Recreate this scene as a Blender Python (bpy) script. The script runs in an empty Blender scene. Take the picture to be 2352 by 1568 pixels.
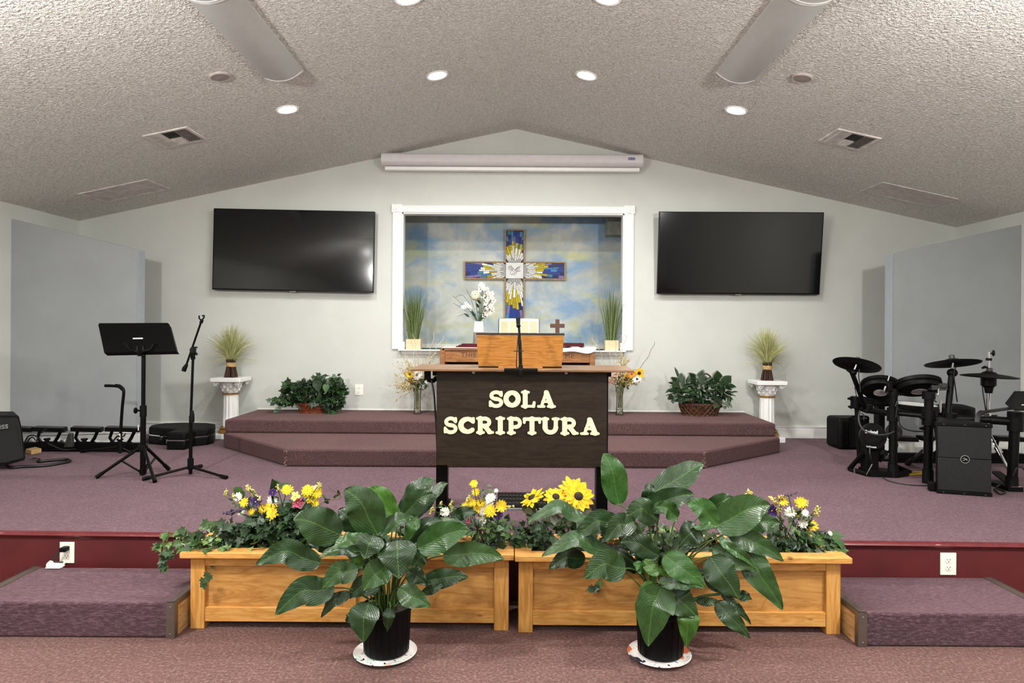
import bpy, bmesh, math, random
import numpy as np
from mathutils import Vector, Matrix, Quaternion
V = Vector
R = math.radians
C = bpy.context.scene.collection
PI = math.pi
EXPO = 0.13

# ------------------------------------------------------------------ camera
F = 1568.0            # focal length in pixels of the 2352 x 1568 frame
CX, CY = 1176.0, 760.0
CZ = 1.574            # eye height
ROLL = 0.0063
cr, sr = math.cos(ROLL), math.sin(ROLL)
cam_d = bpy.data.cameras.new('camera')
cam_d.sensor_width = 36.0
cam_d.lens = 36.0 * F / 2352.0
cam_d.shift_y = (CY - 784.0) / 2352.0
cam = bpy.data.objects.new('camera', cam_d)
C.objects.link(cam)
cam.matrix_world = Matrix(((cr, -sr, 0, 0), (0, 0, -1, 0), (sr, cr, 0, CZ), (0, 0, 0, 1)))
bpy.context.scene.camera = cam

def ray(px, py):
    u, v = (px - CX) / F, (CY - py) / F
    return V((cr * u - sr * v, 1.0, sr * u + cr * v))
def at(px, py, Y):
    d = ray(px, py)
    return V((d.x * Y, Y, CZ + d.z * Y))
def atz(px, py, z):
    d = ray(px, py)
    k = (z - CZ) / d.z
    return V((d.x * k, k, z))
def Z1(x, y): return (x / 3.485, 680 + y / 3.485)          # picture regions measured one by one
def Z2(x, y): return (1850 + x / 3.92, 780 + y / 3.92)
def Z3(x, y): return (340 + x / 2.8, 1050 + y / 2.8)
def Z4(x, y): return (1140 + x / 2.8, 1030 + y / 2.8)

# ------------------------------------------------------------------ mesh builder
ORG = {}
class MB:
    def spin(s, c, a):
        m = Matrix.Rotation(a, 3, 'Z'); c = V(c); s.v = [tuple(m @ (V(p) - c) + c) for p in s.v]; return s
    def __init__(s):
        s.v = []; s.f = []; s.m = []; s.uv = {}; s.col = {}
    def add(s, vs, fs, mi=0, uv=None, col=None):
        b = len(s.v)
        s.v += [tuple(p) for p in vs]
        s.f += [tuple(i + b for i in f) for f in fs]
        s.m += [mi] * len(fs)
        if uv:
            for i, q in enumerate(uv): s.uv[b + i] = q
        if col is not None:
            for i in range(len(vs)): s.col[b + i] = col
        return s
    def box(s, c, size, rot=None, mi=0):
        x, y, z = [k / 2 for k in size]
        vs = [V((a * x, b * y, d * z)) for d in (-1, 1) for b in (-1, 1) for a in (-1, 1)]
        if rot is not None: vs = [rot @ q for q in vs]
        c = V(c)
        return s.add([q + c for q in vs], [(0, 2, 3, 1), (4, 5, 7, 6), (0, 1, 5, 4), (2, 6, 7, 3), (0, 4, 6, 2), (1, 3, 7, 5)], mi)
    def bmm(s, a, b, mi=0):
        a, b = V(a), V(b)
        return s.box((a + b) / 2, [abs(k) for k in (b - a)], None, mi)
    def prism(s, poly, vec, mi=0):
        n = len(poly); vec = V(vec)
        vs = [V(p) for p in poly] + [V(p) + vec for p in poly]
        fs = [tuple(range(n)), tuple(range(2 * n - 1, n - 1, -1))]
        fs += [(i, i + n, (i + 1) % n + n, (i + 1) % n) for i in range(n)]
        return s.add(vs, fs, mi)
    def tube(s, pts, r, n=8, mi=0, caps=True, flat=None, col=None):
        pts = [V(p) for p in pts]
        k = len(pts)
        rr = r if isinstance(r, (list, tuple)) else [r] * k
        t0 = (pts[1] - pts[0]).normalized()
        up = V((0, 0, 1)) if abs(t0.z) < 0.9 else V((0, 1, 0))
        a = t0.cross(up).normalized()
        vs = []
        for i in range(k):
            t = (pts[min(i + 1, k - 1)] - pts[max(i - 1, 0)])
            t = t.normalized() if t.length > 1e-9 else t0
            a = a - t * a.dot(t)
            a = a.normalized() if a.length > 1e-6 else t.orthogonal().normalized()
            b = t.cross(a)
            for j in range(n):
                th = 2 * PI * j / n
                vs.append(pts[i] + (a * math.cos(th) + b * math.sin(th) * (flat or 1)) * rr[i])
        fs = [(i * n + j, i * n + (j + 1) % n, (i + 1) * n + (j + 1) % n, (i + 1) * n + j) for i in range(k - 1) for j in range(n)]
        if caps:
            fs.append(tuple(range(n - 1, -1, -1)))
            fs.append(tuple((k - 1) * n + j for j in range(n)))
        return s.add(vs, fs, mi, col=col)
    def cyl(s, p0, p1, r0, r1=None, n=16, mi=0):
        return s.tube([p0, p1], [r0, r0 if r1 is None else r1], n, mi)
    def lathe(s, prof, c, n=28, mi=0, M=None, close=True):
        c = V(c); vs = []
        for r, z in prof:
            for j in range(n):
                th = 2 * PI * j / n
                p = V((r * math.cos(th), r * math.sin(th), z))
                vs.append(c + (M @ p if M is not None else p))
        k = len(prof)
        fs = [(i * n + j, i * n + (j + 1) % n, (i + 1) * n + (j + 1) % n, (i + 1) * n + j) for i in range(k - 1) for j in range(n)]
        if close:
            fs.append(tuple(range(n - 1, -1, -1))); fs.append(tuple((k - 1) * n + j for j in range(n)))
        return s.add(vs, fs, mi)
    def ball(s, c, r, n=12, k=8, mi=0, M=None, col=None):
        rx, ry, rz = r if isinstance(r, (tuple, list)) else (r, r, r)
        c = V(c); vs = []
        for i in range(1, k):
            ph = PI * i / k
            for j in range(n):
                th = 2 * PI * j / n
                vs.append(V((rx * math.sin(ph) * math.cos(th), ry * math.sin(ph) * math.sin(th), rz * math.cos(ph))))
        vs += [V((0, 0, rz)), V((0, 0, -rz))]
        if M is not None: vs = [M @ q for q in vs]
        fs = [(i * n + j, (i + 1) * n + j, (i + 1) * n + (j + 1) % n, i * n + (j + 1) % n) for i in range(k - 2) for j in range(n)]
        N = (k - 1) * n
        fs += [(N, j, (j + 1) % n) for j in range(n)] + [(N + 1, (k - 2) * n + (j + 1) % n, (k - 2) * n + j) for j in range(n)]
        return s.add([q + c for q in vs], fs, mi, col=col)
    def build(s, name, mats, parent=None, loc=None, bevel=0, smooth=True, recalc=True, seg=2):
        if not isinstance(mats, (list, tuple)): mats = [mats]
        org = ORG[parent] if parent is not None else V(loc if loc is not None else (0, 0, 0))
        me = bpy.data.meshes.new(name)
        me.from_pydata([(p[0] - org.x, p[1] - org.y, p[2] - org.z) for p in s.v], [], s.f)
        for m in mats: me.materials.append(m)
        me.polygons.foreach_set('material_index', s.m)
        if s.uv:
            l = me.uv_layers.new(name='UVMap')
            for lp in me.loops: l.data[lp.index].uv = s.uv.get(lp.vertex_index, (0, 0))
        if s.col:
            ca = me.color_attributes.new('tint', 'FLOAT_COLOR', 'POINT')
            for i in range(len(me.vertices)):
                q = s.col.get(i, (1, 1, 1)); ca.data[i].color = (q[0], q[1], q[2], 1)
        if recalc:
            bm = bmesh.new(); bm.from_mesh(me); bmesh.ops.recalc_face_normals(bm, faces=bm.faces); bm.to_mesh(me); bm.free()
        if smooth:
            me.polygons.foreach_set('use_smooth', [True] * len(me.polygons))
            me.set_sharp_from_angle(angle=R(38))
        me.update()
        o = bpy.data.objects.new(name, me)
        C.objects.link(o)
        if parent is not None: o.parent = parent
        else: o.location = org
        ORG[o] = org
        if bevel:
            b = o.modifiers.new('bevel', 'BEVEL'); b.width = bevel; b.segments = seg; b.limit_method = 'ANGLE'; b.angle_limit = R(40)
        return o
def tag(o, label=None, cat=None, group=None, kind=None):
    if label: o['label'] = label
    if cat: o['category'] = cat
    if group: o['group'] = group
    if kind: o['kind'] = kind
    return o
def thing(name, label, cat, loc=(0, 0, 0), group=None):
    o = bpy.data.objects.new(name, None)
    o.empty_display_size = 0.05
    C.objects.link(o); o.location = loc; ORG[o] = V(loc)
    return tag(o, label, cat, group)
def struct(o): o['kind'] = 'structure'; return o

def bez(a, b, c, n=10):
    a, b, c = V(a), V(b), V(c)
    return [a * (1 - t) ** 2 + b * 2 * t * (1 - t) + c * t * t for t in [i / n for i in range(n + 1)]]
def spline(P, n=6):
    P = [V(p) for p in P]; out = []
    for i in range(len(P) - 1):
        p0, p1, p2, p3 = P[max(i - 1, 0)], P[i], P[i + 1], P[min(i + 2, len(P) - 1)]
        for k in range(n):
            t = k / n
            out.append(0.5 * (2 * p1 + (p2 - p0) * t + (2 * p0 - 5 * p1 + 4 * p2 - p3) * t * t + (3 * p1 - p0 - 3 * p2 + p3) * t ** 3))
    return out + [P[-1]]
def frame(n, up=(0, 0, 1)):          # matrix whose z axis is n
    n = V(n).normalized(); up = V(up)
    x = up.cross(n)
    if x.length < 1e-4: x = V((1, 0, 0))
    x.normalize(); y = n.cross(x)
    return Matrix((x, y, n)).transposed()

# ------------------------------------------------------------------ materials
def lin(c):
    return tuple(((k / 255) / 12.92 if k / 255 <= 0.04045 else ((k / 255 + 0.055) / 1.055) ** 2.4) for k in c) + (1,)
class NT:
    def __init__(s, name):
        s.mat = bpy.data.materials.new(name); s.mat.use_nodes = True
        s.t = s.mat.node_tree; s.b = s.t.nodes['Principled BSDF']
    def n(s, typ, **kw):
        o = s.t.nodes.new(typ)
        for k, v in kw.items():
            if hasattr(o, k): setattr(o, k, v)
            else: o.inputs[k.replace('_', ' ')].default_value = v
        return o
    def l(s, a, b): s.t.links.new(a, b); return s
    def coords(s, kind='Object', scale=(1, 1, 1), rot=(0, 0, 0)):
        tc = s.n('ShaderNodeTexCoord'); mp = s.n('ShaderNodeMapping')
        mp.inputs['Scale'].default_value = scale; mp.inputs['Rotation'].default_value = rot
        s.l(tc.outputs[kind], mp.inputs['Vector']); return mp.outputs['Vector']
    def noise(s, vec, scale, detail=4, rough=0.55, dist=0):
        q = s.n('ShaderNodeTexNoise'); q.inputs['Scale'].default_value = scale; q.inputs['Detail'].default_value = detail
        q.inputs['Roughness'].default_value = rough; q.inputs['Distortion'].default_value = dist
        s.l(vec, q.inputs['Vector']); return q.outputs['Fac']
    def ramp(s, fac, stops, interp='LINEAR'):
        q = s.n('ShaderNodeValToRGB'); e = q.color_ramp.elements; q.color_ramp.interpolation = interp
        while len(e) < len(stops): e.new(0.5)
        for k, (p, c) in enumerate(stops): e[k].position = p; e[k].color = lin(c) if len(c) == 3 else c
        s.l(fac, q.inputs['Fac']); return q.outputs['Color']
    def mix(s, fac, a, b, mode='MIX'):
        q = s.n('ShaderNodeMix', data_type='RGBA', blend_type=mode)
        for sock, v in ((q.inputs[0], fac), (q.inputs[6], a), (q.inputs[7], b)):
            if hasattr(v, 'is_output'): s.l(v, sock)
            elif isinstance(v, (int, float)): sock.default_value = v
            else: sock.default_value = lin(v) if len(v) == 3 else v
        return q.outputs[2]
    def bump(s, h, strength=0.3, dist=0.01):
        q = s.n('ShaderNodeBump'); q.inputs['Strength'].default_value = strength; q.inputs['Distance'].default_value = dist
        s.l(h, q.inputs['Height']); s.l(q.outputs['Normal'], s.b.inputs['Normal']); return s
    def set(s, col=None, rough=0.5, metal=0, spec=0.5, **kw):
        if col is not None:
            if hasattr(col, 'is_output'): s.l(col, s.b.inputs['Base Color'])
            else: s.b.inputs['Base Color'].default_value = lin(col) if len(col) == 3 else col
        s.b.inputs['Roughness'].default_value = rough; s.b.inputs['Metallic'].default_value = metal
        s.b.inputs['Specular IOR Level'].default_value = spec
        for k, v in kw.items(): s.b.inputs[k.replace('_', ' ')].default_value = v
        return s
def plain(name, c, rough=0.5, metal=0, spec=0.5, var=0.12, sc=14, bump=0, **kw):
    t = NT(name); v = t.coords()
    f = t.noise(v, sc)
    lo = tuple(max(0, k * (1 - var)) for k in c); hi = tuple(min(255, k * (1 + var * 0.6)) for k in c)
    t.set(t.ramp(f, [(0.3, lo), (0.7, hi)]), rough, metal, spec, **kw)
    if bump: t.bump(t.noise(v, sc * 6), bump, 0.003)
    return t.mat
def carpet(name, dark, mid, light, sc=220, stretch=(1, 1, 1), bump=0.5):
    t = NT(name); v = t.coords('Object', stretch)
    f = t.noise(v, sc, 4, 0.75); big = t.noise(t.coords('Object'), 2.2, 3)
    c = t.ramp(f, [(0.30, dark), (0.5, mid), (0.72, light)])
    c = t.mix(0.35, c, t.ramp(big, [(0.35, tuple(k * 0.86 for k in mid)), (0.65, tuple(min(255, k * 1.1) for k in mid))]))
    t.set(c, 0.95, 0, 0.1, Sheen_Weight=0.7, Sheen_Roughness=0.5); t.b.inputs['Sheen Tint'].default_value = lin(light); t.bump(f, bump, 0.006)
    return t.mat
def wood(name, dark, mid, light, scale=(1, 12, 12), rough=0.4, rings=6.0, knots=False):
    t = NT(name); v = t.coords('Object', scale)
    n1 = t.noise(v, 2.4, 5, 0.6, 0.8); n2 = t.noise(v, 12, 4, 0.6)
    w = t.n('ShaderNodeMath', operation='MULTIPLY'); t.l(n1, w.inputs[0]); w.inputs[1].default_value = rings
    fr = t.n('ShaderNodeMath', operation='PINGPONG'); t.l(w.outputs[0], fr.inputs[0]); fr.inputs[1].default_value = 0.5
    c = t.ramp(fr.outputs[0], [(0.0, dark), (0.22, mid), (0.5, light)])
    c = t.mix(0.35, c, t.ramp(n2, [(0.35, dark), (0.65, light)]))
    if knots:
        vo = t.n('ShaderNodeTexVoronoi'); vo.inputs['Scale'].default_value = 3.3
        t.l(t.coords('Object', (1, 1, 2.2)), vo.inputs['Vector'])
        k = t.ramp(vo.outputs['Distance'], [(0.03, (96, 56, 24)), (0.075, (255, 255, 255))])
        c = t.mix(0.8, c, k, 'MULTIPLY')
    t.set(c, rough, 0, 0.3); t.bump(n2, 0.08, 0.002)
    return t.mat
def tinted(name, rough=0.4, spec=0.5, veins=False, trans=0.0):
    t = NT(name); a = t.n('ShaderNodeAttribute', attribute_name='tint')
    col = a.outputs['Color']
    f = t.noise(t.coords(), 40, 3)
    col = t.mix(1.0, col, t.ramp(f, [(0.3, (205, 205, 205)), (0.7, (255, 255, 255))]), 'MULTIPLY')
    if veins:
        uv = t.n('ShaderNodeUVMap'); sp = t.n('ShaderNodeSeparateXYZ'); t.l(uv.outputs[0], sp.inputs[0])
        ab = t.n('ShaderNodeMath', operation='ABSOLUTE'); t.l(sp.outputs[0], ab.inputs[0])
        rib = t.ramp(ab.outputs[0], [(0.0, (214, 226, 150)), (0.045, (255, 255, 255))])
        k = t.n('ShaderNodeMath', operation='MULTIPLY_ADD'); t.l(ab.outputs[0], k.inputs[0]); k.inputs[1].default_value = -0.42
        t.l(sp.outputs[1], k.inputs[2])
        m = t.n('ShaderNodeMath', operation='MULTIPLY'); kn = t.n('ShaderNodeMath', operation='MULTIPLY_ADD'); t.l(t.noise(t.coords(), 22, 2), kn.inputs[0]); kn.inputs[1].default_value = .10; t.l(k.outputs[0], kn.inputs[2]); t.l(kn.outputs[0], m.inputs[0]); m.inputs[1].default_value = 15
        pp = t.n('ShaderNodeMath', operation='PINGPONG'); t.l(m.outputs[0], pp.inputs[0]); pp.inputs[1].default_value = 0.5
        mid = t.mix(t.ramp(ab.outputs[0], [(0.0, (150, 150, 150)), (0.05, (0, 0, 0))]), col, (112, 150, 66))
        col = t.mix(t.ramp(pp.outputs[0], [(0.0, (45, 45, 45)), (0.16, (0, 0, 0))]), mid, (96, 138, 84))
        t.bump(pp.outputs[0], 0.2, 0.006)
    t.set(col, rough, 0, spec)
    return t.mat
def emit(name, c, s):
    t = NT(name); t.set((255, 255, 255), 0.6); t.b.inputs['Emission Color'].default_value = lin(c); t.b.inputs['Emission Strength'].default_value = s
    return t.mat

M = {}
def popcorn(name):
    t = NT(name); v = t.coords('Object')
    f = t.noise(v, 50, 3, 0.6, 0.5); g = t.noise(v, 1.2, 3)
    c = t.mix(0.4, t.ramp(f, [(0.3, (184, 180, 171)), (0.62, (255, 253, 246))]), t.ramp(g, [(0.3, (242, 238, 229)), (0.7, (248, 244, 236))]))  # light and dark grain paints the popcorn's small self-shadows into the colour
    t.set(c, 0.7, 0, 0.35); t.bump(f, 1.0, 0.045)
    return t.mat
M['ceiling'] = popcorn('popcorn_ceiling')
M['wall'] = plain('wall_paint', (199, 201, 194), 0.55, var=0.02, sc=3, bump=0.05)
M['panel'] = plain('blue_grey_paint', (144, 148, 149), 0.6, var=0.03, sc=3)
M['panel_lit'] = plain('lit_wing_side', (156, 163, 168), 0.6, var=0.02)
M['white'] = plain('white_trim', (240, 240, 236), 0.35, var=0.015)
M['plastic_white'] = plain('white_plastic', (238, 236, 224), 0.35, var=0.02)
M['carpet_stage'] = carpet('stage_carpet', (40, 28, 33), (81, 61, 68), (134, 113, 118), 80, (.8, 1.2, 1))
M['carpet_tier'] = carpet('tier_carpet', (46, 33, 33), (80, 60, 60), (118, 94, 92), 105)
M['carpet_step'] = carpet('step_carpet', (38, 27, 30), (76, 57, 63), (134, 109, 115), 105, (0.35, 1.4, 1.4))
M['carpet_floor'] = carpet('floor_carpet', (38, 26, 25), (88, 64, 61), (158, 128, 121), 66)
M['red'] = plain('maroon_paint', (86, 28, 31), 0.42, var=0.1, sc=5)
M['pine'] = wood('pine', (188, 130, 62), (208, 152, 80), (221, 171, 100), (1.2, 9, 9), 0.38, 4, True)
M['pine_v'] = wood('pine_upright', (184, 127, 60), (205, 148, 76), (218, 167, 95), (9, 9, 1.0), 0.38, 4, True)
M['ply'] = wood('plywood', (166, 114, 56), (188, 136, 72), (202, 153, 88), (0.8, 6, 4), 0.4, 6)
M['ply_end'] = wood('plywood_edge', (170, 130, 80), (206, 168, 112), (222, 188, 136), (8, 2, 10), 0.5, 5)
M['darkwood'] = wood('dark_stained_wood', (30, 24, 19), (40, 32, 25), (51, 41, 31), (1.2, 8, 9), 0.38, 5)
M['walnut'] = wood('tabletop_laminate', (92, 66, 44), (124, 94, 68), (140, 108, 80), (1.0, 9, 9), 0.35, 5)
M['oak'] = wood('oak_veneer', (150, 94, 38), (182, 124, 58), (198, 142, 74), (0.9, 9, 12), 0.4, 8)
M['oak_dark'] = wood('brown_oak', (96, 60, 34), (134, 90, 54), (156, 110, 70), (1.0, 9, 10), 0.4, 6)
M['letter'] = plain('cream_letter', (252, 236, 194), 0.5, var=0.04, sc=8)
M['black'] = plain('black_plastic', (7, 7, 7), 0.48, 0, 0.15, var=0.2)
M['blackm'] = plain('black_metal', (5, 5, 5), 0.38, 0, 0.14, var=0.2)
M['blacksoft'] = plain('black_vinyl', (9, 9, 10), 0.6, 0, 0.16, var=0.25, sc=60, bump=0.2)
M['dark_grey'] = plain('dark_grey_plastic', (52, 52, 52), 0.45)
M['grey'] = plain('grey_plastic', (128, 128, 126), 0.45)
M['chrome'] = plain('chrome', (214, 214, 214), 0.18, 1.0, var=0.05)
M['steel'] = plain('brushed_metal_edge', (122, 112, 104), 0.38, 0.7, var=0.06)
M['screen'] = plain('glossy_dark_screen', (8, 8, 9), 0.09, 0, 0.55, var=0.05)
M['fixture'] = plain('grey_acrylic_wrap', (176, 176, 172), 0.45, var=0.02)
M['house'] = plain('screen_housing', (208, 202, 202), 0.4, var=0.02)
M['cord'] = plain('black_cord', (16, 15, 16), 0.5)
M['cream'] = plain('page', (238, 228, 190), 0.7, var=0.03)
M['green_shelf'] = plain('green_felt', (28, 84, 68), 0.9, var=0.1)
M['maroon_cloth'] = plain('maroon_velvet', (84, 14, 26), 0.9, var=0.25, sc=40)
M['linen'] = plain('white_linen', (240, 238, 236), 0.85, var=0.04, sc=30, bump=0.3)
M['brass'] = plain('gilt_paint', (158, 118, 58), 0.4, 0.4)
M['wicker_red'] = wood('red_wicker', (70, 26, 14), (112, 50, 28), (150, 84, 50), (30, 30, 30), 0.5, 4)
M['wicker'] = wood('dark_wicker', (44, 24, 16), (74, 44, 30), (120, 84, 62), (24, 24, 24), 0.45, 4)
M['stemb'] = plain('dark_brown_stems', (58, 34, 22), 0.8, var=0.4, sc=60)
M['rope'] = plain('raffia', (196, 164, 112), 0.8, var=0.2, sc=80)
M['bright'] = plain('opening_brightness', (196, 196, 194), 0.5)
M['pine_pot'] = wood('pale_wood_pot', (206, 176, 136), (224, 196, 158), (236, 212, 176), (4, 4, 30), 0.6, 3)
M['soil'] = plain('soil', (34, 26, 20), 0.95, var=0.4, sc=90, bump=0.6)
M['lily'] = tinted('lily_leaf', 0.34, 0.5, True)
M['leaf'] = tinted('small_leaf', 0.42, 0.4)
M['petal'] = tinted('petal', 0.6, 0.25)
M['stem'] = tinted('stem', 0.5, 0.3)
t = NT('vase_glass'); gl = t.n('ShaderNodeBsdfGlossy'); gl.inputs['Roughness'].default_value = .05; tr = t.n('ShaderNodeBsdfTransparent'); tr.inputs[0].default_value = (.93, .95, .94, 1); mx = t.n('ShaderNodeMixShader'); lw = t.n('ShaderNodeLayerWeight'); lw.inputs[0].default_value = .15
t.l(lw.outputs['Fresnel'], mx.inputs[0]); t.l(tr.outputs[0], mx.inputs[1]); t.l(gl.outputs[0], mx.inputs[2]); t.l(mx.outputs[0], t.t.nodes['Material Output'].inputs['Surface']); M['glass'] = t.mat
M['wood_dark_red'] = plain('brown_wood', (82, 50, 38), 0.5, var=0.15)
M['vase_grey'] = plain('grey_glaze', (138, 134, 128), 0.5, var=0.1)
M['yellow_stick'] = plain('yellow_wood', (204, 164, 62), 0.5)
M['logo'] = plain('logo_white', (214, 214, 214), 0.4)
M['lead'] = plain('dark_lead', (24, 22, 24), 0.45)
M['frame_wood'] = plain('cross_frame', (162, 126, 82), 0.5, var=0.15, sc=30)
# ------------------------------------------------------------------ the room
D = 7.84                                  # back wall
ZS = 0.367                                # stage floor
ZT1 = ZS + 0.155; ZT2 = ZT1 + 0.135       # the two carpeted tiers
XL, XR = -4.98, 5.09
XRIDGE, ZRIDGE, KS = 0.03, 3.894, 0.2172
WY = -7.0                                 # wall behind the viewer
def zceil(x): return ZRIDGE - KS * abs(x - XRIDGE)
sa = math.atan(KS)
def cn(side): return V((-side * math.sin(sa) , 0, -math.cos(sa)))    # downward normal, side -1 left, +1 right
def ce(side): return V((math.cos(sa), 0, -side * math.sin(sa)))      # across the slope
def atceil(px, py):
    d = ray(px, py); side = -1 if d.x < 0 else 1
    k = (ZRIDGE + side * KS * XRIDGE - CZ) / (d.z + side * KS * d.x)
    return V((d.x * k, k, CZ + d.z * k))

mb = MB(); mb.bmm((XL - .2, WY, -.08), (XR + .2, 4.3, 0)); struct(mb.build('floor', M['carpet_floor']))
# ceiling: two slopes
mb = MB()
for s, xe in ((-1, XL - .25), (1, XR + .25)):
    p = [V((XRIDGE, WY, ZRIDGE)), V((xe, WY, zceil(xe))), V((xe, D + .12, zceil(xe))), V((XRIDGE, D + .12, ZRIDGE))]
    mb.prism(p, (0, 0, .1))
struct(mb.build('ceiling', M['ceiling'], smooth=False))
# back wall with the opening
OX0, OX1 = at(923, 640, D).x, at(1433, 640, D).x
OZ0, OZ1 = at(1176, 803, D).z, at(1176, 489.5, D).z
WT = 0.13
mb = MB()
def wallpiece(poly): mb.prism([V((x, D, z)) for x, z in poly], (0, WT, 0))
wallpiece([(XL - .2, 0), (OX0, 0), (OX0, zceil(OX0) + .02), (XL - .2, zceil(XL - .2) + .02)])
wallpiece([(OX1, 0), (XR + .2, 0), (XR + .2, zceil(XR + .2) + .02), (OX1, zceil(OX1) + .02)])
wallpiece([(OX0, 0), (OX1, 0), (OX1, OZ0), (OX0, OZ0)])
wallpiece([(OX0, OZ1), (OX1, OZ1), (OX1, zceil(OX1) + .02), (XRIDGE, ZRIDGE + .02), (OX0, zceil(OX0) + .02)])
struct(mb.build('wall_back', M['wall'], smooth=False))
mb = MB(); mb.bmm((XL - .15, WY, 0), (XL, D, zceil(XL) + .03)); struct(mb.build('wall_left', M['wall'], smooth=False))
mb = MB(); mb.bmm((XR, WY, 0), (XR + .15, D, zceil(XR) + .03)); struct(mb.build('wall_right', M['wall'], smooth=False))
mb = MB(); mb.prism([V((x, WY - .1, z)) for x, z in ((XL - .2, 0), (XR + .2, 0), (XR + .2, zceil(XR + .2)), (XRIDGE, ZRIDGE), (XL - .2, zceil(XL - .2)))], (0, .1, 0))
struct(mb.build('wall_rear', M['wall'], smooth=False))

# room seen through the opening: painted wall behind
YM = D + 0.80
t = NT('cloud_mural'); v = t.coords('Object', (1, 1, 1))
n1 = t.noise(v, 1.7, 6, 0.6, 0.5); tc2 = t.coords('Object', (1.2, 1, 1.6)); n2 = t.noise(tc2, 1.35, 5, 0.6, 0.4)
mp3 = t.coords('Object', (0.9, 1, 1.8)); n3 = t.noise(mp3, 2.1, 5, 0.65, 0.3)
c = t.ramp(n1, [(0.3, (176, 178, 170)), (0.5, (196, 200, 192)), (0.7, (220, 220, 208))])
c = t.mix(t.ramp(n2, [(0.46, (0, 0, 0)), (0.60, (225, 225, 225))]), c, (112, 158, 202))
c = t.mix(t.ramp(n3, [(0.52, (0, 0, 0)), (0.66, (205, 205, 205))]), c, (196, 196, 112))
c = t.mix(t.ramp(t.noise(v, 9, 4), [(0.4, (0, 0, 0)), (0.75, (150, 150, 150))]), c, (150, 172, 190))
t.set(c, 0.7, 0, 0.2); M['mural'] = t.mat
NX = 2.3
mb = MB(); mb.bmm((-NX, YM, .9), (NX, YM + .1, 3.5)); struct(mb.build('wall_mural', M['mural'], smooth=False))
mb = MB()
mb.bmm((-NX - .1, D + WT, .9), (-NX, YM + .1, 3.5)); mb.bmm((NX, D + WT, .9), (NX + .1, YM + .1, 3.5)); mb.bmm((-NX - .1, D + WT, 3.5), (NX + .1, YM + .1, 3.6))
struct(mb.build('wall_niche', M['wall'], smooth=False))
mb = MB(); mb.bmm((-NX, D + WT, .9), (NX, YM, OZ0 - .004)); struct(mb.build('floor_niche', M['green_shelf'], smooth=False))
mb = MB(); zq = at(1176, 791, YM - .02).z; mb.bmm((-NX, YM - .025, OZ0 - .004), (NX, YM, zq)); struct(mb.build('trim_2', M['plastic_white'], smooth=False))
# soffit block in the upper right corner of the niche
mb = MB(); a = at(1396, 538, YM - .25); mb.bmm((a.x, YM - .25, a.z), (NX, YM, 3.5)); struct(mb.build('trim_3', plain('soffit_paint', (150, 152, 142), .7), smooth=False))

# window frame
win = MB()
fx0, fx1 = at(902, 640, D).x, at(1454, 640, D).x
fz1 = at(1176, 474, D).z; zb = at(1176, 803, D).z
dp = 0.022
win_o = bpy.data.objects.new('window_1', None); C.objects.link(win_o); ORG[win_o] = V((0, D, OZ0)); win_o.location = (0, D, OZ0); struct(win_o)
def fluted(mb, x0, x1, z0, z1, vert):
    mb.bmm((x0, D - dp, z0), (x1, D, z1))
    for k in range(4):
        if vert:
            w = (x1 - x0); c = x0 + w * (k + .5) / 4
            mb.tube([(c, D - dp + .002, z0 + .003), (c, D - dp + .002, z1 - .003)], w * .085, 8)
        else:
            h = (z1 - z0); c = z0 + h * (k + .5) / 4
            mb.tube([(x0 + .003, D - dp + .002, c), (x1 - .003, D - dp + .002, c)], h * .085, 8)
mb = MB(); fluted(mb, fx0, OX0, zb - .0, OZ1, True); mb.build('window_casing', M['white'], win_o)
mb = MB(); fluted(mb, OX1, fx1, zb - .0, OZ1, True); mb.build('window_casing', M['white'], win_o)
mb = MB(); fluted(mb, OX0, OX1, OZ1, fz1, False); mb.build('window_head', M['white'], win_o)
for xa, xb in ((fx0 - .012, OX0 + .006), (OX1 - .006, fx1 + .012)):
    mb = MB(); mb.bmm((xa, D - dp - .012, OZ1 - .004), (xb, D, fz1 + .012))
    c0 = V(((xa + xb) / 2, D - dp - .012, (OZ1 + fz1) / 2 + .004)); Mx = frame((0, -1, 0))
    mb.lathe([(.044, 0), (.044, .006), (.036, .010), (.028, .004), (.02, .004), (.014, .012), (.004, .014)], c0, 24, 0, Mx)
    mb.build('rosette', M['white'], win_o, bevel=.002)
mb = MB()                                  # jamb lining
mb.bmm((OX0, D - .002, OZ0), (OX0 + .014, D + WT, OZ1)); mb.bmm((OX1 - .014, D - .002, OZ0), (OX1, D + WT, OZ1)); mb.bmm((OX0, D - .002, OZ1 - .014), (OX1, D + WT, OZ1))
mb.bmm((OX0 + .014, D + .01, OZ0), (OX0 + .036, D + .05, OZ0 + .085)); mb.bmm((OX1 - .036, D + .01, OZ0), (OX1 - .014, D + .05, OZ0 + .085))
mb.build('window_jamb', M['white'], win_o, smooth=False)
mb = MB(); sx0, sx1 = at(914, 803, D - .07).x, at(1438, 805, D - .07).x
mb.bmm((sx0, D - .075, OZ0 - .018), (sx1, D + WT, OZ0)); 
prof = [(-.045, -.018), (-.040, -.032), (-.026, -.045), (-.018, -.062), (0, -.062), (0, -.018)]
mb.prism([V((sx0 + .03, D + y, OZ0 + z)) for y, z in prof], (sx1 - sx0 - .06, 0, 0))
mb.build('window_sill', M['white'], win_o, bevel=.003)

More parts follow.
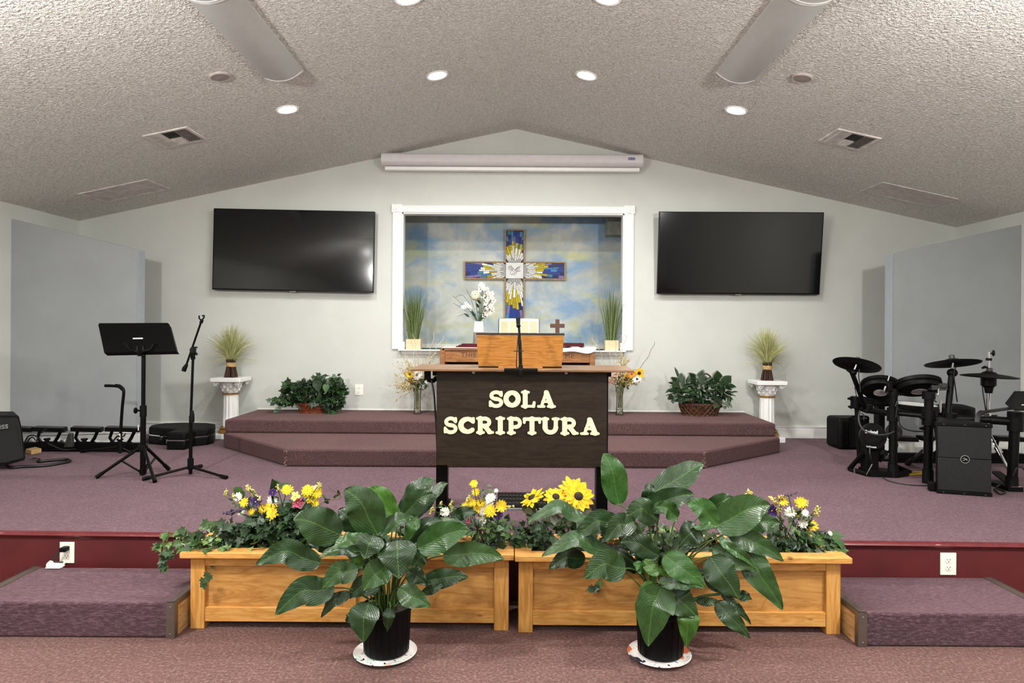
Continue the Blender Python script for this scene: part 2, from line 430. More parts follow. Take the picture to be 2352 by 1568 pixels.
# stage
mb = MB()
e0, e1 = atz(0, 1222, ZS), atz(2352, 1250.5, ZS)
def edgeY(x): return e0.y + (e1.y - e0.y) * (x - e0.x) / (e1.x - e0.x)
xa, xb = XL, XR
NOS = .035
mb.prism([V((xa, edgeY(xa) + NOS, .0)), V((xb, edgeY(xb) + NOS, 0)), V((xb, D, 0)), V((xa, D, 0))], (0, 0, ZS))
stage = struct(mb.build('floor_stage', M['carpet_stage'], smooth=False))
mb = MB()
mb.prism([V((xa, edgeY(xa) + .012, .0)), V((xb, edgeY(xb) + .012, 0)), V((xb, edgeY(xb) + .034, 0)), V((xa, edgeY(xa) + .034, 0))], (0, 0, ZS - .002))
struct(mb.build('trim_4', M['red'], smooth=False))
t = NT('worn_maroon_nosing'); v = t.coords('Object', (1, 1, 1)); f = t.noise(v, 14, 5, 0.75); g = t.noise(t.coords('Object', (9, 60, 90)), 1.0, 3, .6)
c = t.mix(t.ramp(g, [(0.69, (0, 0, 0)), (0.71, (255, 255, 255))]), t.ramp(f, [(.3, (84, 24, 28)), (.7, (106, 36, 40))]), (206, 170, 150))
t.set(c, .33, 0, .5); M['nosing'] = t.mat
mb = MB()
n = 1
pf = [(0.036, .001), (.006, .002), (-.006, -.004), (-.010, -.012), (-.006, -.020), (0.004, -.025), (.008, -.036), (.013, -.036), (.036, -.03)]
vs = [V((xa, edgeY(xa) + y, ZS + z)) for y, z in pf] + [V((xb, edgeY(xb) + y, ZS + z)) for y, z in pf]
k = len(pf); mb.add(vs, [(i, (i + 1) % k, (i + 1) % k + k, i + k) for i in range(k)] + [tuple(range(k)), tuple(range(2 * k - 1, k - 1, -1))])
struct(mb.build('trim_5', M['nosing']))

# the two carpeted tiers
def P2(*px): return [atz(x, y, z) for x, y, z in px]
f0, f1 = atz(657, 1031, ZT1), atz(1617, 1036, ZT1)
l0, r0 = atz(513, 992.5, ZT1), atz(1792, 1004, ZT1)
g0, g1 = atz(515, 963.5, ZT2), atz(1787, 974, ZT2)
def rounded_top(mb, poly, z0, z1):
    mb.prism([V((p.x, p.y, z0)) for p in poly], (0, 0, z1 - z0))
tier = thing('carpeted_tier', 'mauve carpeted two-level platform with clipped corners against the back wall', 'platform', (0, 7.2, ZS))
mb = MB(); rounded_top(mb, [f0, f1, r0, V((r0.x, D - .004, 0)), V((l0.x, D - .004, 0)), l0], ZS, ZT1); mb.build('lower_tier', M['carpet_tier'], tier, bevel=.02, seg=3)
mb = MB(); rounded_top(mb, [V((g0.x, 6.93, 0)), V((g1.x, 6.90, 0)), V((g1.x + .01, D - .004, 0)), V((g0.x, D - .004, 0))], ZT1, ZT2); mb.build('upper_tier', M['carpet_tier'], tier, bevel=.02, seg=3)
# frayed seams
rnd = random.Random(4)
mb = MB()
for c0 in (f0, f1):
    for i in range(40):
        z = rnd.uniform(ZS + .01, ZT1 - .005); p = V((c0.x + rnd.uniform(-.012, .012), c0.y - .004, z))
        mb.tube([p, p + V((rnd.uniform(-.012, .012), -rnd.uniform(.002, .012), rnd.uniform(-.012, .012)))], .0011, 4)
tag(mb.build('seam_fraying', plain('carpet_yarn', (170, 140, 134), 0.9), tier), kind='stuff')

# wing walls
def wing(side, pts_top, Yl, Yr, name):
    (xl, yl), (xr, yr) = pts_top
    a, b = at(xl, yl, Yl), at(xr, yr, Yr)
    th = .12
    mb = MB(); mb.prism([V((a.x, a.y, ZS)), V((b.x, b.y, ZS)), b, a], (0, th, 0))
    o = mb.build(name, M['panel'], smooth=False); struct(o)
    # thin sheet on the free end; its paler colour paints the lit side
    e = b if side < 0 else a
    mb = MB(); sg = 1 if side < 0 else -1
    mb.bmm((e.x, e.y - .004, ZS), (e.x + sg * .006, e.y + th + .004, e.z)); struct(mb.build('trim_6' if side < 0 else 'trim_7', M['panel_lit'], smooth=False))
    h = .15
    mb = MB()
    for th_, z0, z1 in ((.016, 0, h - .03), (.011, h - .03, h - .012), (.02, h - .012, h)):
        mb.prism([V((a.x + (0 if side < 0 else -th_), a.y, ZS + z0)), V((b.x + (th_ if side < 0 else 0), b.y, ZS + z0)), V((b.x + (th_ if side < 0 else 0), b.y - th_, ZS + z0)), V((a.x + (0 if side < 0 else -th_), a.y - th_, ZS + z0))], (0, 0, z1 - z0))
        mb.bmm((e.x, e.y - th_, ZS + z0), (e.x + sg * (th_ + .006), e.y + th + th_, ZS + z1))
    struct(mb.build('baseboard_left' if side < 0 else 'baseboard_right', M['white'], smooth=False))
wing(-1, ((25, 502), (317, 574)), 6.78, 7.02, 'wall_left_wing')
wing(1, ((2050, 583), (2345, 516)), 6.80, 6.83, 'wall_right_wing')
mb = MB()
for x0, x1 in ((XL, g0.x - .0), (g1.x, XR)):
    for th_, z0, z1 in ((.014, 0, .105), (.009, .105, .122), (.018, .122, .14)):
        mb.bmm((x0, D - th_, ZS + z0), (x1, D, ZS + z1))
mb.bmm((g0.x, D - .006, ZT2), (g1.x, D, ZT2 + .012))
struct(mb.build('baseboard_back', M['white'], smooth=False))

# ------------------------------------------------------------------ ceiling items
LAMP = emit('lamp_lens', (255, 252, 244), 14)
PW = 32
def can(p, side, label, power=PW, show=True):
    n = cn(side)
    if show:
        o = thing('recessed_ceiling_light', label, 'ceiling light', p, 'recessed lights in the sloping ceiling')
        Mx = frame(n)
        mb = MB(); mb.lathe([(.076, -.004), (.098, -.004), (.098, .004), (.09, .009), (.078, .006)], p, 32, 0, Mx, close=False); mb.build('trim_ring', M['white'], o)
        mb = MB(); mb.lathe([(.078, -.003), (.078, .004), (.04, .007), (.001, .008)], p, 32, 0, Mx); mb.build('lens', LAMP, o)
    ld = bpy.data.lights.new('ceiling_lamp', 'AREA'); ld.shape = 'DISK'; ld.size = .15; ld.energy = power; ld.color = (1.0, .99, .97); ld.spread = R(170)
    lo = bpy.data.objects.new('ceiling_lamp', ld); C.objects.link(lo)
    lo.matrix_world = Matrix.Translation(p + n * .03) @ frame(-(n*.35 + V((0,0,-.65)))).to_4x4()
    lo.visible_glossy = True
CAN_L = 'round recessed light, lit, '
for px, py, lb in ((660, 251, 'in the left slope, nearest the left television'), (1004, 173, 'in the left slope, next to the ridge'),
                   (1347, 173, 'in the right slope, next to the ridge'), (1691, 253, 'in the right slope, nearest the right television'),
                   (938, -6, 'cut by the top edge, left of the ridge'), (1394, -6, 'cut by the top edge, right of the ridge')):
    p = atceil(px, py); can(p, -1 if px < 1180 else 1, CAN_L + lb)
for y, row in ((1.2, 'front'), (-1.8, 'middle'), (-4.6, 'rear')):  # lights out of view, added to brighten the ceiling
    for x, col_ in ((-3.0, 'far left'), (-1.0, 'left of the ridge'), (1.0, 'right of the ridge'), (3.0, 'far right')):
        can(V((x, y, zceil(x))), -1 if x < 0 else 1, 'unseen round recessed light added over the seating, %s row, %s' % (row, col_), PW * .8)

def ceil_disc(px, py, r, label):
    p = atceil(px, py); side = -1 if px < 1180 else 1
    o = thing('ceiling_speaker', label, 'speaker', p, 'small round ceiling discs')
    Mx = frame(cn(side))
    mb = MB(); mb.lathe([(r, -.004), (r, .010), (r * .9, .016), (r * .84, .014)], p, 28, 0, Mx, close=False); mb.build('rim', plain('ceiling_disc_rim', (188, 178, 172), .5), o)
    mb = MB(); mb.lathe([(r * .85, .002), (r * .84, .013), (.002, .014)], p, 28, 0, Mx); mb.build('grille', plain('ceiling_disc', (150, 140, 136), .6), o)
ceil_disc(505, 174, .075, 'small round grey-beige disc in the ceiling left of the left lamp housing')
ceil_disc(1843, 177, .075, 'small round pale disc in the ceiling right of the right lamp housing')

def ceil_quad(c, side, hu, hv, z0, z1):
    e2 = ce(side); n = cn(side); y = V((0, 1, 0))
    q = [c + e2 * a * hu + y * b * hv + n * z0 for a, b in ((-1, -1), (1, -1), (1, 1), (-1, 1))]
    return q, n * (z1 - z0)
def cbar(mb, c, side, u0, u1, v0, v1, z0, z1, mi=0):
    e2 = ce(side); n = cn(side); y = V((0, 1, 0))
    q = [c + e2 * a + y * b + n * z0 for a, b in ((u0, v0), (u1, v0), (u1, v1), (u0, v1))]
    mb.prism(q, n * (z1 - z0), mi)
VENT_F = plain('vent_frame', (216, 210, 204), .45); VENT_D = plain('vent_dark', (22, 22, 20), .8); VENT_S = plain('vent_slat', (206, 202, 194), .45)
def supply_vent(corners, label, flip):
    q = [atceil(*p) for p in corners]; c = sum(q, V()) / 4; side = -1 if c.x < 0 else 1
    c.z = zceil(c.x)
    h = .19
    o = thing('ceiling_vent', label, 'vent', c, 'square ceiling vents')
    mb = MB()
    for u0, u1, v0, v1 in ((-h, -h + .025, -h, h), (h - .025, h, -h, h), (-h + .025, h - .025, -h, -h + .025), (-h + .025, h - .025, h - .025, h)): cbar(mb, c, side, u0, u1, v0, v1, -.002, .010)
    mb.build('frame', VENT_F, o, smooth=False)
    mb = MB(); cbar(mb, c, side, -h + .02, h - .02, -h + .02, h - .02, -.002, .001); mb.build('duct_opening', VENT_D, o, smooth=False)
    mb = MB(); e2 = ce(side); n = cn(side); Y = V((0, 1, 0)); a = h - .025
    def slat(p0, p1, tilt):
        w = .010
        mb.add([p0 - tilt * w + n * .002, p1 - tilt * w + n * .002, p1 + tilt * w + n * .012, p0 + tilt * w + n * .012], [(0, 1, 2, 3)])
        mb.add([p0 - tilt * w + n * .0035, p1 - tilt * w + n * .0035, p1 + tilt * w + n * .0135, p0 + tilt * w + n * .0135], [(0, 1, 2, 3)])
    for i in range(6):
        u = -a + .012 + i * .018
        slat(c + e2 * u - Y * a, c + e2 * u + Y * a, e2 * flip)
        slat(c - e2 * u - Y * a, c - e2 * u + Y * a, -e2 * flip)
    for i in range(7):
        vv = .012 + i * .021
        slat(c - e2 * .05 + Y * vv, c + e2 * .05 + Y * vv, Y)
        slat(c - e2 * .05 - Y * vv, c + e2 * .05 - Y * vv, -Y)
    mb.build('louvres', VENT_S, o, smooth=False)
supply_vent(((333, 312), (425, 291), (475, 318), (378, 337)), 'square louvred air vent in the left ceiling slope', -1)
supply_vent(((1883, 320), (1925, 297), (2025, 320), (1970, 342)), 'square louvred air vent in the right ceiling slope', 1)
GR_F = plain('return_grille', (206, 198, 194), .5); GR_S = plain('return_grille_slat', (190, 182, 178), .5)
def grille(corners, label):
    q = [atceil(*p) for p in corners]; c = sum(q, V()) / 4; side = -1 if c.x < 0 else 1; c.z = zceil(c.x)
    e2 = ce(side)
    us = [(p - c).dot(e2) for p in q]; vs = [p.y - c.y for p in q]
    hu = (max(us) - min(us)) * .43; hv = (max(vs) - min(vs)) * .43
    o = thing('return_air_grille', label, 'grille', c, 'rectangular return air grilles')
    mb = MB(); w = .03
    for u0, u1, v0, v1 in ((-hu, -hu + w, -hv, hv), (hu - w, hu, -hv, hv), (-hu + w, hu - w, -hv, -hv + w), (-hu + w, hu - w, hv - w, hv)): cbar(mb, c, side, u0, u1, v0, v1, -.002, .008)
    mb.build('frame', GR_F, o, smooth=False)
    mb = MB(); nn = 26
    cbar(mb, c, side, -hu + w, hu - w, -hv + w, hv - w, -.002, .0015)
    for i in range(nn):
        v = -hv + w + (2 * hv - 2 * w) * (i + .5) / nn
        cbar(mb, c, side, -hu + w, hu - w, v - .004, v + .003, .001, .006)
    mb.build('slats', GR_S, o, smooth=False)
grille(((163, 446), (347, 406), (405, 433), (232, 468)), 'rectangular slatted return grille low in the left ceiling slope')
grille(((1967, 438), (2015, 413), (2215, 456), (2148, 479)), 'rectangular slatted return grille low in the right ceiling slope')

M['fixture_end'] = plain('lamp_housing_end', (206, 204, 200), .45)
def wrap_light(side, X, Y0, Y1, label):
    e2 = ce(side); n = cn(side); c = V((X, 0, zceil(X)))
    o = thing('ceiling_lamp_housing', label, 'ceiling light', (X, Y0, zceil(X)), 'curved grey lamp housings on the ceiling')
    prof = []
    for i in range(13):
        u = i / 6 - 1; prof.append(e2 * (.145 * u) + n * (.016 + .048 * (1 - u * u)))
    prof = [e2 * -.145] + prof + [e2 * .145]
    mb = MB(); k = len(prof)
    vs = [c + p + V((0, Y0, 0)) for p in prof] + [c + p + V((0, Y1, 0)) for p in prof]
    mb.add(vs, [(i, i + 1, i + 1 + k, i + k) for i in range(k - 1)] + [tuple(range(k)), tuple(range(2 * k - 1, k - 1, -1))])
    mb.build('lens_cover', M['fixture'], o)
    for Yq in (Y0, Y1 - .012):
        mb = MB()
        vs = [c + p * 1.02 + n * .003 + V((0, Yq, 0)) for p in prof] + [c + p * 1.02 + n * .003 + V((0, Yq + .012, 0)) for p in prof]
        mb.add(vs, [(i, i + 1, i + 1 + k, i + k) for i in range(k - 1)] + [tuple(range(k)), tuple(range(2 * k - 1, k - 1, -1))])
        mb.build('end_cap', M['fixture_end'], o)
for side, far, seam, lb in ((-1, (651, 184), (483, 8), 'left'), (1, (1696, 190), (1846, 10), 'right')):
    pf_, ps_ = atceil(*far), atceil(*seam)
    X = (pf_.x + ps_.x) / 2 * .97
    Yf, Ys = pf_.y - .13, ps_.y - .12
    wrap_light(side, X, Ys, Yf, 'long curved grey lamp housing, unlit, on the %s ceiling slope' % lb)
    wrap_light(side, X, Ys - 1.24, Ys - .004, 'curved grey lamp housing cut off by the top edge, %s of the ridge' % lb)

# fans out of view over the seats; globe lamps added to brighten the ceiling
for s, y in ((-1, 2.2), (1, 2.2), (-1, -1.6), (1, -1.6)):
    x = 2.55 * s; zc = zceil(x)
    o = thing('unseen_ceiling_fan', 'unseen dark ceiling fan with added globe lamp, %s side, %s row of fans' % ('left' if s < 0 else 'right', 'front' if y > 0 else 'rear'), 'fan', (x, y, zc))
    mb = MB(); mb.cyl((x, y, zc), (x, y, zc - .3), .014); mb.cyl((x, y, zc + .01), (x, y, zc - .06), .06, .03); mb.lathe([(.03, -.28), (.11, -.30), (.12, -.38), (.06, -.42)], (x, y, zc)); mb.build('motor', M['black'], o)
    for k in range(4):
        a = k * PI / 2 + .4; d = V((math.cos(a), math.sin(a), 0)); e = V((-d.y, d.x, .12))
        mb = MB(); p = V((x, y, zc - .36)); mb.prism([p + d * .1 - e * .03, p + d * .6 - e * .07, p + d * .6 + e * .07, p + d * .1 + e * .03], (0, 0, .008)); mb.build('blade', M['oak_dark'], o)
    mb = MB(); mb.ball((x, y, zc - .47), .085, 20, 12); mb.build('globe', emit('fan_fill_globe', (255, 246, 230), 5), o)
    ld = bpy.data.lights.new('fan_fill_lamp', 'POINT'); ld.shadow_soft_size = .085; ld.energy = 265 if y > 0 else 70; ld.color = (1, .985, .96)
    lo = bpy.data.objects.new('fan_fill_lamp', ld); C.objects.link(lo); lo.location = (x, y, zc - .62)

w = bpy.data.worlds.new('world'); bpy.context.scene.world = w; w.use_nodes = True
w.node_tree.nodes['Background'].inputs[0].default_value = (.5, .5, .5, 1); w.node_tree.nodes['Background'].inputs[1].default_value = .1
vs_ = bpy.context.scene.view_settings
vs_.view_transform = 'Standard'; vs_.look = 'None'; vs_.gamma = 1; vs_.exposure = EXPO; vs_.use_curve_mapping = False
cy = bpy.context.scene.cycles
cy.max_bounces = 8; cy.diffuse_bounces = 4; cy.glossy_bounces = 3; cy.transmission_bounces = 6; cy.caustics_reflective = False; cy.caustics_refractive = False
cy.sample_clamp_indirect = 6
# ------------------------------------------------------------------ glyphs cut from thick strokes
def arc(cx, cy, rx, ry, a0, a1, n=14):
    return [(cx + rx * math.cos(R(a0 + (a1 - a0) * i / n)), cy + ry * math.sin(R(a0 + (a1 - a0) * i / n))) for i in range(n + 1)]
T_, S_ = .138, .072
def stem(x, y0=0.08, y1=.92): return ([(x, y0), (x, y1)], T_)
def serif(x0, x1, y): return ([(x0 + .06, y), (x1 - .06, y)], S_)
GL = {
 'S': (.90, [(arc(.45, .70, .27, .20, 20, 270) [:], .105), (arc(.45, .29, .29, .21, 90, -160), .105), ([(.74, .90), (.74, .70)], .075), ([(.12, .10), (.12, .34)], .075)]),
 'O': (1.0, [(arc(.5, .5, .345, .375, 0, 360, 40), .13), (arc(.5, .5, .36, .36, 60, -60), .14), (arc(.5, .5, .36, .36, 120, 240), .14)]),
 'L': (.86, [stem(.25), serif(.02, .50, .915), serif(.02, .80, .085), ([(.72, .09), (.76, .30)], .085)]),
 'A': (1.10, [([(.53, .90), (.27, .10)], .085), ([(.55, .88), (.84, .10)], .145), ([(.33, .36), (.75, .36)], .07), serif(.02, .48, .075), serif(.58, 1.08, .075), ([(.48, .95), (.58, .95)], .055)]),
 'C': (1.0, [(arc(.52, .5, .36, .375, 45, 315, 30), .125), (arc(.52, .5, .36, .36, 120, 240), .14), ([(.83, .90), (.83, .68)], .08)]),
 'R': (1.05, [stem(.25), serif(.02, .5, .915), serif(.02, .5, .085), (arc(.52, .69, .24, .215, 90, -90), .11), ([(.25, .905), (.52, .905)], .095), ([(.25, .475), (.52, .475)], .08), ([(.50, .47), (.78, .12)], .13), serif(.66, 1.02, .085)]),
 'I': (.55, [stem(.275), serif(.02, .53, .915), serif(.02, .53, .085)]),
 'P': (.90, [stem(.25), serif(.02, .5, .915), serif(.02, .52, .085), (arc(.52, .665, .25, .24, 90, -90), .11), ([(.25, .905), (.52, .905)], .095), ([(.25, .425), (.52, .425)], .085)]),
 'T': (1.0, [stem(.5), serif(.26, .74, .085), ([(.08, .90), (.92, .90)], .10), ([(.08, .90), (.07, .70)], .075), ([(.92, .90), (.93, .70)], .075)]),
 'U': (1.08, [([(.24, .9), (.24, .4)], T_), ([(.84, .9), (.84, .4)], .115), (arc(.54, .41, .30, .285, 180, 360), .125), serif(.02, .46, .915), serif(.62, 1.06, .915)]),
}
def glyph_mesh(mb, ch, o, ux, uy, un, depth, cell=.018, mi=0):
    """o: lower left corner; ux, uy: world vectors of one letter width unit and one cap height; un: towards the viewer"""
    wd, strokes = GL[ch]
    x0, y0 = -.12, -.12
    nx, ny = int((wd + .24) / cell) + 1, int(1.24 / cell) + 1
    gx, gy = np.meshgrid(x0 + cell * np.arange(nx), y0 + cell * np.arange(ny), indexing='ij')
    d = np.full(gx.shape, 9.0)
    for pts, r in strokes:
        e = np.full(gx.shape, 9.0)
        for (ax, ay), (bx, by) in zip(pts[:-1], pts[1:]):
            dx, dy = bx - ax, by - ay
            tt = np.clip(((gx - ax) * dx + (gy - ay) * dy) / max(dx * dx + dy * dy, 1e-9), 0, 1)
            e = np.minimum(e, np.hypot(gx - ax - tt * dx, gy - ay - tt * dy) - r)
        hq = np.clip(.5 + .5 * (d - e) / .05, 0, 1)
        d = d * (1 - hq) + e * hq - .05 * hq * (1 - hq)
    vid = {}; vs = []; fs = []; nedge = []
    def vert(x, y):
        k = (round(x, 5), round(y, 5))
        if k not in vid: vid[k] = len(vs); vs.append(k)
        return vid[k]
    for i in range(nx - 1):
        for j in range(ny - 1):
            cs = [(i, j), (i + 1, j), (i + 1, j + 1), (i, j + 1)]
            dv = [d[c] for c in cs]
            if min(dv) > 0: continue
            poly = []; cuts = []
            for q in range(4):
                a, b = cs[q], cs[(q + 1) % 4]; da, db = dv[q], dv[(q + 1) % 4]
                if da <= 0: poly.append(vert(gx[a], gy[a]))
                if (da <= 0) != (db <= 0):
                    tt = da / (da - db)
                    p = vert(gx[a] + (gx[b] - gx[a]) * tt, gy[a] + (gy[b] - gy[a]) * tt)
                    poly.append(p); cuts.append(p)
            poly = [p for n_, p in enumerate(poly) if p != poly[n_ - 1]]
            if len(poly) >= 3: fs.append(tuple(poly))
            if len(cuts) == 2 and cuts[0] != cuts[1]: nedge.append((cuts[0], cuts[1]))
    k = len(vs)
    W = [o + ux * x + uy * y + un * depth for x, y in vs] + [o + ux * x + uy * y for x, y in vs]
    mb.add(W, fs + [(a, b, b + k, a + k) for a, b in nedge], mi)
    return wd
def text_mesh(s, size, o, ux, un, depth, name, mat, parent, spacing=1.0, bold=0.0):
    cu = bpy.data.curves.new('t', 'FONT'); cu.body = s; cu.size = size; cu.extrude = depth / 2; cu.space_character = spacing; cu.offset = bold; cu.align_x = 'CENTER'; cu.align_y = 'CENTER'
    ob = bpy.data.objects.new('t', cu); C.objects.link(ob)
    dg = bpy.context.evaluated_depsgraph_get(); me = ob.evaluated_get(dg).to_mesh()
    ux = V(ux).normalized(); un = V(un).normalized(); uy = un.cross(ux)
    mb = MB(); mb.add([V(o) + ux * p.co.x + uy * p.co.y + un * p.co.z for p in me.vertices], [tuple(p.vertices) for p in me.polygons])
    ob.evaluated_get(dg).to_mesh_clear(); bpy.data.objects.remove(ob); bpy.data.curves.remove(cu)
    return mb.build(name, mat, parent, smooth=False)

# ------------------------------------------------------------------ things on the back wall
a, b = at(877, 352, D - .14), at(1476, 393, D - .14)
zt, zb_ = at(1176, 353, D - .14).z, at(1176, 391, D - .14).z
ps = thing('projector_screen', 'long white roll-up projection screen housing under the ridge', 'projection screen', (0, D - .08, zb_))
mb = MB(); prof = [(-.16, .55), (-.16, .9), (-.145, 1.0), (0, 1.0), (0, .25), (-.10, .25), (-.135, .32), (-.152, .42)]
hh = zt - zb_
mb.prism([V((a.x + .006, D + y, zb_ + z * hh)) for y, z in prof], (b.x - a.x - .012, 0, 0)); mb.build('housing', M['house'], ps)
for x in (a.x - .004, b.x - .008):
    mb = MB(); mb.prism([V((x, D + y * 1.02, zb_ + z * hh + .001)) for y, z in prof], (.012, 0, 0)); mb.build('end_cap', M['house'], ps)
mb = MB(); mb.bmm((a.x + .03, D - .125, zb_), (b.x - .03, D - .04, zb_ + hh * .22)); mb.build('bottom_bar', M['white'], ps, bevel=.006)
p = at(1451, 364.5, D - .162); mb = MB(); mb.bmm(p - V((.038, 0, .014)), p + V((.038, .004, .014))); lg = mb.build('badge', plain('badge_blue', (58, 70, 120), .4), ps)
text_mesh('Da-Lite', .022, p - V((0, .001, .001)), (1, 0, 0), (0, -1, 0), .001, 'badge_text', M['logo'], lg)

def tv(corners, Yt, Yb, label):
    (x0, y0), (x1, y1), (x2, y2), (x3, y3) = corners
    q = [at(x0, y0, Yt), at(x1, y1, Yt), at(x2, y2, Yb), at(x3, y3, Yb)]
    c = sum(q, V()) / 4
    ux = ((q[1] - q[0]) + (q[2] - q[3])).normalized(); uy = ((q[0] - q[3]) + (q[1] - q[2])); uy = (uy - ux * uy.dot(ux)).normalized(); un = ux.cross(uy)
    if un.y > 0: un = -un
    w = ((q[1] - q[0]).length + (q[2] - q[3]).length) / 2; h = ((q[0] - q[3]).length + (q[1] - q[2]).length) / 2
    rot = Matrix((ux, uy, un)).transposed()
    o = thing('flat_screen_tv', label, 'television', c)
    B = .008
    mb = MB(); mb.box(c - un * .022, (w, h, .040), rot); mb.build('body', M['black'], o, bevel=.004)
    mb = MB()
    for sx, sy, ww, h2 in ((0, h / 2 - B / 2, w, B), (0, -h / 2 + B, w, B * 2), (-w / 2 + B / 2, 0, B, h), (w / 2 - B / 2, 0, B, h)): mb.box(c + ux * sx + uy * sy + un * .001, (ww, h2, .006), rot)
    mb.build('bezel', M['blackm'], o, smooth=False)
    # panel glass, very slightly bowed
    mb = MB(); nx, ny = 24, 14; vs = []
    for j in range(ny + 1):
        for i in range(nx + 1):
            u, v = i / nx * 2 - 1, j / ny * 2 - 1
            vs.append(c + ux * u * (w / 2 - B) + uy * (v * (h / 2 - B * 1.4) + B * .4) + un * (.0008 + .0012 * math.sin(u * 3.1 + 1) * math.cos(v * 2.3)))
    mb.add(vs, [(j * (nx + 1) + i, j * (nx + 1) + i + 1, (j + 1) * (nx + 1) + i + 1, (j + 1) * (nx + 1) + i) for j in range(ny) for i in range(nx)])
    mb.build('screen', M['screen'], o)
    mb = MB(); mb.box(c - uy * (h / 2 + .004) + un * .002, (.07, .008, .006), rot); mb.build('logo_tab', M['grey'], o)
    mb = MB(); pb = c - un * .04; mb.bmm((pb.x - .25, min(pb.y, D - .012), pb.z - .2), (pb.x + .25, D - .001, pb.z + .2))
    mb.build('wall_bracket', M['dark_grey'], o, smooth=False)
tv(((489, 478), (859, 486), (859, 672), (490, 665)), D - .10, D - .10, 'large black wall television left of the framed opening')
tv(((1516, 486), (1893, 487), (1881, 677), (1508, 674)), D - .19, D - .085, 'large black wall television right of the framed opening, tilted forward')

SLOT = plain('socket_slot', (40, 38, 34), .6)
def outlet(p, w, h, label, n=V((0, -1, 0)), upper=True):
    o = thing('wall_outlet', label, 'outlet', p)
    ux = V((1, 0, 0))
    mb = MB(); mb.box(p + n * .003, (w, .006, h)); mb.build('cover_plate', M['plastic_white'], o, bevel=.002)
    for s in (1, -1):
        c = p + V((0, 0, s * h * .17)) + n * .0065
        mb = MB(); pts = [c + V((x, 0, z)) for x, z in [(w * .22 * math.cos(t), h * .135 * math.sin(t)) for t in [i * PI / 12 for i in range(24)]]]
        mb.prism(pts, n * .002); so = mb.build('socket', M['plastic_white'], o)
        mb = MB()
        for x in (-.09, .09): mb.box(c + n * .0022 + V((w * x, 0, h * .03)), (w * .03, .001, h * .06))
        mb.ball(c + n * .0020 + V((0, 0, -h * .06)), (w * .035, .001, h * .025), 8, 6); mb.build('slots', SLOT, so)
    return o
wp = lambda x, y: at(x, y, D)
outlet(wp(824.5, 895), .096, .124, 'white wall outlet on the back wall right of the ivy basket')
outlet(wp(1545, 905), .09, .118, 'white wall outlet mostly hidden behind the palm-leaf basket')
def riser(x, y):
    p = at(x, y, edgeY(0) + .012); p = at(x, y, edgeY(p.x) + .0118); return p
pr = riser(2177, 1294); outlet(pr, .092, .128, 'cream outlet with two empty sockets in the maroon stage front, right')
pl = riser(155, 1268); outlet(pl, .086, .125, 'cream outlet with a plugged-in adaptor in the maroon stage front, left')
# plug + charger lying on the step
pg = thing('power_adaptor', 'black plug with short cord leading to a white charger, at the left riser outlet', 'adaptor', pl)
mb = MB(); q = pl + V((0, -.028, .028)); mb.box(q, (.036, .045, .026)); mb.build('plug', M['black'], pg, bevel=.005)
ch = atz(133, 1298, .186)
mb = MB(); mb.tube(spline([q + V((-.012, -.008, -.004)), q + V((-.034, -.02, -.03)), q + V((-.038, -.03, -.065)), V((ch.x + .03, ch.y + .0, .205))]), .0055, 8); mb.build('cord', M['cord'], pg)
mb = MB(); ch = V((ch.x, ch.y - .02, .184 + .018)); mb.box(ch + V((0, 0, -.005)), (.085, .05, .022), Matrix.Rotation(R(14), 3, 'Y') @ Matrix.Rotation(R(15), 3, 'Z')); mb.box(ch + V((.005, -.012, -.013)), (.085, .05, .008)); mb.build('charger', M['plastic_white'], pg, bevel=.005)

# ------------------------------------------------------------------ stained glass cross
YC = YM - .045
cz = lambda x, y: at(x, y, YC)
ctr = cz(1182, 621)
cr_o = thing('stained_glass_cross', 'large wood-framed stained glass cross with a white dove, on the painted wall', 'cross', ctr)
L, Rt = cz(1066, 620).x, cz(1299, 621).x
T, Bm = cz(1182, 526).z, cz(1181, 748).z
hw = (cz(1205, 600).x - cz(1159, 600).x) / 2; hh = (cz(1182, 599).z - cz(1182, 641).z) / 2
cx, czz = ctr.x, ctr.z
def crossouter(e):
    return [(L + e, czz - hh + e), (cx - hw + e, czz - hh + e), (cx - hw + e, Bm + e), (cx + hw - e, Bm + e), (cx + hw - e, czz - hh + e), (Rt - e, czz - hh + e), (Rt - e, czz + hh - e), (cx + hw - e, czz + hh - e), (cx + hw - e, T - e), (cx - hw + e, T - e), (cx - hw + e, czz + hh - e), (L + e, czz + hh - e)]
mb = MB(); w_ = .016
po, pi_ = crossouter(0), crossouter(w_)
vs = [V((x, YC, z)) for x, z in po] + [V((x, YC, z)) for x, z in pi_] + [V((x, YC + .04, z)) for x, z in po] + [V((x, YC + .012, z)) for x, z in pi_]
fs = []
for i in range(12):
    j = (i + 1) % 12
    fs += [(i, j, 12 + j, 12 + i), (i, 24 + i, 24 + j, j), (12 + i, 12 + j, 36 + j, 36 + i)]
mb.add(vs, fs); mb.build('frame', M['frame_wood'], cr_o, smooth=False)
mb = MB(); p2 = crossouter(w_ * .8)
for rr in ((0, 1, 10, 11), (1, 4, 7, 10), (4, 5, 6, 7), (1, 2, 3, 4), (7, 8, 9, 10)):
    mb.add([V((p2[i][0], YC + .012, p2[i][1])) for i in rr], [(0, 1, 2, 3)])
mb.build('lead_backing', M['lead'], cr_o, smooth=False)
pal = {'w': (238, 238, 232), 'y': (196, 178, 30), 'y2': (176, 154, 28), 'b': (36, 62, 142), 'b2': (66, 132, 190), 'b3': (28, 40, 104), 'p': (128, 112, 164), 't': (70, 120, 150)}
gk = list(pal); GM = [NT('stained_glass_' + k).set(pal[k], .16, 0, .6).mat for k in gk]
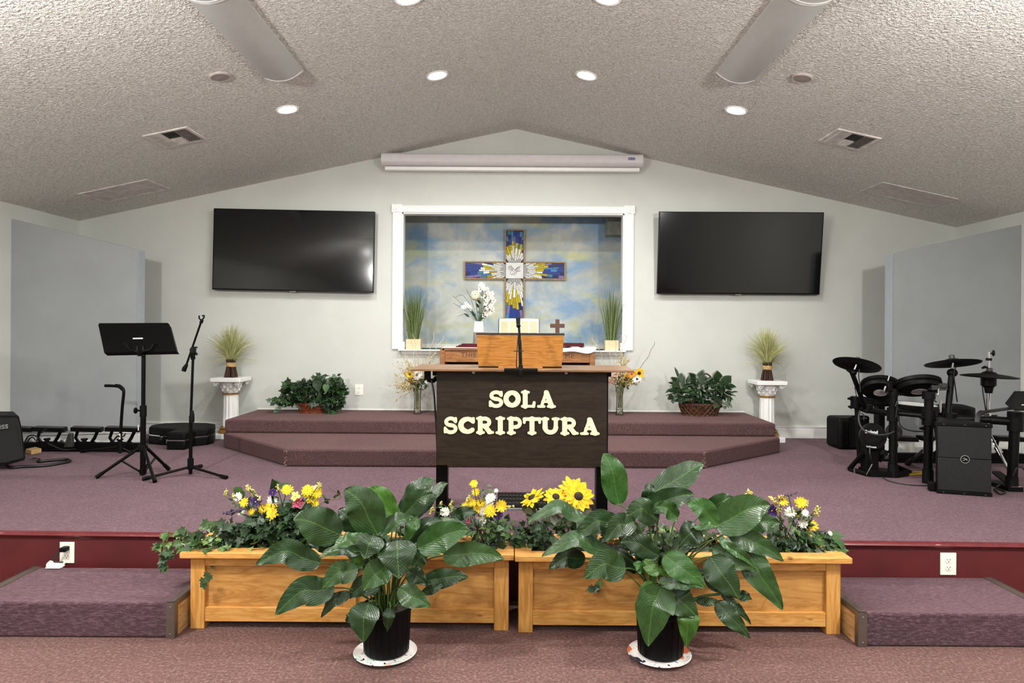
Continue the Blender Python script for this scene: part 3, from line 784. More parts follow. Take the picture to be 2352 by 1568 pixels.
def clip(poly, inside, inter):
    out = []
    for i in range(len(poly)):
        p, q = poly[i - 1], poly[i]
        if inside(q):
            if not inside(p): out.append(inter(p, q))
            out.append(q)
        elif inside(p): out.append(inter(p, q))
    return out
def cliprect(poly, x0, x1, z0, z1):
    for ax, lim, sg in ((0, x0, 1), (0, x1, -1), (1, z0, 1), (1, z1, -1)):
        if len(poly) < 3: return []
        poly = clip(poly, lambda p: (p[ax] - lim) * sg >= 0, lambda p, q: tuple(p[k] + (q[k] - p[k]) * (lim - p[ax]) / (q[ax] - p[ax]) for k in (0, 1)))
    return poly
rnd = random.Random(11)
def paint_arm(x0, x1, z0, z1, ang0, ang1, length, nr):
    mb = MB(); angs = [ang0 + (ang1 - ang0) * (i + rnd.uniform(-.22, .22)) / nr for i in range(nr + 1)]
    for i in range(nr):
        a0, a1 = angs[i], angs[i + 1]
        r = .06; edge = rnd.uniform(.85, 1.15)
        w_end = length * .50 * edge; y_end = length * (.55 + .2 * (1 - abs(2 * (i + .5) / nr - 1))) * rnd.uniform(.9, 1.1)
        while r < length * 1.25:
            step = length * (.16 if r < w_end else .13) * rnd.uniform(.7, 1.3)
            r2 = r + step
            k = rnd.choice(['w', 'w', 'w']) if r2 < w_end + .02 else (rnd.choice(['y', 'y', 'y2', 'y', 'w' if r < w_end * 1.2 else 'y']) if r2 < y_end else rnd.choice(['b', 'b', 'b2', 'b3', 'p', 't', 'b']))
            g = .0018
            def P(rr, aa): return (cx + rr * math.cos(aa), czz + rr * math.sin(aa))
            da = min(g / max(r, .05), (a1 - a0) * .3)
            poly = [P(r + g, a0 + da), P(r2 - g, a0 + da), P(r2 - g, a1 - da), P(r + g, a1 - da)]
            poly = cliprect(poly, x0, x1, z0, z1)
            if len(poly) >= 3: mb.add([V((x, YC + .009, z)) for x, z in poly], [tuple(range(len(poly)))], gk.index(k))
            r = r2
    return mb
iw, ih = hw - w_, hh - w_
q = .004
arms = [(cx + iw + q, Rt - w_ - q, czz - ih + q, czz + ih - q, -PI / 5.5, PI / 5.5, Rt - w_ - cx, 17), (L + w_ + q, cx - iw - q, czz - ih + q, czz + ih - q, PI - PI / 5.5, PI + PI / 5.5, cx - L - w_, 17),
        (cx - iw + q, cx + iw - q, czz + ih + q, T - w_ - q, PI / 2 - PI / 5.2, PI / 2 + PI / 5.2, T - w_ - czz, 15), (cx - iw + q, cx + iw - q, Bm + w_ + q, czz - ih - q, -PI / 2 - PI / 5.2, -PI / 2 + PI / 5.2, czz - Bm - w_, 15)]
for A in arms: paint_arm(*A).build('glass_arm', GM, cr_o, smooth=False, recalc=False)
mb = MB(); mb.bmm((cx - iw, YC + .004, czz - ih), (cx + iw, YC + .012, czz + ih)); cp = mb.build('center_pane', plain('white_glass', (226, 226, 222), .25, var=.05), cr_o, smooth=False)
mb = MB()
def DV(x, y): return V((cx + (x - 795) / 5.6 / F * YC, YC + .003, czz + (612 - y) / 5.6 / F * YC))
for pts in ([(715, 575), (740, 545), (775, 580), (795, 610), (830, 570), (870, 555), (855, 590), (825, 615), (870, 612), (850, 622), (830, 625)],
            [(715, 575), (725, 605), (755, 620), (735, 645), (760, 668), (795, 660), (815, 640), (825, 625)], [(775, 580), (765, 615), (795, 635), (825, 615)], [(728, 560), (755, 610)], [(750, 560), (765, 612)], [(838, 572), (800, 615)], [(858, 562), (815, 612)], [(775, 640), (760, 664)], [(795, 642), (785, 664)]):
    mb.tube([DV(*p) for p in pts], .0022, 5)
mb.build('dove', M['lead'], cp)

# ------------------------------------------------------------------ communion table with its things
YT = 7.25
zt = at(1188, 800, YT).z
tx0, tx1 = at(1010, 800, YT).x, at(1367, 803, YT).x
ct = thing('communion_table', 'brown wooden communion table with carved words, behind the lectern', 'table', ((tx0 + tx1) / 2, YT + .25, ZT2))
mb = MB(); mb.bmm((tx0 + .02, YT - .0, zt - .03), (tx1 - .02, YT + .5, zt)); mb.build('tabletop', M['oak_dark'], ct, bevel=.008)
z0f, z1f = at(1188, 832, YT).z, zt - .01
mb = MB(); mb.bmm((tx0 + .05, YT + .012, z0f), (tx1 - .05, YT + .035, zt - .03)); fr = mb.build('apron', wood('table_apron', (108, 66, 36), (146, 98, 56), (168, 120, 74), (.9, 9, 10), .4, 6), ct, bevel=.002)
for s in (tx0, tx1 - .055):
    mb = MB(); pts = [(0, 0), (.055, 0), (.055, zt - ZT2 + .0), (.02, zt - ZT2), (.0, zt - ZT2 - .03)] if s == tx0 else [(0, 0), (.055, 0), (.055, zt - ZT2 - .03), (.035, zt - ZT2), (0, zt - ZT2)]
    mb.prism([V((s + x, YT, ZT2 + z)) for x, z in pts], (0, .5, 0)); mb.build('side_panel', M['oak_dark'], ct, bevel=.006)
mb = MB(); mb.bmm((tx0 + .05, YT + .3, ZT2), (tx1 - .05, YT + .32, zt - .03)); mb.build('back_panel', plain('table_recess', (44, 24, 18), .6), ct, smooth=False)
CARVE = plain('carved_lettering', (70, 42, 26), .6)
for s_, x in (('THIS', 1076), ('ME', 1308)):
    text_mesh(s_, .072, at(x, 815 if s_ == 'THIS' else 817.5, YT + .0115), (1, 0, .0), (0, -1, 0), .002, 'carved_word', CARVE, ct, 1.12)

# white cloth runner
mb = MB(); rnd = random.Random(3); n = 40; m = 8
x0, x1 = at(1292, 800, YT).x - .1, tx1 + .006
vs = []
for i in range(n + 1):
    u = i / n; x = x0 + (x1 - x0) * u
    for j, (y, z) in enumerate(((YT + .45, .012), (YT + .2, .014 + .006 * math.sin(u * 20)), (YT + .02, .012 + .008 * math.sin(u * 14)), (YT - .012, .004), (YT - .018 - .006 * math.sin(u * 23), -.035 - .018 * u * math.sin(u * 9 + 1)))):
        vs.append(V((x + (.01 * math.sin(j * 2 + 9 * u) if j > 2 else 0), y, zt + z)))
mb.add(vs, [(i * 5 + j, i * 5 + j + 1, (i + 1) * 5 + j + 1, (i + 1) * 5 + j) for i in range(n) for j in range(4)])
tag(mb.build('table_runner', M['linen'], loc=((x0 + x1) / 2, YT + .2, zt)), 'white cloth rumpled over the right end of the communion table', 'cloth')
mb = MB(); xa = tx0 + .03; xb = at(1110, 800, YT).x
mb.prism([V((xa, YT - .005, zt + .001)), V((xb, YT - .005, zt + .001)), V((xb, YT + .45, zt + .001)), V((xa + .03, YT + .45, zt + .001))], (0, 0, .006))
tag(mb.build('table_runner', M['linen'], loc=(xa, YT + .2, zt), smooth=False), 'flat white cloth on the left end of the communion table', 'cloth')
def folded(x0, x1, lb):
    a, b = at(x0, 795, YT + .08).x, at(x1, 795, YT + .08).x
    mb = MB(); zz = zt + .022 if a > 0 else zt + .0075
    for k in range(3): mb.box(((a + b) / 2 + .012 * (k - 1), YT + .15, zz + .006 + k * .013), ((b - a) * (1 - .12 * k), .2, .012), Matrix.Rotation(R(1.5 * k - 1), 3, 'Z'))
    tag(mb.build('folded_cloth', M['maroon_cloth'], loc=((a + b) / 2, YT + .15, zz), bevel=.005), lb, 'cloth')
folded(1050, 1105, 'folded maroon cloth at the left end of the communion table')
folded(1285, 1345, 'folded maroon cloth on the white cloth right of the small cross')

# open book on a stand
YB = YT + .22
bk = thing('open_book', 'large open book standing on the communion table below the glass cross', 'book', at(1192, 790, YB))
bz0 = zt + .012
tl = R(16)
def BP(u, v, o=0):   # u metres to the right of the spine, v up the leaning page, o off the page
    c = at(1192, 800, YB)
    return V((c.x + u, YB + v * math.sin(tl) - o * math.cos(tl), bz0 + .01 + v * math.cos(tl) + o * math.sin(tl)))
bh = (at(1192, 732, YB).z - bz0 - .01) / math.cos(tl); bw = (at(1239, 740, YB).x - at(1147, 740, YB).x) / 2
t = NT('printed_page'); vv = t.coords('Object'); sp = t.n('ShaderNodeSeparateXYZ'); t.l(vv, sp.inputs[0])
wv = t.n('ShaderNodeTexWave'); wv.bands_direction = 'Z'; wv.inputs['Scale'].default_value = 42; wv.inputs['Distortion'].default_value = .0; t.l(vv, wv.inputs['Vector'])
ns = t.noise(t.coords('Object', (90, 1, 20)), 1.6, 2)
md = t.n('ShaderNodeMath', operation='MULTIPLY'); t.l(wv.outputs['Fac'], md.inputs[0]); t.l(ns, md.inputs[1])
c = t.ramp(md.outputs[0], [(.06, (238, 228, 190)), (.34, (150, 138, 108))]); t.set(c, .8, 0, .2); M['print'] = t.mat
mb = MB()
mb.prism([BP(-bw - .008, -.01, -.03), BP(bw + .008, -.01, -.03), BP(bw + .008, bh + .008, -.03), BP(-bw - .008, bh + .008, -.03)], V((0, .012, -.002)))
mb.build('cover', M['black'], bk, smooth=False)
for s in (-1, 1):
    mb = MB(); n = 10; k = []
    for i in range(n + 1):
        u = i / n; o = .022 * math.sin(PI * min(1, u * 1.15)) ** .6 * (1 - .35 * u); k.append((u * bw, o))
    vs = []
    for u, o in k: vs += [BP(s * u, 0, o), BP(s * u, bh, o), BP(s * u, bh, -.03), BP(s * u, 0, -.03)]
    fs = []
    for i in range(n):
        a_ = i * 4; fs += [(a_, a_ + 4, a_ + 5, a_ + 1), (a_ + 1, a_ + 5, a_ + 6, a_ + 2), (a_ + 3, a_ + 7, a_ + 4, a_)]
    fs.append((n * 4, n * 4 + 3, n * 4 + 2, n * 4 + 1))
    mb.add(vs, fs); pgo = mb.build('pages', M['cream'], bk)
    for cidx in (0, 1):
        mb = MB(); vs = []
        for i in range(7):
            u = (.10 + .44 * cidx + .36 * i / 6); o = .0225 * math.sin(PI * min(1, u * 1.15)) ** .6 * (1 - .35 * u) + .0008
            vs += [BP(s * u * bw, bh * .06, o), BP(s * u * bw, bh * .9, o)]
        mb.add(vs, [(i * 2, i * 2 + 2, i * 2 + 3, i * 2 + 1) for i in range(6)]); mb.build('text_column', M['print'], pgo)
mb = MB(); 
for u in (-.12, .12): mb.tube([BP(u, -.012, .05), BP(u, -.012, -.034), BP(u, bh * .8, -.045), V((BP(u, 0).x, YB + .17, zt + .008))], .006, 6)
mb.tube([BP(-.13, -.012, .02), BP(.13, -.012, .02)], .006, 6)
mb.build('stand', M['black'], bk)

# small brown cross
p = at(1280, 797, YT + .2); zb2 = zt + .02
top = at(1280, 733, YT + .2).z; cw = (at(1297, 748, YT + .2).x - at(1264, 748, YT + .2).x) / 2; tb = .022
mb = MB(); zc2 = at(1280, 748, YT + .2).z
vs = [(p.x - tb, zb2), (p.x + tb, zb2), (p.x + tb, zc2 - tb), (p.x + cw, zc2 - tb), (p.x + cw, zc2 + tb), (p.x + tb, zc2 + tb), (p.x + tb, top), (p.x - tb, top), (p.x - tb, zc2 + tb), (p.x - cw, zc2 + tb), (p.x - cw, zc2 - tb), (p.x - tb, zc2 - tb)]
mb.prism([V((x, YT + .19, z)) for x, z in vs], (0, .024, 0)); mb.bmm((p.x - .07, YT + .16, zt + .014), (p.x + .07, YT + .25, zb2 + .012))
tag(mb.build('standing_cross', M['wood_dark_red'], loc=(p.x, YT + .2, zt), bevel=.003), 'small plain brown cross standing on the communion table', 'cross')

# ------------------------------------------------------------------ lectern
YL = 4.3
lp = lambda x, y, dy=0: at(x, y, YL + dy)
zL1 = lp(1198, 858).z; zL0 = lp(1198, 1070).z
lx0, lx1 = lp(1002.5, 960).x, lp(1394, 960).x
le = thing('lectern', 'wide dark wood lectern with cream raised lettering and brown top', 'lectern', ((lx0 + lx1) / 2, YL + .2, ZS))
def rollz(x): return 0
mb = MB(); q = [lp(1002.5, 1068), lp(1394, 1072), lp(1394, 853), lp(1002.5, 853)]
mb.prism(q, (0, .02, 0)); mb.build('front_panel', M['darkwood'], le, bevel=.002)
tY0 = 4.2; ta, tb2 = at(943, 846.6, tY0), at(1456, 850, tY0)
tz = (ta.z + tb2.z) / 2
mb = MB(); th = .0145
pts = [V((ta.x, tY0, tz)), V((tb2.x, tY0, tz)), V((at(1436, 842, 4.78).x, 4.78, tz)), V((at(966, 839, 4.78).x, 4.78, tz))]
mb.prism(pts, (0, 0, -th)); mb.build('tabletop', M['walnut'], le, bevel=.003)
for x0, x1 in ((1003, 1029), (1368, 1394)):
    a, b = at(x0, 1100, YL + .14), at(x1, 1100, YL + .14)
    mb = MB(); mb.bmm((a.x, YL + .10, ZS + .04), (b.x, YL + .19, tz - th)); lg = mb.build('leg', M['blackm'], le, bevel=.003)
    mb = MB(); mb.bmm((a.x - .005, YL - .16, ZS), (b.x + .005, YL + .46, ZS + .04)); mb.build('foot', M['blackm'], lg, bevel=.006)
mb = MB(); mb.bmm((lx0 - .03, YL + .025, tz - th - .035), (lx1 + .03, YL + .36, tz - th)); mb.build('frame_rail', M['blackm'], le, bevel=.004)
# clamp and switch box under the left end of the top
mb = MB(); a = at(981, 864, YL + .03); mb.bmm((a.x - .018, a.y, tz - th - .065), (a.x + .018, a.y + .05, tz - th)); mb.tube(spline([V((a.x, a.y + .02, tz - th - .06)), V((a.x + .035, a.y + .02, tz - th - .07)), V((a.x + .06, a.y + .02, tz - th - .045))]), .014, 8); mb.build('clamp', M['black'], le)
cp_ = [lp(991, 873, .02), lp(997, 905, .02), lp(1000, 950, .05), lp(1003, 1000, .06), lp(1008, 1090, .13), lp(1030, 1150, .15), atz(1020, 1180, ZS + .01)]
mb = MB(); mb.tube(spline(cp_), .006, 6); mb.build('cable', M['cord'], le)
for px in (1087.5, 1196, 1300.5):
    c = lp(px, 855 + (px - 1087) * .006, -.004); mb = MB(); Mx = frame((0, -1, 0))
    mb.lathe([(.009, 0), (.009, .003), (.004, .004)], c, 14, 0, Mx); sc = mb.build('washer', M['chrome'], le)
    mb = MB(); mb.lathe([(.0035, .003), (.003, .006)], c, 8, 0, Mx); mb.build('screw', M['black'], sc)
# letters
def word(s, boxes, ytop, ybot):
    for ch, (x0, x1, yo) in zip(s, boxes):
        zz = lambda x, y: (940 + x / 3.137, 700 + y / 3.137)
        o = lp(*zz(x0, ybot + yo), -.012); e = lp(*zz(x1, ybot + yo), -.012); u = lp(*zz(x0, ytop + yo), -.012)
        wd = GL[ch][0]
        mb = MB(); glyph_mesh(mb, ch, o + V((0, .012, 0)), (e - o) / wd, u - o, V((0, -1, 0)), .012)
        mb.build('letter', M['letter'], le)
word('SOLA', [(568, 684, 0), (679, 803, 0), (804, 913, 2), (920, 1058, 2)], 617, 739)
word('SCRIPTURA', [(243, 354, 0), (350, 484, 1), (480, 613, 2), (620, 692, 3), (702, 814, 4), (820, 949, 5), (948, 1087, 6), (1088, 1224, 8), (1230, 1373, 9)], 806, 928)

# slanted reading board on the top
YR = 4.42
rs = thing('reading_stand', 'light oak slanted book stand on top of the lectern', 'book stand', at(1195, 842, YR + .1))
zr0 = tz + .006
b0, b1 = at(1099, 838, YR), at(1290, 838, YR); t0, t1 = at(1094, 767, YR - .03), at(1296, 767, YR - .03)
zrt = t0.z
mb = MB(); q = [V((b0.x, YR, zr0)), V((b1.x, YR, zr0)), V((t1.x, YR - .03, zrt)), V((t0.x, YR - .03, zrt))]
mb.prism(q, (0, .014, .003)); mb.build('front_board', M['oak'], rs, bevel=.002)
mb = MB(); mb.prism([V((t0.x - .002, YR - .036, zrt - .002)), V((t1.x + .002, YR - .036, zrt - .002)), V((t1.x - .01, YR + .32, zrt - .12)), V((t0.x + .01, YR + .32, zrt - .12))], (0, 0, .012)); mb.build('sloping_top', M['dark_grey'], rs, bevel=.002)
for s in (b0.x + .004, b1.x - .016):
    mb = MB(); mb.prism([V((s, YR + .014, zr0)), V((s, YR + .3, zr0)), V((s, YR + .3, zrt - .118)), V((s, YR - .01, zrt - .006))], (.012, 0, 0)); mb.build('side_board', M['oak'], rs, smooth=False)
for x0, x1, mt in ((1099, 1145, M['black']), (1145, 1246, M['ply']), (1246, 1290, M['black'])):
    a, b = at(x0, 840, YR - .012), at(x1, 840, YR - .012)
    mb = MB(); mb.bmm((a.x, YR - .02, tz), (b.x, YR + .02, tz + .007)); mb.build('base_strip', mt, rs)
# microphone on its clamp
mc = thing('microphone', 'black gooseneck microphone clamped to the front edge of the lectern top', 'microphone', at(1196, 850, tY0))
mp = [at(1196, 846, tY0 + .02), at(1195, 815, tY0 + .03), at(1193.5, 780, tY0 + .04), at(1192, 752, tY0 + .05), at(1190.5, 741, tY0 + .055)]
mb = MB(); mb.tube(spline(mp), [.0105] * 6 * 2 + [.008] * 13, 10); mb.build('gooseneck', M['black'], mc)
mb = MB(); a, b = at(1190.5, 745, tY0 + .055), at(1190, 732, tY0 + .08)
mb.cyl(a, b, .012, .014); mb.ball(b, .011); mb.ball(at(1191, 748, tY0 + .05), .014); hd = mb.build('capsule', M['black'], mc)
mb = MB(); mb.cyl(at(1190.5, 734, tY0 + .07), at(1190.5, 731.5, tY0 + .072), .006); mb.build('tip', M['chrome'], hd)
mb = MB(); c = at(1196, 851, tY0 - .006); mb.bmm((at(1158, 850, tY0).x, tY0 - .012, tz - .016), (at(1235, 850, tY0).x, tY0 + .06, tz + .006)); mb.cyl(V((c.x, tY0 + .02, tz)), V((c.x, tY0 + .02, tz + .03)), .016, .012); mb.bmm((c.x - .01, tY0 - .02, tz - .05), (c.x + .01, tY0, tz)); mb.build('clamp', M['black'], mc, bevel=.003)
mb = MB(); mb.tube(spline([at(1191, 760, tY0 + .03), at(1188, 800, tY0 + .0), at(1186, 838, tY0), at(1190, 846, tY0 + .03)]), .003, 6); mb.tube([at(1180, 806, tY0 + .02), at(1203, 806, tY0 + .02)], .0025, 5); mb.build('cable', M['cord'], mc)
# low floor box behind the planters
Yv = 4.62; a, b = atz(1138, 1171, ZS), atz(1262, 1172, ZS)
fb = thing('floor_register', 'low dark perforated floor box on the carpet under the lectern', 'floor box', ((a.x + b.x) / 2, a.y + .1, ZS))
mb = MB(); mb.bmm((a.x, a.y, ZS), (b.x, a.y + .32, ZS + .012)); mb.build('tray', M['grey'], fb, bevel=.003)
mb = MB(); mb.prism([V((a.x + .01, a.y + .012, ZS + .012)), V((a.x + .01, a.y + .3, ZS + .012)), V((a.x + .01, a.y + .3, ZS + .05)), V((a.x + .01, a.y + .03, ZS + .03))], (b.x - a.x - .02, 0, 0)); bx = mb.build('case', M['black'], fb, bevel=.002)
mb = MB()
for i in range(14):
    for j in range(3):
        p0 = V((a.x + .03 + i * (b.x - a.x - .06) / 13, a.y + .06 + .08 * j, ZS + .0335 + .0059 * j)); mb.box(p0, (.014, .03, .004))
mb.build('perforations', M['dark_grey'], bx, smooth=False)
# ------------------------------------------------------------------ the two loose steps
def step(side, label):
    zt = 0.180 if side < 0 else .169
    if side < 0: c = atz(408, 1391, zt); x_in, x_out = -1.708, -2.785; yf, yb = 3.475, 3.985
    else: c = atz(1975, 1410, zt); x_in, x_out = c.x, atz(2270, 1326, zt).x + .02; yf, yb = 3.43, edgeY(2.2) + .01
    o = thing('carpeted_step', label, 'step', ((x_in + x_out) / 2, (yf + yb) / 2, 0))
    a, b = min(x_in, x_out), max(x_in, x_out)
    mb = MB(); mb.bmm((a + .004, yf, 0), (b - .004, yb, zt)); mb.build('carpet_box', M['carpet_step'], o, bevel=.012, seg=3)
    for x, s in ((a, 1), (b, -1)):
        w = .042 if x == x_in else .05
        mb = MB(); x1 = x + s * w
        mb.bmm((min(x, x1), yf - .004, zt - .003), (max(x, x1), yb, zt + .004))
        mb.bmm((min(x, x1), yf - .005, 0.002), (max(x, x1), yf + .003, zt + .004))
        xi = x - s * .003; xj = x + s * .004
        mb.bmm((min(xi, xj), yf - .004, zt - .022), (max(xi, xj), yb, zt + .004))
        mb.bmm((min(xi, xj), yf - .004, .0), (max(xi, xj), yf + .03, zt - .022))
        eg = mb.build('metal_edge', M['steel'], o, smooth=False)
        mb = MB(); Mx = frame((0, -1, 0))
        for z in (.022, zt - .02): mb.lathe([(.005, 0), (.004, .002), (.001, .003)], V(((x + x1) / 2, yf - .005, z)), 10, 0, Mx)
        mb.build('rivet', M['chrome'], eg)
        mb = MB(); xk = x + s * .003; mb.bmm((min(x, xk) - .001, yf + .03, 0.003), (max(x, xk) + .001, yb - .01, zt - .022)); mb.build('end_board', M['ply_end'], o, smooth=False)
step(-1, 'mauve carpeted step with metal edging left of the planters')
step(1, 'mauve carpeted step with metal edging right of the planters')

# ------------------------------------------------------------------ wooden planters
def planter(px, label, YF):
    # px: x of left leg outer/inner, right leg inner/outer, top board ends (all on the front face)
    X = lambda x: at(x, 1350, YF).x
    l0, l1, r0, r1, t0, t1 = [X(x) for x in px]
    zt = .412; yb = YF + .33
    o = thing('wooden_planter', label, 'planter', ((l0 + r1) / 2, YF + .17, 0))
    for xa, xb in ((l0, l1), (r0, r1)):
        for ya, yb_ in ((YF, YF + .075), (yb - .075, yb)):
            mb = MB(); mb.bmm((xa, ya, 0), (xb, yb_, zt - .03)); mb.build('leg', M['pine_v'], o, bevel=.003)
    fz = lambda y: CZ - (y - 760) / F * YF
    for ya in (YF + .004, yb - .024):
        mb = MB(); mb.bmm((l1, ya, zt - .082), (r0, ya + .02, zt - .03)); mb.build('top_rail', M['pine'], o, bevel=.002)
        mb = MB(); mb.bmm((l1, ya, .038), (r0, ya + .02, .112)); mb.build('bottom_rail', M['pine'], o, bevel=.002)
        mb = MB(); yy = ya + (.017 if ya < YF + .1 else .0); mb.bmm((l1, yy, .112), (r0, yy + .01, zt - .082)); mb.build('panel', M['ply'], o, smooth=False)
    for xa in (l0 + .012, r1 - .022):
        mb = MB(); mb.bmm((xa, YF + .075, .038), (xa + .01, yb - .075, zt - .03)); mb.build('end_panel', M['ply'], o, smooth=False)
    mb = MB(); mid = (l1 + r0) / 2; mb.bmm((mid - .032, YF + .006, .112), (mid + .032, YF + .016, zt - .082)); mb.build('center_stile', M['pine_v'], o, bevel=.001)
    mb = MB(); y0 = YF - .04; y1 = yb + .02; w = .09
    for q in ([(t0, y0), (t1, y0), (t1 - w, y0 + w), (t0 + w, y0 + w)], [(t0, y1), (t0 + w, y1 - w), (t1 - w, y1 - w), (t1, y1)], [(t0, y0), (t0 + w, y0 + w), (t0 + w, y1 - w), (t0, y1)], [(t1, y0), (t1, y1), (t1 - w, y1 - w), (t1 - w, y0 + w)]):
        mb.prism([V((x, y, zt - .03)) for x, y in q], (0, 0, .03))
    mb.build('rim_board', M['pine'], o, bevel=.003)
    mb = MB(); mb.bmm((t0 + w - .01, y0 + w - .01, zt - .05), (t1 - w + .01, y1 - w + .01, zt - .028)); mb.build('soil', M['soil'], o, smooth=False)
    return o
planter((437, 470, 1135, 1168.5, 420, 1180), 'honey pine planter box on the left, filled with ivy and mixed flowers', 3.585)
planter((1191, 1224, 1898, 1931, 1182, 1949), 'honey pine planter box on the right, filled with sunflowers and ivy', 3.565)

# ------------------------------------------------------------------ peace lilies
def leafmesh(mb, P, w, nrm, col, nseg=44, nw=12, ripple=.0016, fold=.22, shape=None, curl=0.0):
    """P: list of points of the midrib; nrm: facing direction; w: full width"""
    P = spline(P, max(2, nseg // (len(P) - 1)))
    k = len(P) - 1
    L = sum((P[i + 1] - P[i]).length for i in range(k))
    vs, uv = [], []
    prev = None
    for i in range(k + 1):
        t = i / k
        tg = (P[min(i + 1, k)] - P[max(i - 1, 0)]).normalized()
        n = V(nrm) - tg * V(nrm).dot(tg)
        if n.length < .12: n = prev if prev is not None else tg.orthogonal()
        n.normalize(); prev = n
        sd = tg.cross(n)
        hw = w / 2 * (shape(t) if shape else 2.72 * (t ** .56) * ((1 - t) ** 1.0))
        for j in range(nw + 1):
            s = j / nw * 2 - 1
            a = abs(s)
            ph = (t * 1.0 - .32 * a * (w / L)) * 26
            rip = ripple * math.sin(ph * 2 * PI / 2.2 + 1.5 * math.sin(t * 9 + P[0].x * 40)) * min(1, a * 3) * (1 - a * .3) * min(1, hw / (w * .25))
            edge = .004 * math.sin(t * 19 + s * 3 + P[0].x * 50) * a * a
            off = fold * hw * (a ** 1.3) - curl * hw * a * a
            vs.append(P[i] + sd * s * hw * (1 - .12 * fold) + n * (rip + edge + off - fold * hw * .45))
            uv.append((s * hw / max(w, 1e-6) * 2, t))
    q = nw + 1
    fs = [(i * q + j, i * q + j + 1, (i + 1) * q + j + 1, (i + 1) * q + j) for i in range(k) for j in range(nw)]
    mb.add(vs, fs, 0, uv, col)
GREENS = [(.021, .060, .013), (.026, .072, .015), (.033, .086, .018), (.016, .048, .012)]
LIGHTG = (.06, .16, .02); MIDG = (.03, .10, .015)
def lily(Z, pot, leaves, label, seed, extra=16):
    rnd = random.Random(seed)
    px, Y0, rt, rb, hz = pot
    ctr = V((at(px, 1460, Y0).x, Y0, 0)); zb = .022
    o = thing('peace_lily', label, 'potted plant', (ctr.x, ctr.y, zb))
    mb = MB(); h = hz
    mb.lathe([(rb * .94, zb), (rb, zb + .006), (rt * .97, zb + h - .03), (rt * 1.0, zb + h - .028), (rt * 1.03, zb + h - .022), (rt * 1.03, zb + h), (rt * .98, zb + h), (rt * .95, zb + h - .03), (rb * .9, zb + h - .05)], ctr, 40)
    for i in range(20):
        a = 2 * PI * i / 20; mb.tube([ctr + V((rb * .99 * math.cos(a), rb * .99 * math.sin(a), zb + .01)), ctr + V((rt * .965 * math.cos(a), rt * .965 * math.sin(a), zb + h - .035))], .0035, 5)
    mb.build('pot', M['black'], o)
    mb = MB(); mb.lathe([(rt * .94, zb + h - .035), (rt * .5, zb + h - .028), (.002, zb + h - .024)], ctr, 24, close=False); mb.build('soil', M['soil'], o)
    fol = MB(); st = MB()
    zs = zb + h - .035
    def petiole(B, nxt, r=.0034, col=(.07, .12, .025)):
        d = B - ctr; a = math.atan2(d.y, d.x) + rnd.uniform(-.5, .5); rr = rnd.uniform(.01, .05)
        s = ctr + V((rr * math.cos(a), rr * math.sin(a), zs))
        c = V((s.x + (B.x - s.x) * .32, s.y + (B.y - s.y) * .25, max(zs + .10, B.z - .02)))
        st.tube(bez(s, c, B, 12), [r * 1.25] * 5 + [r] * 8, 6, col=col)
    for lf in leaves:
        (bx, by), (tx, ty), w, fb, ft, kind = lf[:6]
        bend = lf[6] if len(lf) > 6 else 0
        nrm = lf[7] if len(lf) > 7 else (0, -.84, .54)
        B = at(*Z(bx, by), Y0 - fb); T = at(*Z(tx, ty), Y0 - ft)
        L = (T - B).length
        mid = (B + T) / 2 + V((0, -.02, 0)) + V((0, 0, .14 * L + 0 * abs(B.x - T.x)))
        # bend: sideways bow of the midrib in picture pixels
        d = (T - B).normalized(); sdv = d.cross(V((0, -1, 0)));
        mid += sdv * (bend / 2.8 / F * Y0)
        wid = w / 2.8 / F * Y0 * 1.2
        col = {'d': rnd.choice(GREENS), 'l': LIGHTG, 'm': MIDG, 'k': GREENS[3]}[kind]
        k = rnd.uniform(.85, 1.2); col = tuple(c * k for c in col)
        q1 = B.lerp(mid, .55) + (B.lerp(T, .27) - B.lerp(mid, .55)) * .25
        leafmesh(fol, [B, q1, mid, mid.lerp(T, .55) + V((0, 0, .03 * L)), T], wid, (nrm[0] + rnd.uniform(-.1, .1), nrm[1], nrm[2]), col, fold=rnd.uniform(.12, .34), curl=rnd.uniform(0, .2))
        petiole(B, mid)
    # inner short leaves hidden in the crown and loose stalks
    for i in range(extra):
        a = rnd.uniform(0, 2 * PI); r = rnd.uniform(.05, .2); zz = rnd.uniform(.36, .56)
        B = ctr + V((r * math.cos(a) * .7, abs(r * math.sin(a)) * .4 - .02, zz)); T = B + V((math.cos(a) * .16, math.sin(a) * .05 , rnd.uniform(-.02, .1)))
        mid = (B + T) / 2 + V((0, 0, .03))
        leafmesh(fol, [B, mid, T], rnd.uniform(.06, .085), (math.cos(a) * .3, -.7, .7), tuple(c * rnd.uniform(.7, 1.0) for c in rnd.choice(GREENS)), nseg=24, nw=8)
        petiole(B, mid)
    fol.build('foliage', M['lily'], o, recalc=False)
    st.build('stalks', M['stem'], o)
    return o
UP = (0, -.55, .83); FR = (0, -.95, .3); SKL = (-.35, -.8, .5); SKR = (.35, -.8, .5)
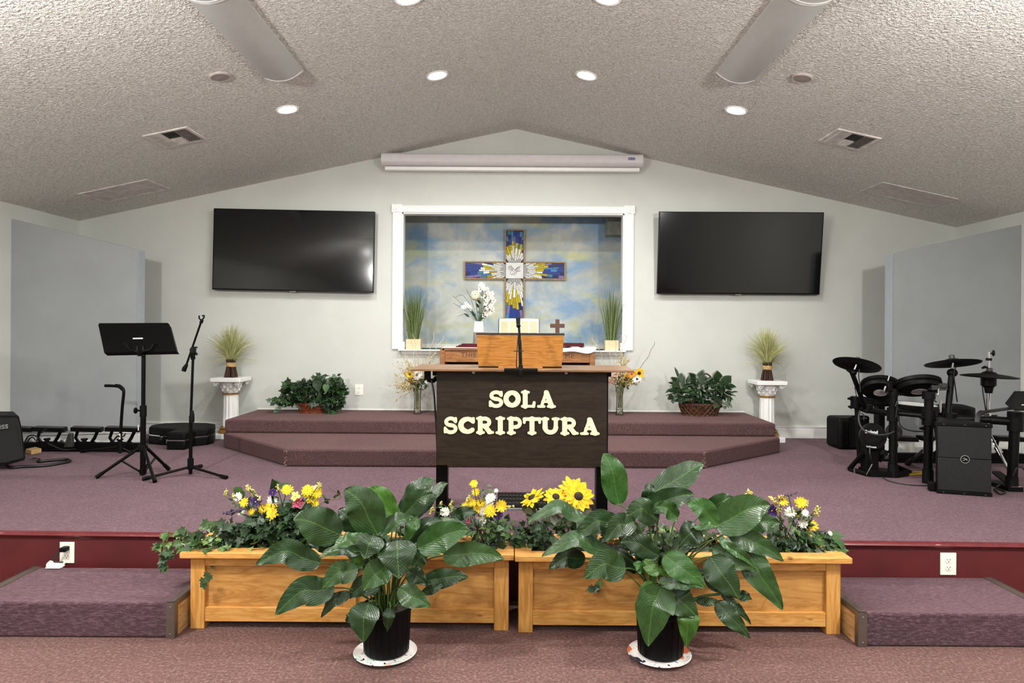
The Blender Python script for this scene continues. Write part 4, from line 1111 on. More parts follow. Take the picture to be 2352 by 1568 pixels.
lilyA = [
 ((1590, 400), (1388, 215), 135, -.08, -.10, 'l', 22, FR), ((1620, 345), (1848, 142), 112, -.12, -.12, 'd', -12, SKL), ((1700, 385), (1928, 165), 105, -.08, -.06, 'd', 10, SKL),
 ((1350, 480), (1225, 335), 120, -.10, -.10, 'k', 0, FR), ((1640, 370), (1835, 235), 120, -.02, .02, 'd', 0, FR),
 ((1478, 500), (1262, 208), 200, .04, .06, 'd', 14, FR), ((1950, 385), (2120, 358), 78, -.10, -.12, 'd', 0, FR), ((1740, 480), (2050, 435), 90, -.06, -.08, 'd', 0, UP),
 ((1240, 500), (932, 400), 205, .02, .08, 'd', -14, FR), ((1210, 560), (1018, 545), 120, .0, .03, 'd', 0, FR), ((1390, 600), (1095, 645), 95, .04, .08, 'd', 0, UP),
 ((1400, 508), (1178, 592), 105, .07, .12, 'd', 0, UP), ((1480, 482), (1715, 392), 120, .02, .02, 'd', 0, UP), ((1735, 385), (1655, 560), 75, .03, .05, 'm', 0, FR),
 ((1735, 588), (2070, 470), 165, .04, .02, 'm', 14, FR), ((1895, 632), (2292, 656), 135, .0, -.02, 'd', 20, FR), ((1450, 495), (1396, 650), 165, .12, .16, 'd', 0, FR),
 ((1600, 530), (1614, 780), 205, .14, .22, 'd', 0, FR), ((1700, 705), (1805, 598), 95, .02, .02, 'k', 0, FR), ((1110, 680), (695, 690), 140, .06, .10, 'd', 34, FR),
 ((1350, 715), (1120, 845), 125, .10, .15, 'd', 14, FR), ((1545, 690), (1386, 856), 150, .12, .18, 'd', 0, FR), ((1770, 795), (2060, 772), 110, .02, .03, 'd', 22, FR),
 ((1765, 870), (1908, 826), 52, .06, .06, 'k', 8, FR), ((1610, 842), (1815, 962), 125, .13, .18, 'd', 22, FR), ((1200, 838), (816, 1014), 155, .10, .17, 'd', 22, FR),
 ((1300, 868), (1114, 1030), 70, .06, .10, 'k', 10, FR), ((1490, 805), (1290, 905), 120, .04, .06, 'k', 10, FR), ((1418, 930), (1382, 1190), 165, .14, .18, 'd', 10, FR),
 ((1560, 965), (1538, 1122), 68, .12, .125, 'k', 0, FR), ((1390, 690), (1284, 643), 62, .04, .05, 'l', 10, FR), ((1670, 730), (1790, 820), 100, .03, .04, 'k', 0, FR), ((1330, 1010), (1275, 1060), 60, .06, .08, 'k', 0, FR)]
lily(Z3, (888, 3.31, .118, .107, .225), lilyA, 'leafy peace lily in a black nursery pot in front of the left planter', 5)
lilyB = [
 ((790, 362), (688, 30), 152, -.08, -.10, 'm', 8, FR), ((1005, 285), (1335, 98), 165, -.10, -.12, 'd', 36, SKL), ((965, 380), (990, 215), 80, -.08, -.08, 'd', 0, FR), ((960, 372), (1278, 298), 130, -.02, .0, 'd', 24, FR),
 ((1350, 405), (1520, 312), 110, -.10, -.10, 'd', 8, FR), ((605, 462), (200, 475), 110, -.02, .04, 'd', 46, UP), ((1560, 525), (1825, 482), 120, -.10, -.10, 'd', 0, FR),
 ((800, 472), (510, 582), 130, .02, .08, 'd', 26, FR), ((1045, 450), (815, 455), 130, .0, .03, 'd', 40, FR), ((890, 470), (704, 595), 125, .07, .12, 'd', 20, FR), ((1168, 448), (1020, 375), 92, .03, .05, 'm', 10, FR),
 ((1425, 492), (1222, 352), 125, .0, .02, 'm', 8, FR), ((1408, 505), (1762, 365), 205, .0, -.02, 'd', 16, FR), ((1300, 500), (1180, 625), 135, .03, .05, 'k', 0, FR), ((1270, 505), (1450, 512), 50, .05, .06, 'm', 0, UP),
 ((1490, 530), (1850, 725), 125, -.02, .0, 'd', 30, FR), ((1045, 690), (795, 600), 120, .04, .06, 'k', 0, FR), ((755, 672), (292, 696), 125, .06, .12, 'd', 46, UP), ((572, 705), (338, 775), 110, .02, .06, 'k', 14, FR),
 ((835, 770), (565, 835), 160, .12, .18, 'd', 30, FR), ((1430, 580), (1700, 795), 70, .05, .05, 'm', 26, SKR), ((1390, 640), (1668, 785), 140, .05, .06, 'd', 24, FR), ((1590, 640), (1842, 1040), 165, .0, .04, 'd', 40, FR),
 ((1375, 695), (1560, 968), 180, .10, .14, 'd', 24, FR), ((1345, 795), (1545, 955), 125, .04, .06, 'k', 14, FR), ((942, 722), (1096, 808), 70, .10, .12, 'l', 30, FR), ((1078, 682), (1344, 898), 140, .12, .18, 'm', 26, FR),
 ((960, 790), (878, 735), 62, .10, .10, 'm', 0, FR), ((1040, 858), (1315, 893), 88, .14, .18, 'd', 22, UP), ((1030, 895), (924, 975), 105, .12, .16, 'l', 10, FR), ((1068, 875), (975, 1270), 215, .16, .20, 'd', 18, FR),
 ((1105, 885), (1292, 1085), 165, .12, .16, 'd', 30, FR), ((1232, 1005), (1222, 1275), 122, .14, .16, 'l', 0, FR), ((1415, 985), (1628, 1220), 105, .06, .10, 'd', 26, FR), ((1450, 930), (1640, 1135), 52, .03, .05, 'k', 14, FR),
 ((1285, 978), (1435, 985), 48, .10, .12, 'k', 12, FR), ((1545, 935), (1640, 968), 60, .02, .03, 'k', 0, FR)]
lily(Z4, (1517, 3.31, .118, .107, .225), lilyB, 'leafy peace lily in a black nursery pot in front of the right planter', 9)
# painted plates under the pots
def plate_mat(name, cols, seed):
    t = NT(name); v = t.coords('Object', (1, 1, 1)); n = t.noise(t.coords('Object', (1, 1, 0)), 26, 2, .5, 1.2)
    vo = t.n('ShaderNodeTexVoronoi'); vo.inputs['Scale'].default_value = 15; t.l(v, vo.inputs['Vector'])
    c = t.ramp(vo.outputs['Color'], cols, 'CONSTANT'); c = t.mix(t.ramp(n, [(.66, (0, 0, 0)), (.68, (255, 255, 255))]), c, (30, 36, 56)); t.set(c, .3, 0, .5); return t.mat
for px, lb, cl, tilt in ((885, 'white saucer with pale coral and dark painted rim under the left pot', [(0, (236, 232, 226)), (.62, (228, 160, 130)), (.75, (206, 224, 216)), (.84, (236, 232, 226))], 0),
                    (1514, 'white saucer with orange and navy painted rim under the right pot', [(0, (234, 230, 224)), (.50, (214, 112, 72)), (.68, (40, 44, 60)), (.78, (236, 232, 226))], 1)):
    c = at(px, 1498, 3.31); c = V((c.x, 3.31, .0))
    mb = MB(); r = .152
    mb.lathe([(.09, .0), (.105, .002), (.135, .010), (r, .020), (r * 1.005, .0225), (r * .99, .0245), (.135, .0165), (.112, .0185), (.10, .0195), (.001, .0195)], c, 56)
    tag(mb.build('saucer', plate_mat('painted_saucer', cl, px), loc=c), lb, 'saucer')

# ------------------------------------------------------------------ ivy and flowers in the planters
IVY = [(0, 0), (.16, .10), (.46, .06), (.36, .30), (.52, .52), (.24, .56), (.0, 1.0), (-.24, .56), (-.52, .52), (-.36, .30), (-.46, .06), (-.16, .10)]
HEART = [(0, 0), (.22, -.05), (.42, .14), (.42, .40), (.22, .72), (0, 1.0), (-.22, .72), (-.42, .40), (-.42, .14), (-.22, -.05)]
OVAL = [(0, 0), (.16, .2), (.2, .45), (.13, .75), (0, 1), (-.13, .75), (-.2, .45), (-.16, .2)]
def smallleaf(mb, c, d, n, size, col, shape, rnd):
    d = V(d).normalized(); n = V(n); n = (n - d * n.dot(d))
    n = n.normalized() if n.length > 1e-3 else d.orthogonal().normalized()
    s = d.cross(n)
    ctrp = V(c) + d * size * .38 - n * size * .04
    vs = [V(c) + (s * x + d * y) * size + n * size * (.16 * abs(x) - .18 * y * y) for x, y in shape]
    k = len(vs)
    mb.add(vs + [ctrp + n * 0], [(i, (i + 1) % k, k) for i in range(k)], col=col)
def ivyblob(mb, c, rad, nleaf, size, cols, rnd, shape=IVY, up=.5, stems=None):
    c = V(c)
    for i in range(nleaf):
        u = V((rnd.gauss(0, 1), rnd.gauss(0, 1), rnd.gauss(0, 1))).normalized() * rnd.uniform(.45, 1) ** .6
        p = c + V((u.x * rad[0], u.y * rad[1], u.z * rad[2]))
        d = V((u.x * .8 + rnd.uniform(-.6, .6), u.y * .5 - .35 + rnd.uniform(-.4, .4), rnd.uniform(-.7, .45)))
        n = V((u.x * .6 + rnd.uniform(-.4, .4), -.55 + rnd.uniform(-.4, .3), up + rnd.uniform(-.2, .5)))
        k = rnd.uniform(.6, 1.25); col = tuple(q * k for q in rnd.choice(cols))
        smallleaf(mb, p, d, n, size * rnd.uniform(.7, 1.25), col, shape, rnd)
        if stems is not None and rnd.random() < .35: stems.tube([p, p + V((-u.x * rad[0] * .4, 0, -u.z * rad[2] * .5 - .01))], .0014, 4, col=(.04, .05, .015))
DK = [(.016, .042, .012), (.022, .055, .015), (.03, .07, .02)]
MD = [(.05, .11, .03), (.07, .15, .03), (.035, .08, .03)]
LT = [(.16, .27, .07), (.11, .2, .06), (.22, .32, .10)]
YEL = (.88, .62, .02); YEL2 = (.80, .42, .008); WHT = (.82, .80, .70); PUR = (.055, .018, .13); PNK = (.62, .11, .20); LGR = (.55, .66, .16)
def daisy(parent, name, p, r, col, face, rnd, center=(.55, .35, .02), npet=12, cup=.2, pw=.16, cr=.2, layers=2):
    face = V(face).normalized(); Mx = frame(face); mb = MB(); p = V(p)
    for ly in range(layers):
        for i in range(npet):
            a = 2 * PI * (i + .5 * ly) / npet + rnd.uniform(-.08, .08); L = r * rnd.uniform(.88, 1.08) * (1 - .18 * ly)
            d = V((math.cos(a), math.sin(a), 0)); s = V((-d.y, d.x, 0)); k = rnd.uniform(.85, 1.1)
            cc = tuple(min(1, q * k) for q in col); dr = rnd.uniform(-.25, .15)
            prof = [(.1, .35), (.35, .85), (.6, 1.0), (.85, .7), (1.0, .08)]
            vs = []
            for t, w in prof:
                h = (cup * t + dr * t * t) * L + .004 * ly
                for sg in (-1, 0, 1): vs.append(p + Mx @ (d * t * L + s * sg * w * pw * L + V((0, 0, h + (.03 * L if sg else 0)))))
            fs = [(q * 3 + j, q * 3 + j + 1, q * 3 + j + 4, q * 3 + j + 3) for q in range(4) for j in range(2)]
            mb.add(vs, fs, col=cc)
    o = mb.build(name, M['petal'], parent, recalc=False)
    mb = MB(); mb.ball(p + face * r * .06, (r * cr, r * cr, r * cr * .55), 12, 8, 0, Mx, col=center); mb.build('flower_center', M['petal'], o)
    return o
def petunia(parent, name, p, r, col, face, rnd):
    face = V(face).normalized(); Mx = frame(face); mb = MB(); p = V(p); n = 30; vs = []
    for k, (rr, h) in enumerate(((.08, -.5), (.25, -.15), (.65, .05), (1.0, .02))):
        for i in range(n):
            a = 2 * PI * i / n; w = 1 + .10 * math.cos(5 * a) * (rr > .5); hh = h + (.13 * math.sin(9 * a + k) if rr > .6 else 0)
            vs.append(p + Mx @ V((rr * w * r * math.cos(a), rr * w * r * math.sin(a), hh * r)))
    mb.add(vs, [(k * n + i, k * n + (i + 1) % n, (k + 1) * n + (i + 1) % n, (k + 1) * n + i) for k in range(3) for i in range(n)], col=col)
    mb.ball(p + face * -.1 * r, r * .14, 8, 6, col=(.7, .6, .2))
    return mb.build(name, M['petal'], parent, recalc=False)
def spike(parent, name, pts, r, col, rnd, dens=40):
    P = spline(pts, 8); mb = MB()
    for i in range(dens):
        t = rnd.random(); q = P[int(t * (len(P) - 1))] + V((rnd.gauss(0, 1), rnd.gauss(0, 1), rnd.gauss(0, 1))) * r * .5 * (1.15 - t * .6)
        k = rnd.uniform(.7, 1.15); mb.ball(q, r * .42 * (1.15 - .4 * t), 6, 5, col=tuple(min(1, c * k) for c in col))
    mb.tube(P, r * .12, 5, col=(.08, .14, .03))
    return mb.build(name, M['petal'], parent, recalc=False)
def stems_to(st, p, root, rnd, r=.0022):
    p, root = V(p), V(root); st.tube(bez(root, root.lerp(p, .5) + V((rnd.uniform(-.02, .02), .01, .03)), p, 8), r, 5, col=(.05, .10, .02))

rnd = random.Random(21)
YP = 3.72
z3 = lambda x, y, dy=0: at(*Z3(x, y), YP + dy)
z4 = lambda x, y, dy=0: at(*Z4(x, y), YP + dy)
# -- ivy on the left
iv = thing('ivy_plant', 'dark ivy with pale trailing shoots spilling over the left end of the left planter', 'plant', z3(700, 580))
mb = MB(); st = MB()
for x, y, rx, rz, n in ((900, 440, 150, 100, 130), (760, 460, 150, 95, 140), (620, 490, 130, 80, 120), (520, 515, 110, 60, 80), (1000, 470, 100, 90, 60), (840, 400, 170, 50, 60), (960, 540, 100, 50, 40), (1100, 480, 90, 70, 26), (1480, 500, 300, 80, 60)):
    ivyblob(mb, z3(x, y, .02), (rx / 2.8 / F * YP, .11, rz / 2.8 / F * YP), n, .052, DK, rnd, stems=st)
for x, y, rx, rz, n in ((480, 545, 110, 40, 18), (360, 560, 110, 45, 16), (700, 540, 160, 50, 14)):
    ivyblob(mb, z3(x, y, -.08), (rx / 2.8 / F * YP, .06, rz / 2.8 / F * YP), n, .05, MD + LT, rnd, stems=st)
trails = [([(560, 430), (420, 440), (330, 490), (300, 520)], DK, 3), ([(430, 520), (300, 520), (190, 490), (110, 480)], LT, 6), ([(400, 545), (250, 545), (140, 545), (55, 575)], MD + LT, 8), ([(330, 560), (200, 580), (130, 620), (100, 690)], MD, 7),
          ([(480, 580), (430, 640), (400, 720), (355, 815)], MD[:1] + DK, 2), ([(430, 470), (380, 430), (400, 410)], MD, 3), ([(300, 520), (250, 470), (210, 470)], DK, 3), ([(1000, 420), (1120, 290), (1240, 260), (1160, 190)], [(.08, .05, .03)], 0)]
for pts, cols, nl in trails:
    P = spline([z3(x, y, -.10) for x, y in pts], 8); st.tube(P, .0018, 5, col=(.12, .09, .03))
    for i in range(nl * 2):
        q = rnd.choice(P[2:]); ivc = rnd.choice(cols); k = rnd.uniform(.7, 1.2)
        smallleaf(mb, q, (rnd.uniform(-1, .5), -.3, rnd.uniform(-1, .3)), (rnd.uniform(-.4, .4), -.8, rnd.uniform(.1, .6)), rnd.uniform(.035, .062), tuple(c * k for c in ivc), IVY, rnd)
for x, y in ((385, 735), (365, 775), (358, 800), (395, 750)): smallleaf(mb, z3(x, y, -.17), (rnd.uniform(-.5, .5), -.2, -1), (0, -1, .2), .045, tuple(c * 1.2 for c in MD[2]), IVY, rnd)
for x, y in ((1130, 290), (1190, 260), (1160, 300), (1230, 250)): smallleaf(mb, z3(x, y, .0), (rnd.uniform(-1, 1), -.2, .3), (0, -1, .4), .045, DK[0], OVAL, rnd)
mb.build('leaves', M['leaf'], iv, recalc=False); st.build('vines', M['stem'], iv)

def bush(label, root, flowers, blobs, Zf):
    o = thing('flower_bush', label, 'artificial flowers', root)
    fol = MB(); st = MB()
    for x, y, rx, rz, n, sz, cols, shp in blobs:
        ivyblob(fol, Zf(x, y, .02), (rx / 2.8 / F * YP, .09, rz / 2.8 / F * YP), n, sz, cols, rnd, shp, stems=st)
    for kind, x, y, r in flowers:
        dy = rnd.uniform(-.07, .05); p = Zf(x, y, dy); r = r / 2.8 / F * YP
        face = (rnd.uniform(-.35, .35), -.85, rnd.uniform(.25, .8))
        if kind == 'y': daisy(o, 'yellow_daisy', p, r, YEL, face, rnd, (.62, .36, .01))
        elif kind == 'w': daisy(o, 'white_daisy', p, r, WHT, face, rnd, (.62, .62, .10), 12, pw=.17)
        elif kind == 'p': petunia(o, 'purple_petunia', p, r, PUR, face, rnd)
        elif kind == 'k': petunia(o, 'pink_flower', p, r, PNK, face, rnd)
        elif kind == 'g': daisy(o, 'pale_green_flower', p, r, LGR, face, rnd, (.5, .5, .1), 5, pw=.36, layers=1)
        elif kind == 'b': spike(o, 'bud_cluster', [p + V((0, 0, -.01)), p, p + V((.005, 0, .012))], r, (.72, .66, .18), rnd, 16)
        elif kind == 'v': spike(o, 'lavender_spray', [p + V((-.05, 0, -.02)), p, p + V((.05, 0, .015))], r, (.10, .07, .12), rnd, 40)
        stems_to(st, p, V(root) + V((rnd.uniform(-.06, .06), rnd.uniform(-.02, .06), 0)), rnd)
    fol.build('leaves', M['leaf'], o, recalc=False); st.build('stems', M['stem'], o)
    return o
b1 = bush('mixed yellow, white and purple flower bush in the left half of the left planter', z3(840, 570, .05),
     [('y', 895, 210, 42), ('y', 1028, 215, 46), ('y', 1045, 255, 46), ('y', 1095, 228, 38), ('y', 740, 332, 36), ('y', 792, 318, 40), ('y', 800, 366, 44), ('y', 620, 292, 34), ('y', 668, 350, 26), ('y', 1075, 290, 30),
      ('w', 580, 258, 34), ('w', 603, 358, 28), ('w', 800, 276, 36), ('w', 1075, 205, 30), ('p', 690, 285, 42), ('p', 800, 225, 24), ('k', 962, 292, 34), ('g', 948, 250, 36), ('b', 500, 225, 13), ('b', 545, 242, 13), ('b', 1100, 175, 14), ('b', 830, 190, 12), ('b', 640, 190, 12), ('v', 560, 345, 18)],
     [(830, 380, 180, 60, 40, .05, DK + MD[:1], OVAL), (600, 300, 90, 50, 14, .04, MD, OVAL), (960, 340, 110, 60, 26, .05, DK + MD, HEART), (820, 230, 50, 40, 6, .06, DK, HEART), (570, 210, 30, 25, 3, .055, MD, HEART), (1060, 240, 60, 40, 8, .04, MD, OVAL)], z3)
spike(b1, 'bud_spike', [z3(715, 265), z3(680, 225), z3(645, 195), z3(630, 185)], .012, (.78, .74, .25), rnd, 55)
b2 = bush('yellow and white daisy bush with one purple flower, right end of left planter', z3(2150, 560, .05),
     [('y', 2095, 172, 30), ('y', 2110, 225, 30), ('y', 2045, 318, 36), ('y', 2085, 290, 30), ('y', 2140, 298, 36), ('y', 2202, 345, 46), ('y', 2275, 312, 44), ('y', 2115, 335, 32), ('y', 2155, 350, 34), ('w', 2205, 262, 40), ('w', 2195, 305, 34), ('w', 1910, 352, 36), ('w', 2143, 405, 38), ('w', 2155, 350, 30), ('w', 2240, 215, 16),
      ('p', 2240, 370, 40), ('b', 1825, 335, 16), ('b', 1950, 298, 13), ('b', 2060, 262, 16), ('k', 2060, 410, 14), ('b', 1885, 295, 10)],
     [(2150, 430, 130, 70, 46, .05, DK + MD, OVAL), (1930, 340, 90, 50, 22, .035, MD + DK, OVAL), (2170, 220, 40, 40, 7, .045, MD, OVAL), (2260, 440, 90, 60, 22, .05, MD + LT[:1], HEART), (2230, 540, 110, 60, 30, .05, DK + MD, IVY), (2110, 540, 90, 50, 22, .05, DK, OVAL)], z3)
spike(b2, 'bud_spike', [z3(2260, 330), z3(2310, 322), z3(2350, 312)], .012, (.78, .72, .2), rnd, 45)
b3 = bush('yellow and white flower bush with purple flower, right end of right planter', z4(1900, 660, .05),
     [('y', 1838, 332, 42), ('y', 1958, 350, 44), ('y', 2030, 495, 40), ('y', 2010, 545, 28), ('y', 1935, 420, 26), ('w', 1888, 410, 40), ('w', 1970, 482, 36), ('w', 1985, 415, 26), ('p', 1775, 398, 38), ('b', 1622, 278, 16), ('b', 1630, 292, 14), ('b', 1998, 352, 14), ('b', 2065, 385, 15), ('b', 2058, 415, 15), ('b', 1820, 385, 14), ('v', 1880, 300, 10), ('w', 2145, 545, 18)],
     [(1890, 500, 120, 80, 50, .05, DK + MD, OVAL), (1900, 570, 130, 70, 60, .05, DK, OVAL), (2120, 620, 80, 45, 24, .06, MD + LT[:1], IVY), (1930, 440, 90, 60, 16, .035, MD, OVAL), (2080, 590, 110, 60, 40, .058, MD + DK, IVY), (1960, 640, 150, 40, 40, .055, DK + LT[:1], IVY), (1860, 600, 110, 60, 26, .05, DK, IVY), (2150, 600, 50, 50, 10, .06, MD, IVY), (1960, 700, 90, 20, 8, .055, MD, IVY)], z4)
spike(b3, 'bud_spike', [z4(1800, 350), z4(1775, 325), z4(1760, 308)], .013, (.78, .70, .2), rnd, 30)
# sunflowers
sf = thing('sunflower_bunch', 'bunch of four large yellow sunflowers with dark centres in the right planter', 'artificial flowers', z4(420, 620, .05))
st = MB(); fol = MB()
for x, y, r, face, cc in ((492, 262, 96, (.0, -.62, .78), 1), (528, 308, 100, (.12, -.85, .52), 1), (382, 312, 84, (.1, -.66, .75), 1), (232, 318, 92, (-.55, -.2, .8), 1)):
    p = z4(x, y, .03 if y < 290 else -.02); q = r / 2.8 / F * YP
    daisy(sf, 'sunflower', p, q, (.90, .58, .012), face, rnd, (.028, .014, .010), 13, cup=.05, pw=.19, cr=.30, layers=2)
    stems_to(st, p - V(face).normalized() * .012, z4(410 + rnd.uniform(-60, 60), 620, .05), rnd, .0035)
    for i in range(4):
        a = rnd.uniform(0, 6.3); smallleaf(fol, p - V(face).normalized() * .012, (math.cos(a), .3, math.sin(a) - .5), (0, .3, 1), q * .9, DK[1], OVAL, rnd)
for x, y in ((180, 370), (230, 400), (470, 460), (600, 455), (560, 400), (370, 430), (420, 350), (300, 420)): smallleaf(fol, z4(x, y), (rnd.uniform(-1, 1), -.4, -.5), (0, -.6, .7), .075, (.05, .055, .02), HEART, rnd)
fol.build('leaves', M['leaf'], sf, recalc=False); st.build('stems', M['stem'], sf)
# ivy of the right planter
iv = thing('ivy_plant', 'dark ivy covering the soil of the right planter, under the sunflowers', 'plant', z4(700, 660))
mb = MB(); st = MB()
for x, y, rx, rz, n, cols in ((230, 560, 120, 90, 70, DK), (400, 540, 140, 80, 60, DK + MD[2:]), (170, 640, 60, 25, 14, MD), (230, 640, 60, 20, 14, MD[2:]), (640, 500, 160, 90, 50, DK), (950, 560, 200, 80, 60, DK), (1300, 600, 220, 70, 60, DK), (1600, 620, 160, 60, 40, DK), (100, 560, 60, 50, 18, MD)):
    ivyblob(mb, z4(x, y, .0), (rx / 2.8 / F * YP, .10, rz / 2.8 / F * YP), n, .05, cols, rnd, stems=st)
ivyblob(mb, z4(1080, 545, -.06), (90 / 2.8 / F * YP, .05, 60 / 2.8 / F * YP), 34, .035, LT, rnd, OVAL)
for pts in ([(560, 450), (620, 420), (680, 405)], [(500, 470), (640, 440), (700, 430)], [(720, 690), (690, 800), (640, 870), (610, 920)]):
    P = spline([z4(x, y, -.14 if y > 600 else 0) for x, y in pts], 8); st.tube(P, .0015, 5, col=(.05, .07, .02))
    for i in range(9): smallleaf(mb, rnd.choice(P), (rnd.uniform(-1, 1), -.4, rnd.uniform(-1, .3)), (0, -.8, .5), .04, tuple(c * 1.1 for c in rnd.choice(DK + MD)), IVY, rnd)
mb.build('leaves', M['leaf'], iv, recalc=False); st.build('vines', M['stem'], iv)
# ------------------------------------------------------------------ plants and pedestals on the stage
YPD = 7.62
def pedestal(cx, label):
    o = thing('plaster_pedestal', label, 'pedestal', (cx, YPD, ZS)); z0 = ZS; H = at(531, 866, YPD).z - ZS if cx < 0 else at(1757, 873, YPD).z - ZS
    c = V((cx, YPD, 0)); ct_ = z0 + H
    mb = MB(); mb.bmm((cx - .15, YPD - .15, z0), (cx + .15, YPD + .15, z0 + .055)); mb.build('base_block', M['white'], o, bevel=.006)
    mb = MB(); mb.lathe([(.12, z0 + .055), (.13, z0 + .075), (.12, z0 + .095), (.105, z0 + .10), (.115, z0 + .115), (.10, z0 + .13)], c, 32, close=False); mb.build('base_moulding', M['brass'], o)
    mb = MB(); n = 72; zs = [z0 + .12, z0 + .15, ct_ - .20, ct_ - .185]; vs = []
    for z, rr in zip(zs, (.082, .084, .078, .078)):
        for i in range(n):
            a = 2 * PI * i / n; r = rr * (1 - .10 * max(0, math.cos(12 * a)) ** .6); vs.append(c + V((r * math.cos(a), r * math.sin(a), z)))
    mb.add(vs, [(k * n + i, k * n + (i + 1) % n, (k + 1) * n + (i + 1) % n, (k + 1) * n + i) for k in range(3) for i in range(n)]); mb.build('fluted_shaft', M['white'], o)
    mb = MB(); mb.lathe([(.075, ct_ - .19), (.088, ct_ - .187), (.09, ct_ - .178), (.08, ct_ - .168)], c, 32, close=False); mb.build('gilt_ring', M['brass'], o)
    mb = MB(); mb.lathe([(.078, ct_ - .17), (.085, ct_ - .13), (.10, ct_ - .09), (.125, ct_ - .06), (.13, ct_ - .045)], c, 32)
    for k in range(16):                      # leaves and scrolls of the capital
        a = 2 * PI * k / 16; d = V((math.cos(a), math.sin(a), 0)); zz = ct_ - (.10 if k % 2 else .135); r0 = .098 if k % 2 else .088
        mb.ball(c + d * r0 + V((0, 0, zz)), (.017, .017, .024), 8, 6); mb.ball(c + d * (r0 + .010) + V((0, 0, zz + .02)), (.011, .011, .008), 8, 5)
    for sx in (-1, 1):
        for sy in (-1, 1):
            cc = c + V((sx * .118, sy * .118, ct_ - .065)); Mx = frame(V((sx, sy, 0)))
            for Mx in (frame((0, sy, 0)), frame((sx, 0, 0))):
                mb.tube([cc + Mx @ V((.030 * (1 - i / 22) * math.cos(i * .55), .030 * (1 - i / 22) * math.sin(i * .55), .01)) for i in range(20)], .0075, 6)
    mb.build('capital', M['white'], o)
    mb = MB(); mb.bmm((cx - .165, YPD - .165, ct_ - .045), (cx + .165, YPD + .165, ct_)); mb.build('top_slab', M['white'], o, bevel=.006)
    return V((cx, YPD, ct_))
tA = pedestal(at(530.5, 900, YPD).x, 'white fluted pedestal with gilt ring left of the carpeted tier')
tB = pedestal(2.852, 'white fluted pedestal with gilt ring right of the carpeted tier')
def grass_bundle(c, hgt, label, seed, spread, stray):
    rnd = random.Random(seed); o = thing('dried_grass_bundle', label, 'dried grass', c)
    mb = MB()
    for i in range(60):
        a = rnd.uniform(0, 6.28); r = .072 * math.sqrt(rnd.random()); q = V((math.cos(a), math.sin(a), 0))
        mb.tube([c + q * r + V((0, 0, .001)), c + q * r * .55 + V((0, 0, .15)), c + q * r * .8 + V((0, 0, .2))], .0065, 5)
    mb.build('stalks', M['stemb'], o)
    mb = MB(); mb.lathe([(.047, .118), (.052, .125), (.052, .155), (.047, .165)], c, 20, close=False)
    for k in range(4): mb.tube([c + V((.053 * math.cos(a), .053 * math.sin(a), .125 + .01 * k + .006 * math.sin(a * 2 + k))) for a in [i * PI / 10 for i in range(21)]], .003, 5, caps=False)
    mb.build('raffia_tie', M['rope'], o)
    mb = MB()
    for i in range(640):
        a = rnd.uniform(0, 6.28); th = abs(rnd.gauss(0, .74)) if rnd.random() > .12 else rnd.uniform(.6, 1.35)
        th = min(th, 1.35)
        d = V((math.sin(th) * math.cos(a), math.sin(th) * math.sin(a) * .62, math.cos(th))); L = hgt * rnd.uniform(.66, 1.02) * (1 - .12 * th / 1.3)
        p0 = c + V((d.x * .03, d.y * .03, .17)); p2 = p0 + d * L * spread + V((0, 0, -.06 * th * th)); p1 = p0 + V((d.x * .25 * L, d.y * .25 * L, .55 * L * math.cos(th) + .1 * L))
        k = rnd.uniform(.75, 1.2); base = rnd.choice([(.62, .63, .27), (.52, .53, .19), (.76, .75, .46), (.40, .42, .14)])
        w = rnd.uniform(.002, .0042) if th < .9 else .0014
        mb.tube(bez(p0, p1, p2, 6), [w, w, w, w * .9, w * .7, w * .4, w * .15], 3, col=tuple(q * k for q in base), caps=False, flat=.4)
    g = mb.build('grass_blades', M['leaf'], o, recalc=False)
    return o
grass_bundle(tA, .44, 'bundle of pale dried grass tied with raffia on the left pedestal', 3, 1.0, 1)
grass_bundle(tB, .44, 'bundle of pale dried grass tied with raffia on the right pedestal', 7, 1.0, 1)

# grass pots on the window sill
def sill_grass(x0, x1, y0, ytop, label, seed, lean):
    rnd = random.Random(seed); Yq = D + .02; zb = OZ0
    a, b = at(x0, y0, Yq - .06).x, at(x1, y0, Yq - .06).x; h = .115; cx = (a + b) / 2
    o = thing('potted_grass', label, 'plant', (cx, Yq, zb))
    mb = MB(); mb.bmm((a, Yq - .06, zb), (b, Yq + .06, zb + h)); mb.build('wooden_pot', M['pine_pot'], o, bevel=.003)
    mb = MB()
    top = at(cx, ytop, Yq).z; H = at(1176, ytop, Yq).z - zb - h
    for i in range(230):
        u = rnd.gauss(0, .42); v = rnd.gauss(0, .3); p0 = V((cx + max(-.06, min(.06, u * .05)), Yq + max(-.045, min(.045, v * .06)), zb + h - .01))
        L = H * rnd.uniform(.55, 1.02); d = V((max(-.9, min(.9, u)) * .27 + lean, v * .06, 1))
        if rnd.random() < .04: d.x *= 2.6
        p2 = p0 + V((d.x * L, d.y * L, L * (1 - .2 * abs(d.x)))); p1 = p0 + V((d.x * L * .35, d.y * L * .4, L * .55)); w = rnd.uniform(.002, .0038)
        k = rnd.uniform(.6, 1.3); c = rnd.choice([(.09, .15, .025), (.14, .20, .05), (.24, .30, .12), (.06, .10, .02)])
        mb.tube(bez(p0, p1, p2, 5), [w, w, w * .9, w * .7, w * .45, w * .1], 3, col=tuple(q * k for q in c), caps=False, flat=.5)
    mb.build('grass_blades', M['leaf'], o, recalc=False)
sill_grass(932, 966, 800, 655, 'tall green grass in a pale wooden pot on the left end of the window sill', 2, -.0)
sill_grass(1390, 1421, 802, 655, 'tall green grass in a pale wooden pot on the right end of the window sill', 5, .03)

